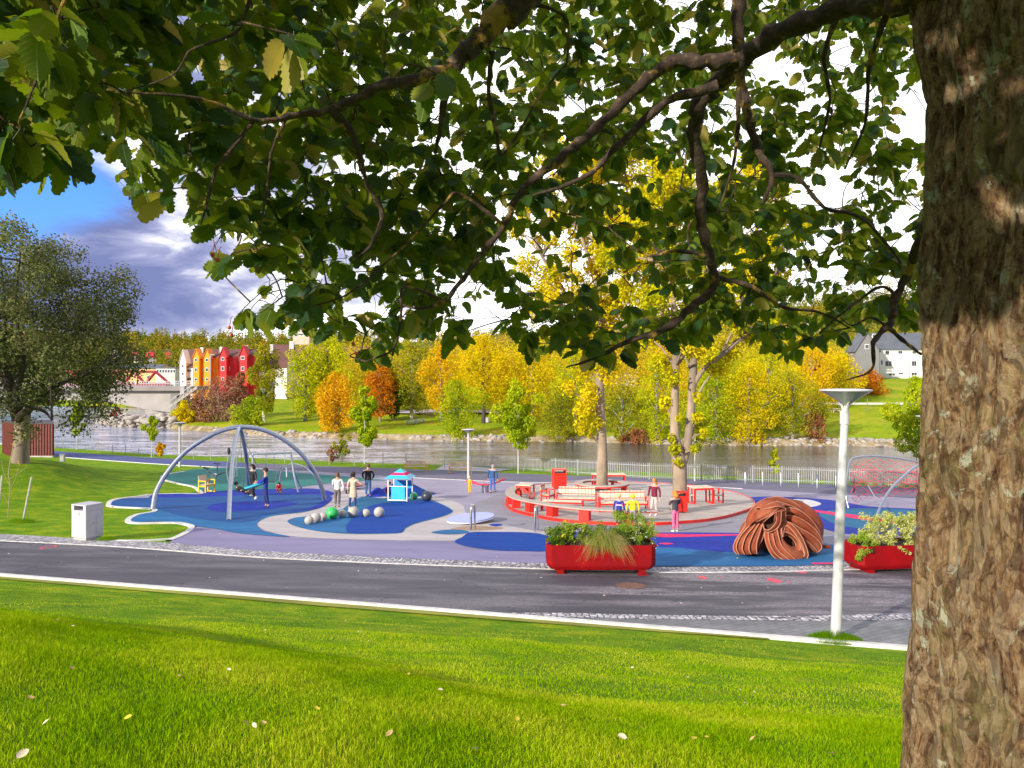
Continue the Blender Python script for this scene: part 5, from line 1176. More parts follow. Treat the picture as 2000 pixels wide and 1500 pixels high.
strip(wl, -.24, .24, .45, .50).build('bench_top', M('deck_wood'), t0)
strip(wl, -.20, .20, .415, .447).build('rim', M('red_paint'), t0)
ln_ = np.cumsum([0]+[np.linalg.norm(wl[i+1]-wl[i]) for i in range(len(wl)-1)]); tot = ln_[-1]; nleg = 10
for k in range(nleg):
    s_ = tot*(k+.3)/nleg+.1; i = int(np.searchsorted(ln_, s_))-1; i = min(max(i, 0), len(wl)-2); p = wl[i]+(wl[i+1]-wl[i])*((s_-ln_[i])/(ln_[i+1]-ln_[i])); t = wl[i+1]-wl[i]
    a = math.atan2(t[1], t[0]); MB().box(Vector((p[0], p[1], pz(*p)+dk_+.207))-bo, (.42, .34, .415), rz=a).build('leg', M('red_paint'), t0)
# round bench about the first trunk
b = G(1176, 962, dk_); t0 = thing('round_bench', 'ring shaped bench of dark timber on red supports encircling the first trunk', 'bench', b)
def ringm(r0, r1, z0, z1, n=40):
    mb = MB(); V = []; Fc = []
    for k in range(n):
        a = 2*PI*k/n; c, s_ = math.cos(a), math.sin(a)
        for r_, z in ((r0, z0), (r1, z0), (r1, z1), (r0, z1)): V.append((c*r_, s_*r_, z))
    for k in range(n):
        j = (k+1) % n
        for l in range(4): q = (l+1) % 4; Fc.append((k*4+l, j*4+l, j*4+q, k*4+q))
    mb.add(V, Fc); return mb
ringm(1.20, 1.68, .44, .49).build('bench_top', M('deck_wood'), t0); ringm(1.24, 1.66, .36, .437).build('rim', M('red_paint'), t0)
for k in range(8):
    a = 2*PI*k/8+.2; MB().box((1.45*math.cos(a), 1.45*math.sin(a), .18), (.3, .08, .357), rz=a).build('leg', M('red_paint'), t0)
# litter bins
def red_bin(label, px, py, w_, h, rz, up=0):
    t = thing('litter_bin', label, 'litter bin', G(px, py, up), rz, 'red litter bins')
    mb = MB(); mb.box((0, 0, h*.42+.03), (w_, w_*.9, h*.78), bev=.02); mb.build('body', M('red_paint'), t)
    for sx in (-1, 1): MB().box((sx*(w_/2-.03), 0, h*.81+.03+h*.07), (.056, w_*.86, h*.16)).build('side_panel', M('red_paint'), t)
    MB().box((0, 0, h*.985+.02), (w_+.01, w_*.91, .05), bev=.012).build('lid', M('red_paint'), t)
    MB().box((0, 0, h*.835+.02), (w_-.13, w_*.8, .03)).build('opening', M('dark'), t)
red_bin('red litter bin standing alone behind the red seats, left of the first trunk', 1092, 958, .82, 1.2, R(8), dk_)
red_bin('red litter bin in front of the forked trunk beside the girl in pink trousers', 1330, 1006, .50, .92, R(6), dk_)
b = G(171, 1053.5); t0 = thing('litter_bin', 'tall pale grey litter bin with a slot standing on the sett kerb by the lawn', 'litter bin', b, R(-24)); w_, d_, h = .66, .62, 1.12
MB().box((0, 0, .05), (w_-.08, d_-.08, .10)).build('base', M('concrete'), t0)
mb = MB(); mb.box((0, 0, .10+.43), (w_, d_, .86), bev=.012); mb.build('body', M('bin_paint'), t0)
mb = MB(); th_ = .10
mb.box((-w_/2+.06, 0, 1.035), (.12, d_, .146)); mb.box((w_/2-.06, 0, 1.035), (.12, d_, .146)); mb.box((0, 0, 1.125), (w_+.015, d_+.015, .04), bev=.01); mb.build('hood', M('bin_paint'), t0)
c = (0, -d_/2-.004, .86); mb = MB(); mb.tube([(c[0], c[1]+.004, c[2]), (c[0], c[1]-.004, c[2])], .05, 18); mb.build('badge', mat('badge_grey', (.20,.20,.22), .4), t0)
mb = MB(); mb.tube([(c[0], c[1]-.001, c[2]), (c[0], c[1]-.009, c[2])], .036, 18); mb.build('badge_field', M('white_paint'), t0)
mb = MB(); mb.box((c[0], c[1]-.010, c[2]+.004), (.018, .004, .045), bev=.003); mb.build('badge_emblem', M('badge_grey'), t0)
mb = MB(); mb.box((w_/2+.003, .05, .52), (.008, .012, .7)); mb.box((w_/2+.01, -.05, .55), (.02, .03, .05), bev=.004); mb.build('lock', M('galv'), t0)
b = G(122, 902); MBt = MB().box((0, 0, .33), (.40, .34, .66), bev=.02).box((0, 0, .69), (.45, .38, .05), bev=.01)
t0 = thing('utility_box', 'small grey box post at the start of the river path', 'utility box', b, R(10)); MBt.build('body', M('galv'), t0)
MB().box((0, -.175, .35), (.28, .012, .44)).build('door', M('concrete'), t0)

# lamp posts
def lamp(label, px, py, top, scale, group='white lamp posts', lean=0, disc=1.0):
    b = G(px, py); s_ = sc(b); H = (py-top)*s_; t = thing('street_lamp', label, 'street lamp', b, 0, group); k = scale; x = lambda z: lean*z
    MB().tube([(x(0), 0, -.05), (x(.9*H*.5), 0, H*.5), (x(H-.62*k), 0, H-.62*k)], [.098*k, .085*k, .068*k], 18).build('pole', M('lamp_white'), t, smooth=True)
    MB().tube([(x(H-.64*k), 0, H-.64*k), (x(H-.6*k), 0, H-.40*k)], [.082*k, .082*k], 18).build('collar', M('lamp_white'), t, smooth=True)
    xx = x(H)
    for q in range(3):
        a = q*2*PI/3+.5; mb = MB(); mb.tube(smooth_path([(xx+.04*k*math.cos(a), .04*k*math.sin(a), H-.44*k), (xx+.07*k*math.cos(a), .07*k*math.sin(a), H-.30*k), (xx+.16*k*math.cos(a), .16*k*math.sin(a), H-.18*k)], 3), .022*k, 6); mb.build('bracket', M('lamp_white'), t, smooth=True)
    MB().lathe((xx, 0, H-.30*k), [(.05*k, 0), (.12*k*disc, .06*k), (.24*k*disc, .15*k), (.40*k*disc, .255*k), (.42*k*disc, .265*k)], 32).build('reflector', M('lamp_glass'), t, smooth=True)
    MB().lathe((xx, 0, H-.036*k), [(.405*k*disc, 0), (.43*k*disc, .006*k), (.43*k*disc, .028*k), (.30*k*disc, .04*k), (.02*k, .045*k)], 32).build('lamp_shade', M('lamp_white'), t, smooth=True)
    MB().tube([(xx, 0, H-.40*k), (xx, 0, H-.25*k)], [.04*k, .028*k], 12).build('lamp', M('white_paint'), t, smooth=True)
lamp('tall white lamp post close by on the lawn edge, its flat head above the planter', 1632, 1249, 760, 1.0, lean=.041, disc=1.06)
lamp('white lamp post behind the yellow child', 915, 935, 838, 1.05, disc=1.12)
lamp('white lamp post on the grass left of the arch swing', 351, 912, 825, 1.05, disc=1.1)
lamp('white lamp head peeping out beside the great trunk over the willow', 1806, 975, 812, 1.1, disc=1.1)

# balls
def ball(px, cy, r_, m, label, group='balls half sunk in the blue rubber'):
    b = G(px, cy+r_*.96); s_ = sc(b); o = MB().sphere((0, 0, 0), r_*s_, 28, 18).build('ball', M(m), None, smooth=True); o.location = Vector(b)+Vector((0, r_*s_*.3, r_*s_*.96)); setp(o, label, 'ball', group)
for i, (px, cy, r_, lab) in enumerate([(603,1017,9,'pale grey ball at the left end of the row'), (616,1012,10.4,'pale grey ball second from the left, larger than its left neighbour'), (630,1010,8.6,'pale grey ball half hidden on the left of the green ball'), (668,1004,8.2,'small pale grey ball touching the green ball on its right'), (689,1001,10.8,'large pale grey ball below the feet of the woman in beige'), (714.5,1002.5,8.2,'small pale grey ball between the two large ones on the right'), (740,1001,10.4,'large pale grey ball at the right end of the row')]):
    ball(px, cy, r_, 'ball_pale', lab)
ball(647.6, 1003, 12.4, 'ball_green', 'big bright green ball in the row'); ball(833, 969.6, 10.6, 'ball_dark', 'dark slate ball right of the playhouse', None); ball(808, 969, 7.5, 'ball_green', 'small green ball behind the right post of the playhouse', None)

# playhouse
b = G(782, 978); t0 = thing('playhouse', 'small open playhouse with bright blue panel and a blue and pink pyramid roof', 'playhouse', b, R(-9)); w_, d_, h = .98, .95, 1.22
for sx in (-1, 1):
    for sy in (-1, 1): MB().tube([(sx*w_/2, sy*d_/2, -.02), (sx*w_/2, sy*d_/2, h)], .032, 8).build('post', M('white_paint'), t0, smooth=True)
e = .16; H2 = 1.66; X, Y = w_/2+e, d_/2+e
def lerp3(a, c, t): return tuple(a[i]+(c[i]-a[i])*t for i in range(3))
ap = (0, 0, H2); cs_ = [(-X, -Y, h-.02), (X, -Y, h-.02), (X, Y, h-.02), (-X, Y, h-.02)]
mb = MB(); mats_ = [M('play_cyan'), M('r_pink'), M('white_paint')]
for i in range(4):
    a, c = cs_[i], cs_[(i+1) % 4]; lv = [0, .34, .58, 1]
    for k in range(3):
        q = [lerp3(a, ap, lv[k]), lerp3(c, ap, lv[k]), lerp3(c, ap, lv[k+1]), lerp3(a, ap, lv[k+1])]
        if k == 2: q = q[:3]
        mb.add(q, [tuple(range(len(q)))], 0 if k != 1 or i == 3 else 1)
    if i == 3: mb.m[-3:] = [2, 2, 2]
mb.add(cs_, [(0, 1, 2, 3)]); ro = mb.build('roof', mats_, t0, fixn=False)
MB().box((.03, -d_/2, .46), (w_-.26, .03, .64), bev=.01).build('front_panel', M('play_cyan'), t0); MB().box((0, d_/2-.0, .78), (w_-.1, .03, .42), bev=.01).build('back_panel', M('play_blue'), t0)
mb = MB(); mb.tube([(-w_/2, -d_/2, .10), (w_/2, -d_/2, .10)], .03, 8); mb.build('rail', M('white_paint'), t0); mb = MB(); mb.tube([(-w_/2, -d_/2, .80), (w_/2, -d_/2, .80)], .02, 8); mb.build('rail', M('white_paint'), t0)
# rubber mounds
def mound(px, py, hw, hd, h, rz, m, label):
    b = G(px, py); n1_, n2_ = 40, 12; V = []; Fc = []
    for i in range(n2_+1):
        r_ = i/n2_
        for k in range(n1_):
            a = 2*PI*k/n1_; x = hw*r_*math.cos(a)*(1+.10*abs(math.cos(a))**6); y = hd*r_*math.sin(a)*(1-.25*abs(math.cos(a))**3)
            X_, Y_ = x*math.cos(rz)-y*math.sin(rz), x*math.sin(rz)+y*math.cos(rz); V.append((X_, Y_, h*(math.cos(min(r_, 1)*PI)*.5+.5)+(pz(b.x+X_, b.y+Y_)-b.z)+.03*(r_ < 1)+.0))
    for i in range(n2_):
        for k in range(n1_): j = (k+1) % n1_; Fc.append((i*n1_+k, i*n1_+n1_+k, i*n1_+n1_+j, i*n1_+j))
    mb = MB(); mb.add(V, Fc); o = mb.build('play_mound', M(m), None, smooth=True); o.location = b; setp(o, label, 'play mound')
mound(787, 964, 1.75, 2.8, .66, R(4), 'r_royal', 'wide blue rubber mound rising behind the playhouse')
mound(738, 968, .62, 1.2, .42, 0, 'r_deep', 'small deep blue rubber hump beside the man in the black jacket')
# spinner with red arms
b = G(948, 962); t0 = thing('spinner', 'red armed roundabout on a grey drum beside the walking man', 'roundabout', b)
MB().lathe((0, 0, 0), [(.20, 0), (.20, .36), (.24, .40), (.24, .44)], 20).build('drum', M('galv'), t0, smooth=True)
for a, c in ((-38, 8), (-30, 14), (37, 20), (34, 26), (-5, 22)):
    pts_ = smooth_path([(0, 0, .42), (a*.3*.031, c*.01, .44), (a*.65*.031, c*.03, .50), (a*.031, c*.05, .62)], 4)
    mb = MB(); V = []; Fc = []
    for i, p in enumerate(pts_):
        for sy in (-.10, .10):
            for sz in (0, .07): V.append((p[0], p[1]+sy*(1-.4*i/len(pts_)), p[2]+sz))
    for i in range(len(pts_)-1):
        for q0, q1 in ((0, 1), (1, 3), (3, 2), (2, 0)): Fc.append((i*4+q0, i*4+q1, i*4+4+q1, i*4+4+q0))
    Fc += [(0, 2, 3, 1), tuple((len(pts_)-1)*4+q for q in (0, 1, 3, 2))]; mb.add(V, Fc); mb.build('arm', mat('spinner_red', (.68,.015,.05), .4), t0)
b = G(692, 955); MBo = MB().lathe((0, 0, .12), [(.2, 0), (.62, .10), (.66, .16), (.60, .13), (.15, .04)], 28)
t0 = thing('spinning_dish', 'low dull red spinning dish seen between the two women', 'spinning dish', b); MBo.build('dish', mat('dish_red', (.30,.05,.05), .5), t0, smooth=True); MB().tube([(0, 0, 0), (0, 0, .14)], .06, 10).build('foot', M('galv'), t0)
# steel hoops
def hoop(px, py, label):
    b = G(px, py); t0 = thing('steel_hoop', label, 'cycle hoop', b, 0, 'steel hoops by the blue rubber'); h = .93; l = .55
    pts_ = [(0, 0, -.05), (0, 0, h-.15), (.01, .03, h-.05), (.03, .12, h), (.07, l-.12, h-.04), (.09, l-.03, h-.08), (.10, l, h-.2), (.12, l+.06, pz(b.x, b.y+l)-b.z-.04)]
    MB().tube(pts_, .042, 12).build('hoop', M('steel'), t0, smooth=True)
hoop(920, 1038, 'polished steel hoop at the left tip of the blue pool shape'); hoop(1045, 1040, 'polished steel hoop just left of the flower box')
# balance board
b = G(920, 1020); t0 = thing('balance_board', 'long lilac oval balance board raised over the pale rubber', 'balance board', b, 0)
n = 40; el = [(1.0*math.cos(2*PI*k/n), 0.85*math.sin(2*PI*k/n)) for k in range(n)]; rz = R(24)
pe = [Vector((x*math.cos(rz)-y*.45*math.sin(rz), x*math.sin(rz)*1.3+y*1.2*math.cos(rz), .16+x*.02)) for x, y in el]
mb = MB(); mb.prism(pe, (0, 0, .05)); mb.build('board', M('board_lilac'), t0)
mb = MB(); mb.prism([Vector((p.x*1.012, p.y*1.012, p.z-.02)) for p in pe], (0, 0, .035)); mb.build('rim', M('white_paint'), t0)
MB().tube([(0, 0, 0), (0, 0, .15)], .12, 12).build('foot', M('galv'), t0)
# bollards on the right
for i, (px, y0, y1) in enumerate(((1455.5,922,946),(1489.5,922,948),(1525,923,950),(1559.5,924,952),(1596,927,955),(1632.5,929,958))):
    b = G(px, y1); h = (y1-y0)*sc(b); o = MB().lathe((0, 0, 0), [(.055, -.03), (.055, h-.02), (.04, h), (.005, h+.01)], 12).build('bollard', M('galv'), None, smooth=True); o.location = b
    setp(o, ['first', 'second', 'third', 'fourth', 'fifth', 'sixth'][i]+' from the left of the thin steel bollards between path and fence', 'bollard', 'thin steel bollards on the path')
b = G(1668, 962); o = MB().lathe((0, 0, 0), [(.07, -.03), (.07, .95), (.05, 1.0), (.005, 1.01)], 12).build('bollard', M('rope_grey'), None, smooth=True); o.location = b; setp(o, 'dark bollard under the left bend of the rope climber', 'bollard')

# picket fence
fl = [(921,914.5),(961,916.5),(1022,920),(1085,924.5),(1128,927.5),(1182,932),(1268,937),(1330,938),(1370,939),(1420,941),(1470,942.5),(1527,944),(1587,946),(1650,949),(1720,952),(1790,955),(1900,960),(2050,967)]
fw_ = [G(*q) for q in fl]; b = fw_[0]; t0 = thing('picket_fence', 'long pale metal picket fence between the river and the playground', 'fence', b); fh = 1.32
for i, p in enumerate(fw_):
    q = p-b; MB().box(q+Vector((0, 0, fh/2-.02)), (.09, .09, fh+.08)).build('post', mat('fence_pale', (.33,.34,.35), .5), t0)
for i in range(len(fw_)-1):
    p, q = fw_[i]-b, fw_[i+1]-b; d = q-p; L_ = d.xy.length; rz = math.atan2(d.y, d.x); n = max(3, int(round(L_/.165))); mb = MB()
    for k in range(1, n):
        c = p.lerp(q, k/n); mb.box(c+Vector((0, -.03, .10+(fh-.10)/2)), (.038, .02, fh-.12+(.03 if k % 2 else 0)), rz=rz)
    for z in (.22, fh-.22):
        mb.prism([p+Vector((0, .0, z)), q+Vector((0, .0, z)), q+Vector((0, .0, z+.05)), p+Vector((0, .0, z+.05))], (0, .03, 0))
    mb.build('panel', M('fence_pale'), t0)
# wire fence on the left
wl_ = [(-160,868),(-90,870),(-20,872),(40,874),(80,875),(108,876),(124,877),(147,879),(170,881),(192,883),(220,886),(245,888),(271,890),(300,891.5),(347,894),(378,896.5),(412,898),(444,899.5),(478,901),(520,903),(556,904.5),(603,906.5),(643,908),(692,909.5),(748,911),(793,912),(868,913.5),(921,914.5)]
fw_ = [G(*q) for q in wl_]; b = fw_[0]; t0 = thing('wire_fence', 'thin post and wire fence along the river on the left', 'fence', b)
for i, p in enumerate(fw_[:-1]):
    MB().tube([p-b+Vector((0, 0, -.05)), p-b+Vector((0, 0, 1.2+.12*(i % 3 == 0)))], .035, 6).build('post', M('fence_pale'), t0)
mb = MB()
for z in (.3, .6, .9, 1.15):
    for i in range(len(fw_)-1): mb.tube([fw_[i]-b+Vector((0, 0, z)), fw_[i+1]-b+Vector((0, 0, z))], .008, 4, False)
mb.build('wires', M('galv'), t0, fixn=False)

# manhole cover, paint rings, litter of leaves
b = G(1233, 1145); t0 = thing('manhole_cover', 'rusty round manhole cover set in the road beside the flower box', 'manhole cover', b+Vector((0, 0, .0)))
def tilt(o): o.rotation_euler = (math.atan(-P2), math.atan(P1), 0); return o
ringo = ringm(.315, .37, .012, .020, 40).build('frame', M('manhole_rust'), t0)
mb = MB(); mb.lathe((0, 0, .010), [(.31, 0), (.31, .006), (.02, .007)], 40)
for i in range(-4, 5):
    for j in range(-4, 5):
        if i*i+j*j < 18: mb.box((i*.065, j*.065, .0195), (.036, .036, .006))
mb.build('lid', M('manhole_rust'), t0); tilt(t0)
mat('road_paint', (.62,.08,.12), .7, .3, 30)
for px, py, a_, full in ((95,1069,.17,0),(1372,1128.5,.11,1),(1410,1127,.03,1),(1512,1134,.17,1),(1563,1117,.14,1),(1540,1137,.04,1)):
    b = G(px, py); mb = ringm(a_*.72 if not full else .0, a_, .009, .0115, 20) if not full else MB().lathe((0, 0, .009), [(a_, 0), (a_*.97, .0025), (.005, .003)], 18)
    for v in mb.v: v.y *= 2.0; v.x += .02*math.sin(v.y*30)
    o = mb.build('paint_mark', M('road_paint'), None); o.location = b; tilt(o); setp(o, kind='structure')
mat('dead_leaf', (.52,.34,.14), .8, .4, 8); mat('dead_leaf_pale', (.70,.60,.42), .8, .2, 8); mat('dead_leaf_yellow', (.62,.50,.03), .8, .2, 8)
def leaf_mesh(seed, s_):
    r2 = random.Random(seed); Vt, Fc, UVt = LT[seed % 7]; V = Vt.copy(); V[:, 2] = V[:, 2]*.4+r2.uniform(.2, .9)*V[:, 1]**2+r2.uniform(0, .4)*(V[:, 0]-.4)**2; return npmesh('fallen_leaf', (V-np.array([.5, 0, 0]))*s_, Fc)
protos = [[leaf_mesh(i, .075) for i in range(3)] for _ in range(3)]
for g_, mm in zip(protos, ('dead_leaf', 'dead_leaf_pale', 'dead_leaf_yellow')):
    for me in g_: me.materials.append(M(mm))
spots = [(44,1495,1,1.6),(672,1386,0,1.2),(447,1322,1,1),(480,1430,0,1),(497,1435,1,1),(515,1430,0,1),(930,1480,1,1.4),(798,1328,2,1),(90,1430,1,1),(140,1320,0,1),(350,1335,0,.9),(1215,1455,1,1.6),(1355,1458,2,1.5),(1380,1455,2,1.3),(1470,1458,0,1.3),(1625,1488,0,1.4),(1700,1490,0,1.5),(1235,1311,1,1.1),(1240,1324,1,1),(1343,1330,1,1.1),(1445,1356,1,1),(1473,1360,1,.9),(1455,1383,0,1),(1512,1391,1,.9),(1673,1378,0,1),(1733,1272,1,1.2),(1331,1272,0,.9),(1222,1282,0,.9),(705,1240,1,.9),(675,1217,0,.9),(888,1217,1,.9),(975,1234,1,.9),(700,1240,1,.8),(518,1237,1,.8),(112,1222,1,.8),(142,1235,1,.8),(175,1179,1,.8),(260,1165,1,.8),(205,1198,1,.7),(720,1258,1,.8),(795,1290,1,1),(1470,1270,0,.8),(1880,1300,0,1),(620,1400,2,1),(390,1350,0,1),(250,1420,2,1.1),(60,1380,0,1),(560,1260,1,.7),(300,1290,1,.8),(1100,1390,0,1.1),(1010,1420,2,1.1),(860,1360,1,1),(760,1450,0,1.3),(1560,1300,1,.8),(1620,1340,0,.9)]
def lawn_hit(px, py):
    lo = None
    for D in np.linspace(2.4, 22, 1400):
        p = P(px, py, D)
        if p.z <= float(lawn_h(np.array([[p.x]]), np.array([[p.y]]))[0, 0]): return p
    return None
for i, (px, py, k, s_) in enumerate(spots):
    p = lawn_hit(px, py)
    if p is None: continue
    o = bpy.data.objects.new('fallen_leaf', protos[k][i % 3]); C.objects.link(o); o.location = p+Vector((0, 0, .045)); o.rotation_euler = (rr.uniform(-.5, .5), rr.uniform(-.5, .5), rr.uniform(0, 6.28)); o.scale = (s_*.44,)*3
    setp(o, ['small brown leaf fallen on the near lawn', 'small pale dry leaf fallen on the near lawn', 'small yellow leaf fallen on the near lawn'][k], 'leaf', ['brown leaves fallen on the lawn', 'pale leaves fallen on the lawn', 'yellow leaves fallen on the lawn'][k])
for i, (px, py) in enumerate([(17,1083),(250,1090),(120,1100),(45,1104),(515,1096),(1057,1130),(1047,1123),(1290,1162),(1370,1150),(700,1117),(735,1115),(305,1088),(985,1152),(868,1135),(1180,1165),(1450,1180),(560,1150),(650,1145),(410,1130),(1330,1180),(1500,1150),(1700,1140),(60,1120)]):
    b = G(px, py, .025); o = bpy.data.objects.new('fallen_leaf', protos[1][i % 3]); C.objects.link(o); o.location = b; o.rotation_euler = (.2, .1, i*1.3); o.scale = (.7,)*3; setp(o, 'tiny pale leaf lying on the dark road', 'leaf', 'leaves scattered on the road')
for i, (px, py) in enumerate([(1330,1030),(1396,1030),(1540,1029),(1620,1000),(1700,1003),(1160,944),(1420,1006),(1380,1018),(60,960),(100,975),(135,981),(40,900),(230,950),(330,945),(430,1044),(970,1090),(1000,1075),(855,1049),(1440,1092),(1300,1046),(1090,930),(1140,933),(1240,937),(1350,941),(1410,944),(1425,945)]):
    b = G(px, py, .03+(dk_ if 1000 < px < 1450 and py < 1020 and py > 950 else 0)+(0 if px > 300 else .05)); b.z = max(b.z, float(park_h(b.x, b.y))+.03) if px < 300 else b.z
    o = bpy.data.objects.new('fallen_leaf', protos[2][i % 3]); C.objects.link(o); o.location = b; o.rotation_euler = (.2, .1, i*1.3); o.scale = (.9,)*3; setp(o, 'yellow leaf blown onto the playground or the lawn beside it', 'leaf', 'leaves scattered round the playground')

# shed of dark red corrugated metal
b = G(52, 892); s_ = sc(b); t0 = thing('shed', 'dark red corrugated metal shed behind the trunk of the round tree', 'shed', b)
cn = [Vector((-5.8, 5.0, -.1)), Vector((-1.26, 0, -.1)), Vector((2.75, 0, -.1)), Vector((-.9, 5.8, -.1))]
Hs = 3.45
def corr(p, q, n):
    mb = MB(); d = q-p; u = d.normalized(); nn = Vector((u.y, -u.x, 0)); V = []; Fc = []; prof = [(0, 0), (.35, 0), (.42, .07), (.78, .07), (.85, 0)]
    for k in range(n):
        for a, h in prof: c = p+d*((k+a)/n)+nn*h; V += [c, c+Vector((0, 0, Hs))]
    V += [q, q+Vector((0, 0, Hs))]
    for i in range(len(V)//2-1): Fc.append((2*i, 2*i+2, 2*i+3, 2*i+1))
    mb.add(V, Fc); return mb
for i in range(4):
    corr(cn[i], cn[(i+1) % 4], 14 if i == 1 else 16).build('wall', M('shed_red'), t0)
MB().prism([c+Vector((0, 0, Hs+.0))+Vector((c.x, c.y-2.5, 0))*.03 for c in cn], (0, 0, .12)).build('roof', mat('shed_roof', (.05,.03,.03), .6), t0)
MB().box((.75, -.02, -.02), (4.0, .3, .25)).build('plinth', M('concrete'), t0)
# stakes and whip sapling at left
b = G(45, 1016); o = MB().tube([loc(b, 45, 1017), loc(b, 62, 931)], .035, 8).build('stake', M('stake_wood'), None, smooth=True); o.location = b; setp(o, 'grey wooden stake leaning right beside the bare sapling', 'stake')
b = G(-4, 1003); o = MB().tube([loc(b, -4, 1004), loc(b, 4, 929)], .035, 8).build('stake', M('stake_wood'), None, smooth=True); o.location = b; setp(o, 'grey wooden stake cut by the left edge of the view', 'stake')
b = G(16, 1011); t0 = thing('bare_sapling', 'thin leafless sapling between two wooden stakes', 'sapling', b)
mb = MB(); Q = lambda *a: smooth_path([tuple(loc(b, *q)) for q in a], 3)
mb.tube(Q((16,1012),(17,985),(20,950),(17,920),(26,870)), .018, 6); mb.tube(Q((17,985),(5,965),(-6,955)), .010, 5); mb.tube(Q((19,950),(8,925),(2,900)), .008, 5); mb.tube(Q((19,935),(35,925),(52,912)), .008, 5); mb.tube(Q((18,960),(30,935),(38,905)), .007, 5)
mb.build('trunk', mat('whip', (.34,.24,.12), .8), t0, smooth=True)
V, Fa = leaves([tuple(loc(b, *q)) for q in ((-6,955),(52,912),(12,942),(26,872),(38,905))], [.12]*5, 26, .06, np.random.default_rng(4)); link('leaves', npmesh('leaves', V, Fa), M('lf_orange'), t0)
leafmat('lf_tuft', (.06,.16,.003), (.12,.24,.004), (.22,.30,.01), .35)
# tufts at foot of lamp and stakes
for (px, py, r_, n, lab) in ((1630,1252,.38,2600,'long grass tuft round the foot of the near lamp post'),(42,1020,.35,900,'long grass tuft round the foot of the leaning stake'),(208,1056,.25,500,'grass tuft against the pale litter bin')):
    b = G(px, py); r3 = np.random.default_rng(int(px)); a = r3.uniform(0, 6.28, n); q = r_*np.sqrt(r3.uniform(0, 1, n)); X, Y = q*np.cos(a)*1.3, q*np.sin(a); h = r3.uniform(.05, .2, n)*(1.3-q/r_); w_ = .004; l = r3.uniform(-.05, .05, (n, 2)); Z = -P1*X-P2*Y+.03
    V = np.stack([np.stack([X-w_, Y, Z], 1), np.stack([X+w_, Y, Z], 1), np.stack([X+l[:, 0], Y+l[:, 1], Z+h], 1)], 1).reshape(-1, 3); o = link('grass_tuft', npmesh('grass_tuft', V, np.arange(n*3).reshape(n, 3)), M('lf_tuft')); o.location = b; setp(o, lab, 'grass tuft')
# ---------------- flower boxes ----------------
def planter(label, px, py, L_, rz, seed, group='red flower boxes along the road'):
    b = G(px, py); t = thing('flower_box', label, 'flower box', b, rz, group); h0, h1 = .15, .80; W_ = 1.0; c = .13
    def ringp(x, y, z): return [Vector((-x, -y+c, z)), Vector((-x+c, -y, z)), Vector((x-c, -y, z)), Vector((x, -y+c, z)), Vector((x, y-c, z)), Vector((x-c, y, z)), Vector((-x+c, y, z)), Vector((-x, y-c, z))]
    lv = [(L_/2-.12, W_/2-.05, h0), (L_/2-.03, W_/2-.008, h0+.09), (L_/2, W_/2, h0+.14), (L_/2, W_/2, h1), (L_/2-.05, W_/2-.05, h1), (L_/2-.06, W_/2-.06, h1-.10)]
    mb = MB(); V = []; Fc = []
    for x, y, z in lv: V += ringp(x, y, z)
    for i in range(len(lv)-1):
        for k in range(8): j = (k+1) % 8; Fc.append((i*8+k, i*8+j, i*8+8+j, i*8+8+k))
    Fc.append(tuple(range(7, -1, -1))); Fc.append(tuple((len(lv)-1)*8+k for k in range(8))); mb.add(V, Fc); mb.build('trough', M('planter_red'), t)
    for sx in (-1, 1):
        mb = MB(); x = sx*(L_/2-.36); mb.box((x, 0, .075), (.17, W_-.06, .15)); mb.box((x, -W_/2+.02, .04), (.24, .08, .076)); mb.build('foot', M('planter_red'), t)
    mb = MB(); mb.prism(ringp(L_/2-.07, W_/2-.07, h1-.095), (0, 0, .03)); mb.build('soil', M('soil'), t)
    return t, b, h1, W_
leafmat('pl_green', (.05,.12,.012), (.12,.20,.02), (.26,.30,.05), .3, nscale=3); leafmat('pl_lime', (.16,.28,.02), (.30,.40,.04), (.5,.5,.12), .35, nscale=3)
leafmat('pl_dark', (.03,.05,.015), (.09,.06,.04), (.16,.10,.08), .2, nscale=3); leafmat('pl_varieg', (.26,.32,.04), (.55,.56,.16), (.74,.72,.42), .3, nscale=3)
leafmat('pl_straw', (.30,.26,.07), (.52,.42,.16), (.62,.50,.26), .3, nscale=3); leafmat('pl_white', (.72,.70,.45), (.80,.78,.6), None, .3); leafmat('pl_yellow', (.8,.55,.02), (.85,.7,.05), None, .3); leafmat('pl_violet', (.10,.02,.22), (.25,.05,.4), None, .3)
def plant(name, t, clumps, n, size, m, seed, droop=.2):
    rg = np.random.default_rng(seed); V, Fa = leaves([c[:3] for c in clumps], [c[3] for c in clumps], n, size, rg, droop=droop, shell=.1); o = link(name, npmesh(name, V, Fa), M(m), t)
    if 'flower' in name: o['kind'] = 'stuff'
    return o
def grass_plume(name, t, c, n, ln, m, seed, dirx=0, spread=1.0, w_=.004):
    rg = np.random.default_rng(seed); V = []; Fc = []; k = 0
    for i in range(n):
        a = rg.uniform(0, 6.28); l = ln*rg.uniform(.5, 1.15); d = np.array([math.cos(a)*spread+dirx, math.sin(a)*spread-.15, 0])*rg.uniform(.3, 1); u = rg.uniform(.55, 1.0); p0 = np.array(c)+np.array([rg.uniform(-.1, .1), rg.uniform(-.1, .1), 0]); s_ = np.array([w_, w_*.5, 0])
        for q in range(5):
            f = q/4; p = p0+d*l*f+np.array([0, 0, l*(u*1.25*f-(.85+.5*abs(d[0]))*f*f)]); V += [p-s_*(1-.8*f), p+s_*(1-.8*f)]
        for q in range(4): Fc.append((k+2*q, k+2*q+1, k+2*q+3, k+2*q+2))
        k += 10
    return link(name, npmesh(name, V, Fc), M(m), t)
r = random.Random(2)
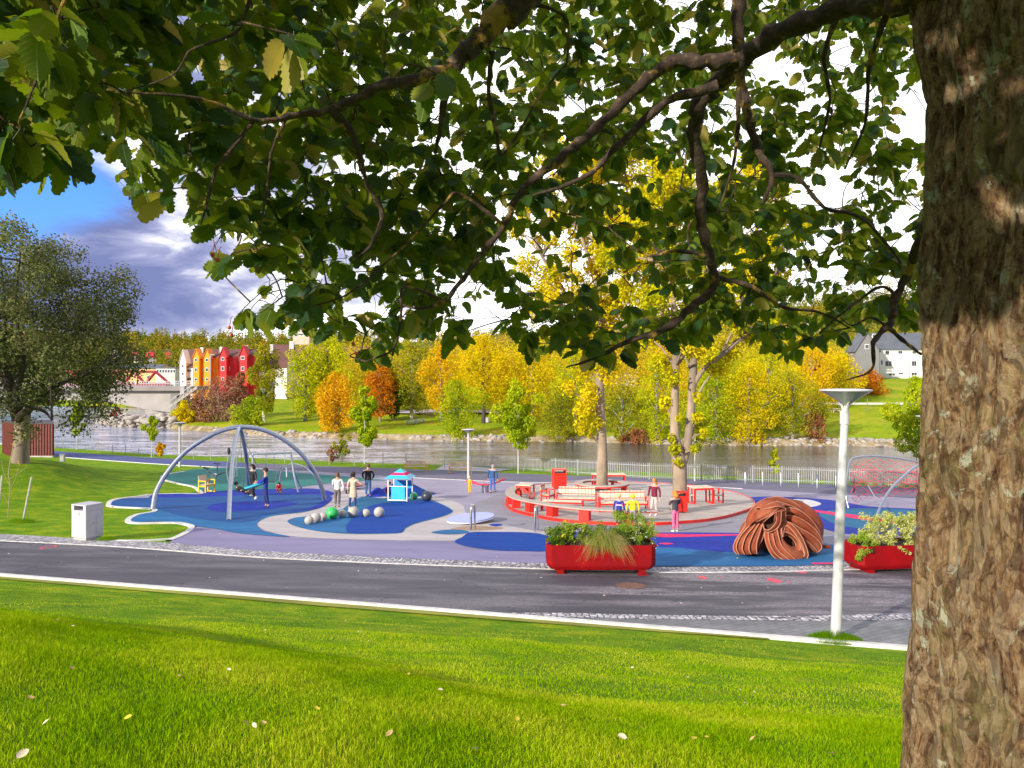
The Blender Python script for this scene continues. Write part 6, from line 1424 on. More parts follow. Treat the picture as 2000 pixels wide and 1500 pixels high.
t, b, h1, W_ = planter('long red flower box overflowing with grasses and small daisies, nearest the road', 1171, 1116, 2.86, 0, 1)
cl = lambda x0, x1, n, z0, z1, r0, r1: [(r.uniform(x0, x1), r.uniform(-.38, .38), h1+r.uniform(z0, z1), r.uniform(r0, r1)) for _ in range(n)]
plant('leafy_plant', t, cl(-1.40, 1.42, 100, -.02, .36, .08, .17), 9000, .045, 'pl_green', 5)
plant('leafy_plant', t, cl(-1.25, -.3, 26, .05, .44, .07, .13)+cl(-.5, -.2, 5, .0, .1, .07, .1), 3200, .05, 'pl_lime', 6)
plant('leafy_plant', t, cl(-.9, .1, 12, -.05, .2, .07, .12), 1100, .05, 'pl_dark', 7)
plant('leafy_plant', t, cl(.45, 1.44, 60, .05, .72, .07, .16), 7500, .034, 'pl_lime', 8)
plant('daisy_flowers', t, cl(.55, 1.42, 40, .02, .62, .06, .12)+[(1.4, -.4, h1-.02, .1)], 520, .034, 'pl_white', 9)
plant('daisy_flowers', t, cl(-1.4, -.8, 14, .1, .5, .05, .1), 260, .035, 'pl_varieg', 10)
plant('yellow_flowers', t, [(-1.16, -.44, h1+.0, .02), (-1.02, -.42, h1+.22, .03), (-1.0, -.40, h1+.25, .03)], 60, .032, 'pl_yellow', 11)
plant('violet_flowers', t, [(-.12, -.52, h1-.08, .06), (-.15, -.50, h1-.14, .05), (-1.36, -.3, h1+.03, .07)], 160, .035, 'pl_violet', 12)
grass_plume('feather_grass', t, (.08, -.15, h1), 2200, .86, 'pl_straw', 13, .0, .95, .0045)
grass_plume('feather_grass', t, (.0, -.30, h1), 1200, .88, 'pl_lime', 14, .1, .7, .005)
grass_plume('feather_grass', t, (.22, -.42, h1), 130, .95, 'pl_straw', 15, .42, .25, .006)
t, b, h1, W_ = planter('red flower box with cream and green variegated shrubs, partly behind the great trunk', 1752, 1113, 2.86, R(8), 2)
cl = lambda x0, x1, n, z0, z1, r0, r1: [(r.uniform(x0, x1), r.uniform(-.42, .38), h1+r.uniform(z0, z1), r.uniform(r0, r1)) for _ in range(n)]
plant('variegated_shrub', t, cl(-1.05, .5, 90, .0, .74, .07, .16)+[(-.3+.1*k, -.56, h1-.05-.05*k, .06) for k in range(4)], 9500, .045, 'pl_varieg', 20)
plant('leafy_plant', t, cl(-1.45, -.7, 26, -.05, .22, .08, .14)+[(-1.38, -.5, h1-.15, .13), (-1.45, -.45, h1-.3, .12), (-1.2, -.5, h1-.1, .1)], 4500, .045, 'pl_lime', 21)
plant('violet_flowers', t, [(-1.1, -.5, h1-.1, .12), (-1.2, -.4, h1+.1, .1)], 260, .035, 'pl_dark', 22)
grass_plume('feather_grass', t, (.55, 0, h1), 900, .62, 'pl_straw', 23, 0, .8, .004); plant('leafy_plant', t, cl(.3, 1.3, 24, .0, .3, .08, .14), 1600, .045, 'pl_green', 24)

# ---------------- rope climber on the right ----------------
b = G(1712, 1018); t0 = thing('rope_climber', 'climbing frame of pale bent tubes with a red rope net beside the great trunk', 'climbing frame', b)
def tubepx(name, pl, r_=.055): MB().tube(smooth_path([tuple(P(a, c, D)-b) for a, c, D in pl], 5), r_, 10).build(name, M('galv'), t0, smooth=True)
D1, D2 = G(1657, 993).y, G(1712, 1018).y
tubepx('tube', [(1657,993,D1),(1652,965,D1+.2),(1654,930,D1+.5),(1660,902,D1+.9),(1672,894,D1+1.3),(1700,891,D1+1.8),(1745,894,D1+2),(1800,905,D1+2),(1870,935,D1+1.6),(1920,990,D1+1)])
tubepx('tube', [(1712,1018,D2),(1715,1000,D2+.1),(1735,962,D2+.8),(1760,935,D2+1.6),(1800,905,D2+2.8),(1860,890,D2+4),(1920,900,D2+5)])
tubepx('brace', [(1695,948,D1+1.5),(1710,972,D1-1),(1722,986,D2+.6)], .025)
mb = MB(); top = smooth_path([(1662,905),(1700,897),(1760,900),(1830,915),(1900,950)], 3); bot = smooth_path([(1664,985),(1700,975),(1760,968),(1830,972),(1900,985)], 3); n = len(top); NV = 8
def npt(i, j):
    f = j/(NV-1); a = top[i]*(1-f)+bot[i]*f; bulge = math.sin(f*PI); D = D1+1.6-1.8*bulge+.5*math.sin(i*1.3); return P(a[0]+3*math.sin(j*2.1+i), a[1]-4*bulge*math.sin(i*.9), D)-b
for i in range(n):
    for j in range(NV):
        if i < n-1 and j < NV-1:
            mb.tube([npt(i, j), npt(i+1, j+1)], .011, 4, False); mb.tube([npt(i+1, j), npt(i, j+1)], .011, 4, False)
        if i < n-1 and j in (2, 4, 6): mb.tube([npt(i, j), npt(i+1, j)], .011, 4, False)
mb.build('net', M('rope_red'), t0, fixn=False)

# ---------------- the lion ----------------
LD = 23.6; b = G(1520, 1091); lb_ = Vector((b.x, LD, b.z)); lion = thing('lion_sculpture', 'rust brown ribbed steel lion head and mane with gaping mouth, crouching on blue rubber', 'sculpture', lb_)
def LPt(u, v, w_=0.0): return P(1400+u/4.76, 950+v/4.76, LD+w_)-lb_
def petal(name, e0, e1, bulge=.12, m='corten', rim=.018, nt_=18, ns=7, rimm='corten_edge', parent=lion, rims=(0, 1)):
    """bulging band between two edges (u, v, depth); raised lips along the edges"""
    A = smooth_path(e0, 6); B = smooth_path(e1, 6)
    def resamp(Q):
        Q = np.array(Q); s_ = np.concatenate([[0], np.cumsum(np.linalg.norm(np.diff(Q, axis=0), axis=1))]); s_ /= s_[-1]; return np.stack([np.interp(np.linspace(0, 1, nt_), s_, Q[:, k]) for k in range(3)], 1)
    A, B = resamp(A), resamp(B); V = []; Fc = []
    for lay in (0, 1):
        for i in range(nt_):
            for j in range(ns):
                f = j/(ns-1); q = A[i]*(1-f)+B[i]*f; p = LPt(q[0], q[1], q[2]-bulge*math.sin(f*PI)*math.sin(PI*min(1, (i+.6)/(nt_)))**.5+lay*.05); V.append(p)
    o = nt_*ns
    for i in range(nt_-1):
        for j in range(ns-1):
            a = i*ns+j; Fc.append((a, a+1, a+ns+1, a+ns)); Fc.append((o+a, o+a+ns, o+a+ns+1, o+a+1))
    for i in range(nt_-1):
        for j in (0, ns-1): a = i*ns+j; Fc.append((a, a+ns, o+a+ns, o+a) if j == 0 else (a+ns, a, o+a, o+a+ns))
    for i in (0, nt_-1):
        for j in range(ns-1): a = i*ns+j; Fc.append((a+1, a, o+a, o+a+1) if i == 0 else (a, a+1, o+a+1, o+a))
    mb = MB(); mb.add(V, Fc); ob = mb.build(name, M(m), parent, smooth=True)
    for e, Q in ((0, A), (1, B)):
        if e in rims: MB().tube([LPt(q[0], q[1], q[2]-.025) for q in Q], rim, 6).build('rib', M(rimm), ob, smooth=True)
    return ob
# mane sweeping right: successive shells from the crown down
crest = [(470,108,.35),(560,97,.45),(650,118,.5),(760,178,.55),(850,268,.6),(925,370,.65),(975,455,.6),(987,500,.5),(955,522,.4)]
r1 = [(555,135,.2),(640,160,.25),(720,190,.3),(820,255,.35),(895,330,.4),(945,410,.42),(980,485,.42),(955,522,.35)]
r2 = [(630,205,.05),(700,200,.08),(780,228,.12),(870,300,.18),(930,380,.22),(958,430,.25),(968,480,.28),(955,520,.3)]
r3 = [(640,268,-.05),(700,272,-.05),(780,300,0),(860,352,.08),(925,410,.14),(965,475,.2),(978,520,.22),(975,560,.2)]
r4 = [(640,318,-.12),(700,345,-.12),(770,385,-.08),(850,430,0),(920,480,.08),(965,530,.14),(975,575,.14),(940,610,.1)]
r5 = [(640,345,-.2),(700,400,-.2),(770,455,-.15),(840,510,-.08),(900,560,0),(930,595,.05),(938,608,.08),(935,614,.08)]
r6 = [(640,360,-.24),(690,430,-.25),(740,490,-.2),(790,540,-.14),(840,590,-.08),(865,608,-.02),(870,612,0),(872,614,0)]
for i, (e0, e1) in enumerate(((crest, r1), (r1, r2), (r2, r3), (r3, r4), (r4, r5), (r5, r6))): petal('mane_plate', e0, [(u_, v_, w_+.12) for u_, v_, w_ in e1], .20-.018*i, rims=(0, 1) if i == 5 else (0,))
# back of the body so that the shell has depth
mb = MB(); c = LPt(640, 400, .95); mb.sphere(c, (1.18, .80, .98), 30, 18)
for v in mb.v:
    if v.z < .02: v.z = .02
mb.build('back', M('corten'), lion, smooth=True)
# right big loop: long ear-like shell round an opening, curling to the front paw
L0 = [(610,330,-.25),(660,330,-.28),(730,385,-.28),(790,470,-.28),(830,560,-.3),(848,620,-.32),(845,665,-.34),(800,682,-.36),(740,684,-.38)]
L1 = [(605,385,-.30),(650,365,-.32),(705,410,-.34),(755,480,-.36),(790,545,-.38),(812,600,-.4),(815,640,-.42),(790,665,-.42),(740,684,-.40)]
petal('mane_plate', L0, L1, .06)
L2 = [(600,430,-.30),(650,425,-.30),(700,450,-.30),(745,490,-.3),(770,530,-.3),(780,565,-.32),(770,590,-.34),(740,600,-.36)]
petal('mane_plate', [(604,388,-.26),(648,368,-.26),(702,412,-.26),(752,482,-.28),(785,545,-.3),(806,598,-.34),(805,635,-.36),(770,640,-.38)], L2, .05, rims=(0, 1))
petal('mane_plate', L2, [(605,470,-.18),(650,455,-.15),(690,475,-.12),(720,510,-.1),(735,540,-.12),(735,560,-.2),(720,570,-.28),(705,565,-.33)], .05, rims=(1,))
mb = MB(); mb.prism([LPt(*q) for q in ((600,470,.02),(650,460,.02),(700,490,.02),(730,560,.02),(700,570,.02),(640,545,.02),(610,510,.02))], (0, .04, 0)); mb.build('opening', mat('lion_dark', (.07,.025,.012), .9), lion)
# sweep from the jaw to the front: four ribs
s0 = [(445,425,-.45),(448,480,-.50),(462,540,-.55),(488,600,-.58),(520,645,-.6),(560,680,-.6)]
s1 = [(480,430,-.52),(485,490,-.57),(500,550,-.60),(530,605,-.62),(565,645,-.64),(620,684,-.64)]
s2 = [(520,435,-.55),(530,500,-.6),(550,560,-.62),(585,610,-.64),(625,645,-.66),(680,686,-.66)]
s3 = [(560,400,-.52),(575,470,-.56),(595,535,-.6),(635,590,-.62),(690,640,-.62),(735,684,-.6)]
s4 = [(605,390,-.42),(600,455,-.46),(615,515,-.5),(655,560,-.54),(720,605,-.54),(790,668,-.5)]
for e0, e1 in ((s0, s1), (s1, s2), (s2, s3), (s3, s4)): petal('beard_plate', [(u_, v_, w_+.07) for u_, v_, w_ in e0], e1, .03, rims=(0, 1))
petal('beard_plate', [(605,330,-.30),(600,390,-.42),(604,430,-.46),(612,470,-.48)], [(640,300,-.2),(640,350,-.25),(625,410,-.34),(615,468,-.46)], .04)
petal('beard_plate', s4, [(612,500,-.40),(650,535,-.38),(700,562,-.36),(745,590,-.36),(790,600,-.38),(815,640,-.42)], .05, rims=(0,))
# left paw fan
p0 = [(262,372,-.1),(225,425,-.15),(180,490,-.22),(158,545,-.26),(156,590,-.28),(185,628,-.30)]
p1 = [(330,345,-.25),(285,385,-.30),(225,455,-.38),(190,525,-.42),(182,580,-.44),(205,630,-.45)]
p2 = [(365,342,-.32),(325,395,-.38),(275,455,-.46),(245,530,-.5),(238,590,-.52),(260,632,-.52)]
p3 = [(398,340,-.36),(365,395,-.43),(330,460,-.50),(305,530,-.54),(300,590,-.56),(318,630,-.55)]
p4 = [(430,338,-.38),(410,400,-.44),(390,460,-.50),(372,520,-.53),(368,575,-.54),(372,626,-.5)]
p5 = [(440,420,-.30),(436,450,-.32),(425,485,-.34),(408,520,-.36),(392,545,-.36),(382,560,-.36)]
for e0, e1 in ((p0, p1), (p1, p2), (p2, p3), (p3, p4)): petal('paw_plate', [(u_, v_, w_+.09) for u_, v_, w_ in e0], e1, .03)
petal('paw_plate', p4, p5, .02, rims=(1,))
mb = MB(); mb.sphere(LPt(320, 470, .12), (.36, .42, .55), 20, 12)
for v in mb.v: v.z = max(v.z, .02)
mb.build('paw', M('corten'), lion, smooth=True)
# head: brow, cheek, muzzle with gaping mouth
petal('face_plate', [(262,375,0),(268,320,-.02),(285,262,-.02),(325,205,.02),(380,150,.1),(470,105,.3)], [(300,372,-.30),(318,320,-.38),(345,270,-.42),(395,215,-.38),(460,168,-.25),(540,135,.05)], .14, rim=.012, rims=(0,))
petal('face_plate', [(300,372,-.30),(318,320,-.38),(345,270,-.42),(395,215,-.38),(460,168,-.25),(540,135,.05)], [(335,330,-.44),(385,322,-.58),(430,300,-.68),(480,272,-.72),(540,228,-.66),(620,165,-.30)], .15, rim=.012, rims=(1,))
petal('muzzle', [(335,330,-.42),(385,322,-.56),(430,300,-.66),(480,272,-.70),(540,228,-.66),(636,202,-.45)], [(430,338,-.42),(445,325,-.58),(470,300,-.68),(505,272,-.74),(552,240,-.72),(638,222,-.48)], .03, rim=.012, rims=(1,))
petal('muzzle', [(470,168,-.32),(520,150,-.28),(560,142,-.22),(625,158,-.12)], [(480,200,-.55),(540,190,-.62),(590,190,-.58),(638,205,-.42)], .06, rim=.014)
petal('lower_jaw', [(552,240,-.72),(558,280,-.70),(550,330,-.66),(520,375,-.60),(480,405,-.55),(440,392,-.5),(432,350,-.45)], [(600,232,-.62),(598,290,-.60),(588,350,-.56),(548,398,-.52),(490,424,-.48),(445,420,-.42),(436,360,-.36)], .05, rim=.014)
petal('lower_jaw', [(600,232,-.62),(598,290,-.60),(588,350,-.56),(560,398,-.52)], [(640,205,-.46),(640,270,-.40),(636,330,-.34),(606,392,-.40)], .05, rim=.014)
mb = MB(); mb.prism([LPt(*q) for q in ((430,338,-.28),(470,300,-.38),(515,270,-.44),(552,242,-.46),(560,290,-.44),(540,350,-.40),(490,404,-.34),(446,398,-.30))], (0, .04, 0)); mb.build('mouth', M('lion_dark'), lion)
MB().tube([LPt(548,255,-.74), LPt(540,300,-.70), LPt(530,335,-.62)], [.035, .028, .008], 6).build('fang', M('corten'), lion, smooth=True)
for q in ((466, 212, -.60), (380, 205, -.40)):
    ey = MB(); c = LPt(*q); ey.sphere(c, (.06, .03, .028), 12, 8); eo = ey.build('eye', M('lion_dark'), lion, smooth=True); MB().tube([c+Vector((-.085, -.02, .0)), c+Vector((-.02, -.035, .035)), c+Vector((.05, -.03, .028)), c+Vector((.10, -.02, -.01))], .013, 6).build('lid', M('corten_edge'), eo, smooth=True)
for k in range(3): MB().tube([LPt(960, 545+k*12, .3), LPt(1055, 552+k*11, .5)], .022, 6).build('tail_bar', M('corten'), lion, smooth=True)
# ---------------- people ----------------
def skinned(name, V, E, m, parent, sub=1, root=0):
    me = bpy.data.meshes.new('tmp'); me.from_pydata([v[:3] for v in V], E, []); me.update()
    o = bpy.data.objects.new('tmp', me); C.objects.link(o); md = o.modifiers.new('s', 'SKIN'); md.use_smooth_shade = True
    if not me.skin_vertices: 
        bmm = bmesh.new(); bmm.from_mesh(me); bmm.verts.layers.skin.verify(); bmm.to_mesh(me); bmm.free()
    for i, v in enumerate(V):
        sk = me.skin_vertices[0].data[i]; sk.radius = (v[3], v[4] if len(v) > 4 else v[3]); sk.use_root = (i == root)
    if sub: ms = o.modifiers.new('d', 'SUBSURF'); ms.levels = sub; ms.render_levels = sub
    dg = bpy.context.evaluated_depsgraph_get(); dg.update(); ev = o.evaluated_get(dg); nm = bpy.data.meshes.new_from_object(ev, depsgraph=dg); nm.name = name
    bpy.data.objects.remove(o); nm.materials.clear(); r_ = link(name, nm, m, parent, smooth=True); return r_
for n_, c in dict(skin=(.55,.33,.24), navy=(.012,.025,.13), blackc=(.012,.012,.018), jeans=(.035,.11,.26), jeans_dark=(.02,.05,.16), cream=(.72,.68,.64), camel=(.52,.41,.29), stripe_grey=(.13,.11,.10), yellowc=(.85,.62,.01), mustard=(.75,.38,.01), maroon=(.17,.006,.03), pinkc=(.72,.14,.26), charcoal=(.05,.045,.055), greyc=(.27,.25,.27), beigec=(.48,.40,.36), blue_jk=(.02,.08,.22), royal=(.02,.03,.30), redc=(.42,.01,.03), whitec=(.8,.8,.8), hair_dark=(.03,.015,.01), hair_brown=(.12,.06,.035), hair_ginger=(.55,.20,.03), hair_blond=(.60,.42,.18), hair_grey=(.30,.27,.25), skinny_blue=(.05,.12,.42)).items():
    mat(n_, c, .8, .22, 9, bump=.3, bscale=25)
def person(label, px, py, H, rz, top='blackc', legs='jeans', hair='hair_dark', shoe='whitec', hairlen=0, elL=None, wrL=None, elR=None, wrR=None, knL=None, anL=None, knR=None, anR=None, pelvis=(0,0,.52), chest=None, head=None, coat=0, hood=None, up=0, wide=1.0, base=None, hat=None, toe=None, group=None, sleeve=1.0, child=0):
    b = base or G(px, py, up); t = thing('person', label, 'person', b, rz, group)
    pv = np.array(pelvis, float); ch = np.array(chest if chest else (pv[0], pv[1], pv[2]+.22), float); up_ = (ch-pv)/np.linalg.norm(ch-pv)
    nb = ch+up_*.085; hd = np.array(head if head else nb+up_*(.105+.012*child)+np.array([0, -.008, 0]), float); wide = wide*1.13; sw = .100*wide
    side = np.array([1., 0, 0]); hk = 1.12+.22*child
    sh = {s: ch+up_*.055+side*s*sw for s in (-1, 1)}
    el = {-1: elL or (-.135*wide, .012, None), 1: elR or (.135*wide, .012, None)}; wr = {-1: wrL, 1: wrR}; J = {}
    for s in (-1, 1):
        e = el[s]; e = np.array((e[0], e[1], e[2] if e[2] is not None else sh[s][2]-.165)); w_ = np.array(wr[s] if wr[s] else (s*.145*wide, -.025, e[2]-.145)); J[s] = (sh[s], e, w_)
    hp = {s: pv+np.array([s*.048, 0, -.03]) for s in (-1, 1)}; kn = {-1: np.array(knL or (-.052, -.005, .275)), 1: np.array(knR or (.052, -.005, .275))}; an = {-1: np.array(anL or (-.055, .012, .045)), 1: np.array(anR or (.055, .012, .045))}
    tv = np.array(toe if toe else (0, -.085, -.028))
    V = []; E = []
    def add(p, r1_, r2_=None, fr_=None):
        V.append((p[0]*H, p[1]*H, p[2]*H, r1_*H, (r2_ or r1_)*H)); 
        if fr_ is not None: E.append((fr_, len(V)-1))
        return len(V)-1
    i0 = add(pv, .072, .056); i1 = add(pv+up_*.1, .064, .048, i0); i2 = add(ch, .078, .052, i1); i3 = add(nb, .036, .034, i2); i4 = add(nb+(hd-nb)*.45, .030, .030, i3); i5 = add(hd-up_*.02, .043*hk, .045*hk, i4); i6 = add(hd+up_*.03, .044*hk, .048*hk, i5)
    for s in (-1, 1):
        S, e, w_ = J[s]; a = add(S, .034, .034, i2); bq = add(e, .024, None, a); c = add(w_, .016, None, bq); dv = (w_-e)/np.linalg.norm(w_-e); pm = add(w_+dv*.038, .015, .010, c)
        for k, (off_, ln_2) in enumerate(((-.012, .034), (-.004, .040), (.004, .038), (.012, .030))):
            q = w_+dv*.05+np.array([off_, 0, 0]); f1_ = add(q, .0050, None, pm); add(q+dv*ln_2+np.array([0, -.008, 0]), .0045, None, f1_)
        th_ = add(w_+dv*.03+np.array([-s*.018, -.008, 0]), .0055, None, pm); add(w_+dv*.055+np.array([-s*.024, -.014, 0]), .005, None, th_)
        g = add(hp[s], .050, .052, i0); k_ = add(kn[s], .034, None, g); a_ = add(an[s], .020, None, k_); add(an[s]+tv*.6, .012, .010, a_)
    bo_ = skinned('body', V, E, M('skin'), t, 1)
    # face
    fd = np.array([0, -1, 0]); hm = np.array(hd)*H; R_ = .047*H*hk
    mb = MB()
    for s in (-1, 1): mb.sphere(hm+np.array([s*.34*R_, -R_*.93, R_*.10]), R_*.12, 6, 5)
    mb.build('eyes', M('dark'), bo_, smooth=True)
    mb = MB(); mb.sphere(hm+np.array([0, -R_*1.06, -R_*.12]), (R_*.14, R_*.2, R_*.24), 6, 5); mb.build('nose', M('skin'), bo_, smooth=True)
    mb = MB(); mb.sphere(hm+np.array([0, -R_*.96, -R_*.48]), (R_*.26, R_*.08, R_*.06), 6, 5); mb.build('mouth', mat('lips', (.35,.09,.08), .6), bo_, smooth=True)
    # hair
    mb = MB(); n1_, n2_ = 14, 8; VV_ = []; FF_ = []
    for i in range(n2_+1):
        for k in range(n1_):
            a = 2*PI*k/n1_; el_ = PI/2-(PI*.5+(.55 if math.sin(a) > -.3 else .02))*i/n2_; rr_ = R_*(1.20+.05*math.sin(k*2.3))
            VV_.append(hm+np.array([rr_*math.cos(el_)*math.cos(a)*.98, rr_*math.cos(el_)*math.sin(a)*1.08+R_*.10, rr_*math.sin(el_)*1.05+R_*.22]))
    for i in range(n2_):
        for k in range(n1_): j = (k+1) % n1_; FF_.append((i*n1_+k, i*n1_+n1_+k, i*n1_+n1_+j, i*n1_+j))
    mb.add(VV_, FF_)
    if hairlen: mb.tube([hm+np.array([0, R_*.55, R_*.3]), hm+np.array([0, R_*.95, -R_*.6]), hm+np.array([0, R_*1.0, -hairlen*H*.6]), hm+np.array([0, R_*.9, -hairlen*H])], [R_*1.0, R_*1.35, R_*1.3, R_*.7], 9)
    mb.build('hair', M(hair), t, smooth=True)
    if hood: MB().sphere(hm+np.array([0, R_*.35, -R_*.05]), (R_*1.32, R_*1.2, R_*1.38), 12, 9).build('hood', M(hood), t, smooth=True)
    if hat: MB().sphere(hm+np.array([0, R_*.1, R_*.45]), (R_*1.18, R_*1.25, R_*.85), 12, 8).build('cap', M(hat), t, smooth=True)
    # jacket
    V = []; E = []; j0 = add(pv-up_*.045, .082*wide, .068); j9 = add(pv+up_*.02, .086*wide, .066, j0); j1 = add(pv+up_*.1, .080*wide, .062, j9); j2 = add(ch, .086*wide, .068, j1); j3 = add(nb-up_*.012, .048, .046, j2)
    for s in (-1, 1): S, e, w_ = J[s]; a = add(S-np.array([0, 0, .012]), .036, .040, j2); c = add(e, .031, None, a); add(e+(w_-e)*.94*sleeve, .026, None, c)
    skinned('jacket' if not coat else 'coat', V, E, M(top), t, 1)
    if coat:
        zt, zb = (pv[2]+.06)*H, (pv[2]-coat)*H; MB().lathe((pv[0]*H, pv[1]*H, 0), [(.112*H, zb), (.118*H, zb+.01*H), (.103*H, (zt+zb)/2), (.086*H, zt)], 16, sy=.74).build('coat_skirt', M(top), t, smooth=True)
    # trousers
    V = []; E = []; jt = add(pv+up_*.07, .070, .054); j0 = add(pv+up_*.01, .076, .058, jt)
    for s in (-1, 1): g = add(hp[s]-np.array([0, 0, .01]), .054, .056, j0); k_ = add(kn[s], .041, None, g); add(kn[s]+(an[s]-kn[s])*.88, .031, None, k_)
    skinned('trousers', V, E, M(legs), t, 1)
    for s in (-1, 1):
        a = an[s]; V = []; E = []; q = add(a+np.array([0, .012, -.022]), .025, .020); q = add(a+tv*.5+np.array([0, 0, -.008]), .026, .018, q); add(a+tv*1.1, .022, .014, q); skinned('shoe', V, E, M(shoe), t, 1)
    return t
AW = PI
person('man in dark blue jacket and trousers pushing the basket swing', 519, 991, 1.80, R(-78), 'royal', 'navy', 'hair_dark', 'blackc', elL=(-.14,-.09,.66), wrL=(-.10,-.22,.64), elR=(.13,-.08,.66), wrR=(.08,-.22,.63), anR=(.06,.075,.05), knR=(.05,.03,.28), knL=(-.05,-.03,.28), wide=1.08)
person('woman all in black standing behind the basket swing', 493, 969, 1.68, R(-30), 'blackc', 'blackc', 'hair_dark', 'whitec', hairlen=.10, elL=(-.12,-.05,.64), wrL=(-.07,-.14,.58))
ps = G(478, 985); 
person('child in black with striped purple and white shoes leaning back in the basket swing', 480, 985, 1.5, R(78), 'blackc', 'blackc', 'hair_dark', 'whitec', pelvis=(0,.15,.40), chest=(0,.36,.50), head=(0,.47,.62), knL=(-.06,-.12,.40), knR=(.05,-.08,.43), anL=(-.06,-.20,.20), anR=(.05,-.16,.23), elL=(-.13,.30,.40), wrL=(-.17,.20,.45), elR=(.13,.30,.40), wrR=(.17,.20,.45), toe=(0,-.075,.02), base=G(488, 985))
person('small child in red crouching on a black disc under the swing bar', 545, 963, 1.05, R(15), 'redc', 'redc', 'hair_dark', 'blackc', pelvis=(0,.05,.22), chest=(0,-.06,.40), head=(0,-.14,.50), knL=(-.10,-.12,.26), knR=(.10,-.12,.26), anL=(-.07,-.02,.06), anR=(.07,-.02,.06), elL=(-.15,-.12,.30), wrL=(-.05,-.18,.25), elR=(.15,-.12,.30), wrR=(.05,-.18,.25), child=1)
b = G(545, 963); o = MB().lathe((0, 0, 0), [(.30, 0), (.30, .03), (.27, .04)], 20).build('disc_seat', M('rubber_black'), None); o.location = b; setp(o, 'black rubber disc under the crouching child in red', 'rubber disc')
person('woman in white blouse and striped grey trousers seen from behind', 659, 991, 1.62, AW+R(8), 'cream', 'stripe_grey', 'hair_brown', 'blackc', hairlen=.04, elR=(.13,-.03,.66), wrR=(.12,-.14,.61), wide=1.06, anL=(-.045,-.03,.045), anR=(.05,.035,.05))
person('woman in long beige coat and jeans holding hands with the woman in white', 690, 994, 1.68, AW-R(12), 'camel', 'jeans_dark', 'hair_dark', 'whitec', hairlen=.03, coat=.20, elL=(-.17,-.03,.70), wrL=(-.26,-.08,.64), anR=(.10,.04,.045), knR=(.085,.015,.275), anL=(-.05,0,.045))
person('man in black jacket and blue jeans standing with his back turned', 719, 971, 1.78, AW+R(6), 'blackc', 'jeans', 'hair_brown', 'blackc', elL=(-.17,.02,.66), wrL=(-.13,-.08,.56), elR=(.17,.02,.66), wrR=(.13,-.08,.56), wide=1.12)
person('child in dark red top crouching behind the left post of the playhouse', 757, 973, 1.25, R(70), 'redc', 'navy', 'hair_dark', 'whitec', pelvis=(0,.06,.28), chest=(0,-.03,.48), head=(0,-.10,.62), knL=(-.07,-.15,.30), knR=(.07,-.15,.30), anL=(-.06,-.02,.05), anR=(.06,-.02,.05), child=.7)
person('small child in a mustard yellow suit beside the red spinner', 917, 964, 1.0, R(150), 'mustard', 'mustard', 'hair_blond', 'mustard', child=1, elR=(.15,-.06,.62), wrR=(.16,-.14,.60))
person('man in blue jacket and jeans walking away past the red spinner', 962, 963, 1.72, AW-R(25), 'blue_jk', 'skinny_blue', 'hair_grey', 'blackc', knL=(-.05,-.04,.28), anL=(-.04,-.07,.06), knR=(.05,.02,.28), anR=(.05,.07,.05), wide=1.1, head=(0,-.05,.90))
person('boy in a bright blue jacket with white stripe on the deck', 1209, 1028, 1.28, R(168), 'royal', 'blackc', 'hair_blond', 'blackc', child=.6)
person('child in a yellow hooded raincoat seen from behind', 1236, 1029, 1.30, R(172), 'yellowc', 'greyc', 'hair_blond', 'greyc', hood='yellowc', child=.6, wide=1.15)
person('woman with long ginger hair in a maroon sweater and pale trousers', 1278, 1012, 1.62, R(-35), 'maroon', 'beigec', 'hair_ginger', 'whitec', hairlen=.15, up=.12, anL=(-.06,-.08,.045), knL=(-.055,-.04,.28), wide=1.06)
person('girl in dark grey jacket and pink trousers looking down at her phone', 1319, 1039, 1.58, R(205), 'charcoal', 'pinkc', 'hair_ginger', 'whitec', hairlen=.10, elL=(-.14,-.04,.66), wrL=(-.05,-.14,.68), elR=(.14,-.04,.66), wrR=(.05,-.14,.68), head=(0,-.03,.915))
b = G(1319, 1039); o = MB().box((0, 0, 0), (.07, .012, .14), bev=.004).build('phone', M('dark'), None); rzz = R(205); o.location = b+Vector((.235*math.sin(rzz), -.235*math.cos(rzz), 1.10)); o.rotation_euler = (R(-35), 0, rzz); setp(o, 'dark phone held by the girl in pink trousers', 'phone')
b = G(1209, 1028); o = MB().box((0, 0, 0), (.24, .012, .035), bev=.004).build('stripe', M('whitec'), None); o.location = b+Vector((0, -.125, .86)); setp(o, 'white reflective stripe across the back of the blue jacket', 'stripe')
o.parent = [x for x in bpy.data.objects if x.name.startswith('person') and 'bright blue' in str(x.get('label'))][0]; o.location = (0, .115, .86); 
for k in ('label', 'category'): del o[k]

b = G(668, 985); b.z += .72; o = MB().sphere((0, 0, 0), (.15, .07, .14), 12, 8).build('handbag', mat('bag_pattern', (.55,.45,.42), .6, .6, 40), None, smooth=True); o.location = b; MB().tube([(-.1, 0, .10), (0, 0, .30), (.1, 0, .10)], .012, 6).build('strap', M('blackc'), o); setp(o, 'patterned handbag at the hip of the woman in the white blouse', 'handbag')
b = G(679, 986); b.z += .62; o = MB().box((0, 0, 0), (.22, .09, .18), bev=.03).build('handbag', M('blackc'), None); o.location = b; MB().tube([(-.07, 0, .08), (0, 0, .2), (.07, 0, .08)], .012, 6).build('strap', M('blackc'), o); setp(o, 'small dark bag hanging behind the beige coat', 'handbag')

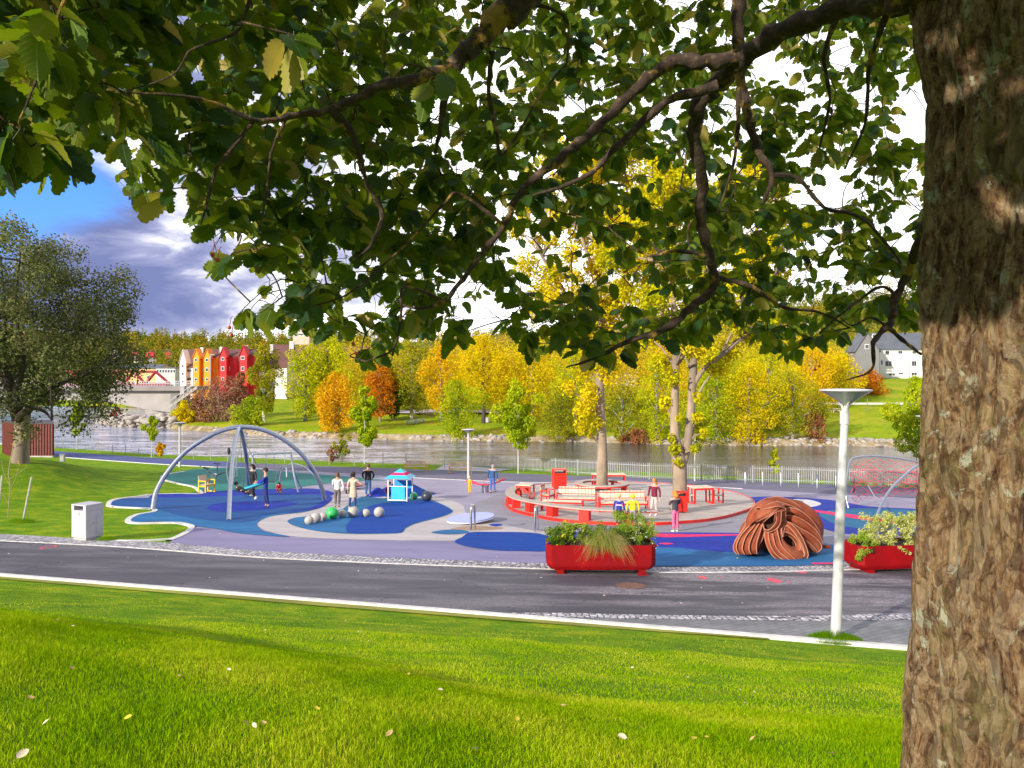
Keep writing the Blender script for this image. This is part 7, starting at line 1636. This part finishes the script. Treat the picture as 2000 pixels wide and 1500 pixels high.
# ---------------- bridge and buildings ----------------
mat('bridge_conc', (.36,.33,.31), .85, .14, .3, .2, 4); mat('bridge_dark', (.24,.21,.20), .85, .15, .3)
mat('roof_brown', (.13,.055,.045), .8, .2, .5, sep=(1,1,3)); mat('roof_grey', (.10,.11,.13), .8, .15, .5); mat('wall_white', (.74,.72,.68), .8, .06, .4); mat('wall_orange', (.80,.30,.012), .75, .08, .5); mat('wall_red', (.56,.02,.025), .75, .1, .5); mat('wall_grey', (.20,.195,.20), .8, .08, .5)
mat('wall_pale', (.52,.50,.47), .85, .1, .5); mat('wall_beige', (.55,.40,.33), .85, .1, .5); mat('wall_ochre', (.72,.42,.18), .8, .1, .5)
BD = 186.0; q = BD/F; b = P(330, 822, BD); b.z = 0.2
br = thing('road_bridge', 'grey concrete road bridge with arched girder and railing crossing the river at left', 'bridge', b)
bl = lambda px, py, dy=0: P(px, py, BD+dy)-b
mb = MB(); pr = [bl(-140,763), bl(358,763), bl(358,770), bl(334,770), bl(333,806), bl(318,806), bl(270,796), bl(225,788), bl(180,783), bl(120,781), bl(40,783), bl(-40,790), bl(-110,803), bl(-140,806)]
mb.prism(pr, (0, 8, 0)); mb.build('girder', M('bridge_conc'), br)
mb = MB(); mb.prism([bl(-160,755,-1.4), bl(372,755,-1.4), bl(372,763.2,-1.4), bl(-160,763.2,-1.4)], (0, 11, 0)); mb.build('deck', M('bridge_dark'), br)
mb = MB(); mb.prism([bl(284,800), bl(333,805.5), bl(333,824), bl(330,830), bl(290,830), bl(284,822)], (0, 9, 0)); mb.build('pier', M('bridge_conc'), br)
mb = MB(); mb.prism([bl(333.5,770.5), bl(345,770.5), bl(345,828), bl(333.5,828)], (0, 8, 0)); mb.build('abutment', M('bridge_dark'), br)
for dy in (-1.2, 9.2):
    mb = MB()
    for k in range(170): mb.box(bl(-160+k*3.1, 749.5, dy), (.09, .07, 11*q))
    for yy in (744.5, 749): mb.box(bl(106, yy, dy-.06), (532*q, .05, .09))
    mb.build('railing', M('galv'), br)
for px in (264, 411):
    b2 = P(px, 752, BD+2); o = thing('bridge_lamp', 'slim lamp mast on the bridge '+('over the arch' if px < 300 else 'by the orange house'), 'lamp mast', b2); MB().tube([(0, 0, 0), (0, 0, 60*q)], .09, 6).build('pole', M('galv'), o); MB().box((.5, 0, 60*q), (1.1, .2, .12)).build('head', M('lamp_white'), o)
# steps down from the bridge
b2 = P(365, 790, 180); st = thing('bridge_steps', 'concrete steps and landing going down beside the bridge end', 'steps', b2)
mb = MB()
for k in range(9): mb.box(P(338+k*4.6, 787-k*3.2, 181)-b2, (.62, 2, .4))
mb.build('treads', M('bridge_dark'), st); mb = MB(); mb.prism([P(333,790,179.8)-b2, P(385,753,179.8)-b2, P(385,759,179.8)-b2, P(333,796,179.8)-b2], (0, .15, 0)); mb.build('side', M('bridge_conc'), st)
mb = MB(); mb.box(P(358,775,181)-b2, (1.0, 1.2, 5.0)); mb.box(P(367,805,181)-b2, (2.4, 1.4, 3.2)); mb.build('support', M('bridge_conc'), st)
mb = MB()
for k in range(7): mb.box(P(336+k*7.5, 784-k*5.4, 179.6)-b2, (.05, .05, 1.3))
mb.prism([P(333,781,179.6)-b2, P(385,744,179.6)-b2, P(385,745.2,179.6)-b2, P(333,782.2,179.6)-b2], (0, .08, 0)); mb.build('handrail', M('galv'), st)
# red truss bridge behind
TDD = 240; b2 = P(280, 752, TDD); tb_ = thing('truss_bridge', 'dark red steel truss bridge just behind the concrete bridge', 'bridge', b2); tl = lambda a, c, dy=0: P(a, c, TDD+dy)-b2
for dy in (0, 5):
    mb = MB(); rr2 = .42
    for a, c in (((90,750),(332,750)), ((120,726),(304,726)), ((304,726),(332,750)), ((120,726),(92,750)), ((304,726),(284,750)), ((262,726),(284,750)), ((262,726),(240,750)), ((222,726),(240,750)), ((222,726),(200,750)), ((180,726),(200,750)), ((140,726),(160,750)), ((180,726),(160,750))):
        mb.tube([tl(*a, dy), tl(*c, dy)], rr2, 6)
    mb.build('truss', M('truss_red'), tb_)
mb = MB(); mb.box(tl(211, 753, 2.5), (243*.16, 6, .6)); mb.build('deck', M('truss_red'), tb_)
def gable_house(name, label, pl, D, depth, wall, roof, wins=(), group=None, gable_front=True, roof_lift=.25, chim=None, cat='house', ridge=None, wmat='white_paint', wallmat2=None):
    """pl: x0, x1, eave row, base row, ridge row in pixels"""
    x0, x1, ye, yb, yr = pl; b2 = P((x0+x1)/2, yb, D); t = thing(name, label, cat, b2, 0, group); s_ = D/F; W = (x1-x0)*s_; He = (yb-ye)*s_; Hr = (yb-yr)*s_
    mb = MB()
    if gable_front: mb.prism([(-W/2, 0, -2), (W/2, 0, -2), (W/2, 0, He), (0, 0, Hr), (-W/2, 0, He)], (0, depth, 0))
    else: mb.prism([(-W/2, 0, -2), (-W/2, depth, -2), (-W/2, depth, He), (-W/2, depth/2, Hr), (-W/2, 0, He)], (W, 0, 0))
    mb.build('wall', M(wall), t); mb = MB(); e = .22 if roof.startswith('wall') else .35; k = .22
    if gable_front:
        for s in (-1, 1):
            sl = (Hr-He)/(W/2); p = [(0, -e, Hr+k), (s*(W/2+e), -e, He-e*sl+k), (s*(W/2+e), -e, He-e*sl+.02), (0, -e, Hr+.02)]; mb.prism(p, (0, depth+2*e, 0))
    else:
        sl = (Hr-He)/(depth/2)
        for s in (0, 1):
            yv = -e if s == 0 else depth+e; p = [(-W/2-e, depth/2, Hr+k), (-W/2-e, yv, He-e*sl+k), (-W/2-e, yv, He-e*sl+.02), (-W/2-e, depth/2, Hr+.02)]; mb.prism(p, (W+2*e, 0, 0))
    rf = mb.build('roof', M(roof), t)
    if chim: 
        for cx_, cy_, w2 in chim: MB().box(((cx_-(x0+x1)/2)*s_, depth*.4, (yb-cy_)*s_-1.2), (w2, .8, 3.2)).build('chimney', M('wall_pale'), rf)
    for (a, c, w2, h2) in wins:
        f = MB().box(((a-(x0+x1)/2)*s_, -.03, (yb-c)*s_), (w2*s_+.16, .10, h2*s_+.16)).build('window', M(wmat), t)
        MB().box(((a-(x0+x1)/2)*s_-w2*s_*.25, -.09, (yb-c)*s_), (w2*s_*.44, .05, h2*s_*.92)).box(((a-(x0+x1)/2)*s_+w2*s_*.25, -.09, (yb-c)*s_), (w2*s_*.44, .05, h2*s_*.92)).build('pane', M('window_dark'), f)
    return t
grp = 'steep gabled terrace houses at the bridge end'
gable_house('terrace_roof_building', 'long brown roofed terrace behind the coloured gables', (352, 560, 716, 765, 682), 211.2, 12, 'wall_white', 'roof_brown', gable_front=False, cat='building', chim=[(381,680,.9),(420,679,.9),(470,676,.9),(520,674,.9)])
gable_house('gabled_house', 'white gabled house at the left end of the terrace', (351, 363, 705, 765, 684), 206, 3, 'wall_white', 'wall_white', [(357,715,3,4),(357,730,3,4),(357,745,3,4)], grp)
gable_house('gabled_house', 'orange gabled house with the left of the two orange towers', (377, 389, 697, 765, 682), 205, 3, 'wall_orange', 'wall_orange', [(382.5,703,4,5),(382.5,722,4,6),(382.5,741,4,5)], grp)
gable_house('gabled_house', 'orange gabled house with the right of the two orange towers', (398, 410, 697, 765, 682), 205, 3, 'wall_orange', 'wall_orange', [(404,703,5,5),(404,722,5,6),(404,741,4,5)], grp)
gable_house('gabled_house', 'red gabled house nearest the orange ones', (429, 442, 695, 765, 679), 205, 3, 'wall_red', 'wall_red', [(435,701,5,5.5),(435,720,5,7),(435,740,4,5)], grp)
gable_house('gabled_house', 'red gabled house beside the slender birch', (468, 482, 693, 765, 676), 205, 3, 'wall_red', 'wall_red', [(474,699,6,6),(474,720,5,7),(474,740,4,5)], grp)
def flat_part(label, x0, x1, y0, y1, D, m, wins, slope=0):
    b2 = P((x0+x1)/2, y1, D); s_ = D/F; t = thing('house_front', label, 'house', b2, 0, 'low fronts between the gable towers'); W = (x1-x0)*s_; H = (y1-y0)*s_
    mb = MB(); mb.prism([(-W/2, 0, -1), (W/2+slope*s_, 0, -1), (W/2+slope*s_, 0, H*.3), (W/2, 0, H), (-W/2, 0, H)], (0, 4, 0)); mb.build('wall', M(m), t)
    mb = MB(); mb.prism([(-W/2, -.4, H), (W/2+.1, -.4, H), (W/2+.1, 4, H+1.2), (-W/2, 4, H+1.2)], (0, 0, .25)); mb.build('roof', M('roof_brown'), t)
    for a, c, w2, h2 in wins:
        f = MB().box(((a-(x0+x1)/2)*s_, -.03, (y1-c)*s_), (w2*s_+.16, .10, h2*s_+.16)).build('window', M('white_paint'), t); MB().box(((a-(x0+x1)/2)*s_, -.09, (y1-c)*s_), (w2*s_*.9, .05, h2*s_*.9)).build('pane', M('window_dark'), f)
flat_part('white house front with large windows left of the orange towers', 363.5, 377.5, 718, 765, 207, 'wall_white', [(370,724,9,5),(370,740,8,6)])
flat_part('orange house front between the two orange towers', 389.2, 397.8, 700, 765, 207, 'wall_orange', [(393.5,722,5,5),(393.5,741,6,6)])
flat_part('orange house front sloping down right of the orange towers', 410.2, 422, 698, 765, 207, 'wall_orange', [(415,724,4,5),(414,741,5,5)], 8)
flat_part('deep red house front right of the first red tower', 442.2, 455, 696, 765, 207, 'wall_red', [(446,720,5,6),(446,740,5,5)], 8)
flat_part('deep red house front at the right end of the terrace', 482.2, 496, 694, 765, 207, 'wall_red', [(487,720,5,6),(487,740,5,5)])
gable_house('apartment_building', 'large brown roofed building with pale walls behind the tall birches', (500, 600, 716, 800, 672), 222, 18, 'wall_white', 'roof_brown', [(549,721,4,5),(549,736,4,5),(543,735,2,20)], gable_front=False, cat='building', chim=[(556,667,1.3)])
gable_house('warehouse', 'long dull brown roof seen between the birches right of the tower', (600, 720, 716, 790, 676), 240, 20, 'wall_pale', 'roof_brown', gable_front=False, cat='building')
b2 = P(588, 700, 330); s_ = 330/F; t = thing('tower', 'pale square tower with a balustraded top above the brown roof', 'tower', b2)
MB().box((0, 4, 3), (32*s_, 8, 60*s_)).build('wall', M('wall_beige'), t); MB().box((0, 4, 49.5*s_), (36*s_, 9, 3*s_)).build('cornice', M('wall_pale'), t)
mb = MB()
for k in range(6): mb.box(((-12+k*4.8)*s_, 1, 55*s_), (1.4*s_, .6, 8*s_)); mb.box(((-12+k*4.8)*s_, 7, 55*s_), (1.4*s_, .6, 8*s_))
mb.build('balustrade', M('wall_beige'), t); MB().box((0, 4, 60*s_), (30*s_, 8, 2.4*s_)).build('roof_slab', M('wall_pale'), t); mb = MB(); mb.lathe((0, 4, 61.2*s_), [(13*s_, 0), (2*s_, 8*s_)], 4); mb.build('roof', M('roof_grey'), t)
gable_house('warehouse', 'long low grey roofed warehouse beyond the red truss bridge', (190, 306, 720, 752, 712), 300, 18, 'wall_ochre', 'roof_grey', [(250,737,5,6),(270,737,5,6),(290,737,5,6)], gable_front=False, cat='building')
gable_house('office_block', 'white block with a row of dark windows behind the bridge end', (304, 342, 719, 754, 718), 280, 12, 'wall_pale', 'roof_grey', [(308+k*5.4, 725, 3.6, 6) for k in range(7)], gable_front=False, cat='building')
# little houses on the far hillside
hl = [(222,690,'wall_white','pale house low on the far hillside beside the big crown'),(232,700,'wall_pale','grey house low on the far hillside above the warehouse'),(243,702,'wall_white','white house on the far hillside above the warehouse roof'),(262,694,'wall_red','blue red cottage on the far hillside, left of the brighter red ones'),(293,693,'wall_red','bright red house in the middle of the far hillside'),(328,694,'wall_red','dark pinkish red house on the far hillside, right of the bright red one'),(297,706,'wall_grey','grey house just below the red ones on the far hillside'),(268,709,'wall_white','low white building above the warehouse roof ridge'),(218,712,'wall_beige','beige house at the edge of the great crown')]
def HD(px, py):
    ts = np.linspace(0, 1, 200); x_, y_, z_ = hill_pt(np.full(200, px), ts); rw = 735-F*(z_-CZ)/y_; return float(y_[int(np.argmin(np.abs(rw-py)))])
for i, (px, py, m_, lab) in enumerate(hl):
    D = HD(px, py+4); gable_house('hill_house', lab, (px-8, px+8, py-3, py+4, py-8), D, 9, m_, 'roof_grey' if i % 2 else 'roof_brown', [(px-4, py+.5, 2.4, 3), (px+3, py+.5, 2.4, 3)], 'houses scattered on the far hillside')
hr = [(1150,728,330,'white villa between the trees left of the playground trunks',16),(1222,742,300,'white house seen between the two playground trunks',20),(1240,724,330,'small white roofed house higher up between the trunks',12),(1575,640,470,'pale house high on the right hillside',12),(1628,628,470,'white house at the top of the right hillside',12),(1690,618,480,'white house on the right hillside above the grey roof',14),(1745,632,470,'long white house on the right hillside near the great trunk',16),(1600,655,440,'red roofed cottage among the orange trees',12),(1770,605,480,'small pale house highest on the right hillside',10)]
for i, (px, py, D, lab, w2) in enumerate(hr):
    D = HD(px, py+w2*.4) if D > 400 else D; gable_house('hill_house', lab, (px-w2, px+w2, py-w2*.5, py+w2*.4, py-w2*1.0), D, 10, 'wall_white', 'roof_grey' if i != 7 else 'roof_brown', [(px-w2*.5, py-w2*.1, 4, 5), (px+w2*.4, py-w2*.1, 4, 5)], 'houses scattered on the right hillside')
gable_house('grey_house', 'dark grey gabled house with white framed windows left of the white house', (1671, 1717, 684, 742, 649), 194, 5, 'wall_grey', 'roof_grey', [(1693,677,7,8),(1707,656,6,6)])
gable_house('white_house', 'large white two storey house with grey roof beside the great trunk', (1718, 1840, 681, 737, 650), 202, 8, 'wall_white', 'roof_grey', [(1733,688,7,6),(1758,688,8,6),(1785,688,7,6),(1735,710,13,10),(1785,710,9,10),(1722,708,3,9),(1759,729,9,3),(1785,730,11,5),(1742,731,12,4)], gable_front=False)
b2 = P(1735, 728, 198.6); o = thing('balcony', 'white balcony on the front of the white house', 'balcony', b2); mb = MB()
for k in range(14): mb.box(((k-6.5)*.29, 0, .45), (.05, .05, .9))
mb.box((0, 0, .92), (4.1, .08, .08)); mb.box((0, .6, -.02), (4.2, 1.4, .16)); mb.build('railing', M('white_paint'), o)
# white beam of a roadside barrier on the right slope, poles, tables, bin on the far lawn
b2 = FP(1700, 795); t = thing('guard_rail', 'pale roadside barrier running across the slope behind the white lamp', 'guard rail', b2); D = b2.y
mb = MB(); mb.box((0, 0, .75), (26, .12, .38)); mb.build('rail', M('wall_pale'), t)
for k in range(9): MB().box((-12+k*3, .12, .3), (.14, .14, .7)).build('post', M('galv'), t)
for px, yb, yt in ((1777, 800, 706), (1694, 806, 778)):
    b2 = FP(px, yb); s_ = b2.y/F; o = MB().tube([(0, 0, -.2), (0, 0, (yb-yt)*s_)], .07, 6).build('pole', M('galv'), None); o.location = b2; setp(o, 'thin pale pole standing on the right slope, '+('the tall one by the white house' if px > 1750 else 'the short one'), 'pole')
def picnic(px, py, lab, m_):
    b2 = FP(px, py); s_ = b2.y/F; t = thing('picnic_table', lab, 'picnic table', b2, R(20), 'picnic tables on the far lawn'); MB().box((0, 0, .76), (2.0, .8, .08)).build('table_top', M(m_), t)
    for sy in (-.75, .75): MB().box((0, sy, .45), (2.0, .3, .06)).build('seat', M(m_), t)
    for sx in (-.7, .7): MB().box((sx, 0, .38), (.09, 1.5, .09)).box((sx, .3, .36), (.09, .09, .74)).box((sx, -.3, .36), (.09, .088, .74)).build('leg', M(m_), t)
mat('blue_grey', (.22,.36,.42), .6); picnic(803, 829, 'blue grey picnic table on the far lawn', 'blue_grey'); picnic(820, 826, 'blue grey picnic table right behind the first one', 'blue_grey'); picnic(1632, 806, 'pale picnic table on the right slope', 'pale_wood'); picnic(842, 812, 'brown picnic table further up the lawn by the sandy patch', 'pale_wood')
b2 = FP(951, 826); o = MB().box((0, 0, .5), (.6, .6, 1.0), bev=.04).box((0, 0, 1.03), (.66, .66, .08)).build('litter_bin', M('bin_paint'), None); o.location = b2; setp(o, 'pale bin beside the dark trunk on the far lawn', 'litter bin')
# sandy path on the far lawn
def farsheet(name, pts, m_, lift=.12):
    q_ = [FP(*p) for p in pts]; n = len(q_)//2; V = []; Fc = []
    for a, c in zip(q_[:n], q_[n:][::-1]):
        for k in range(5): p = a.lerp(c, k/4); px_ = 1000+p.x/p.y*F; V.append((p.x, p.y, float(far_z(px_, p.y))+.25+lift))
    for i in range(n-1):
        for k in range(4): j = i*5+k; Fc.append((j, j+1, j+6, j+5))
    mb = MB(); mb.add(V, Fc); setp(mb.build(name, M(m_), None), kind='structure')
farsheet('gravel_path', [(700,806),(760,805),(820,803),(900,804),(980,806),(980,810),(900,809),(820,811),(760,810),(700,808)], 'plaza_beige')
# red sculpture on the spit
b2 = P(226, 812, 190); o = thing('red_sculpture', 'small red angular sculpture on the shore under the bridge arch', 'sculpture', b2); mb = MB(); s_ = 190/F
for a, c in (((-8,-4),(-2,8)), ((-2,8),(6,12)), ((6,12),(9,3)), ((-2,8),(4,-2)), ((4,-2),(8,-6)), ((-10,2),(-2,8))): mb.tube([(a[0]*s_, 0, a[1]*s_), (c[0]*s_, 0, c[1]*s_)], .28, 6)
mb.build('body', M('truss_red'), o)
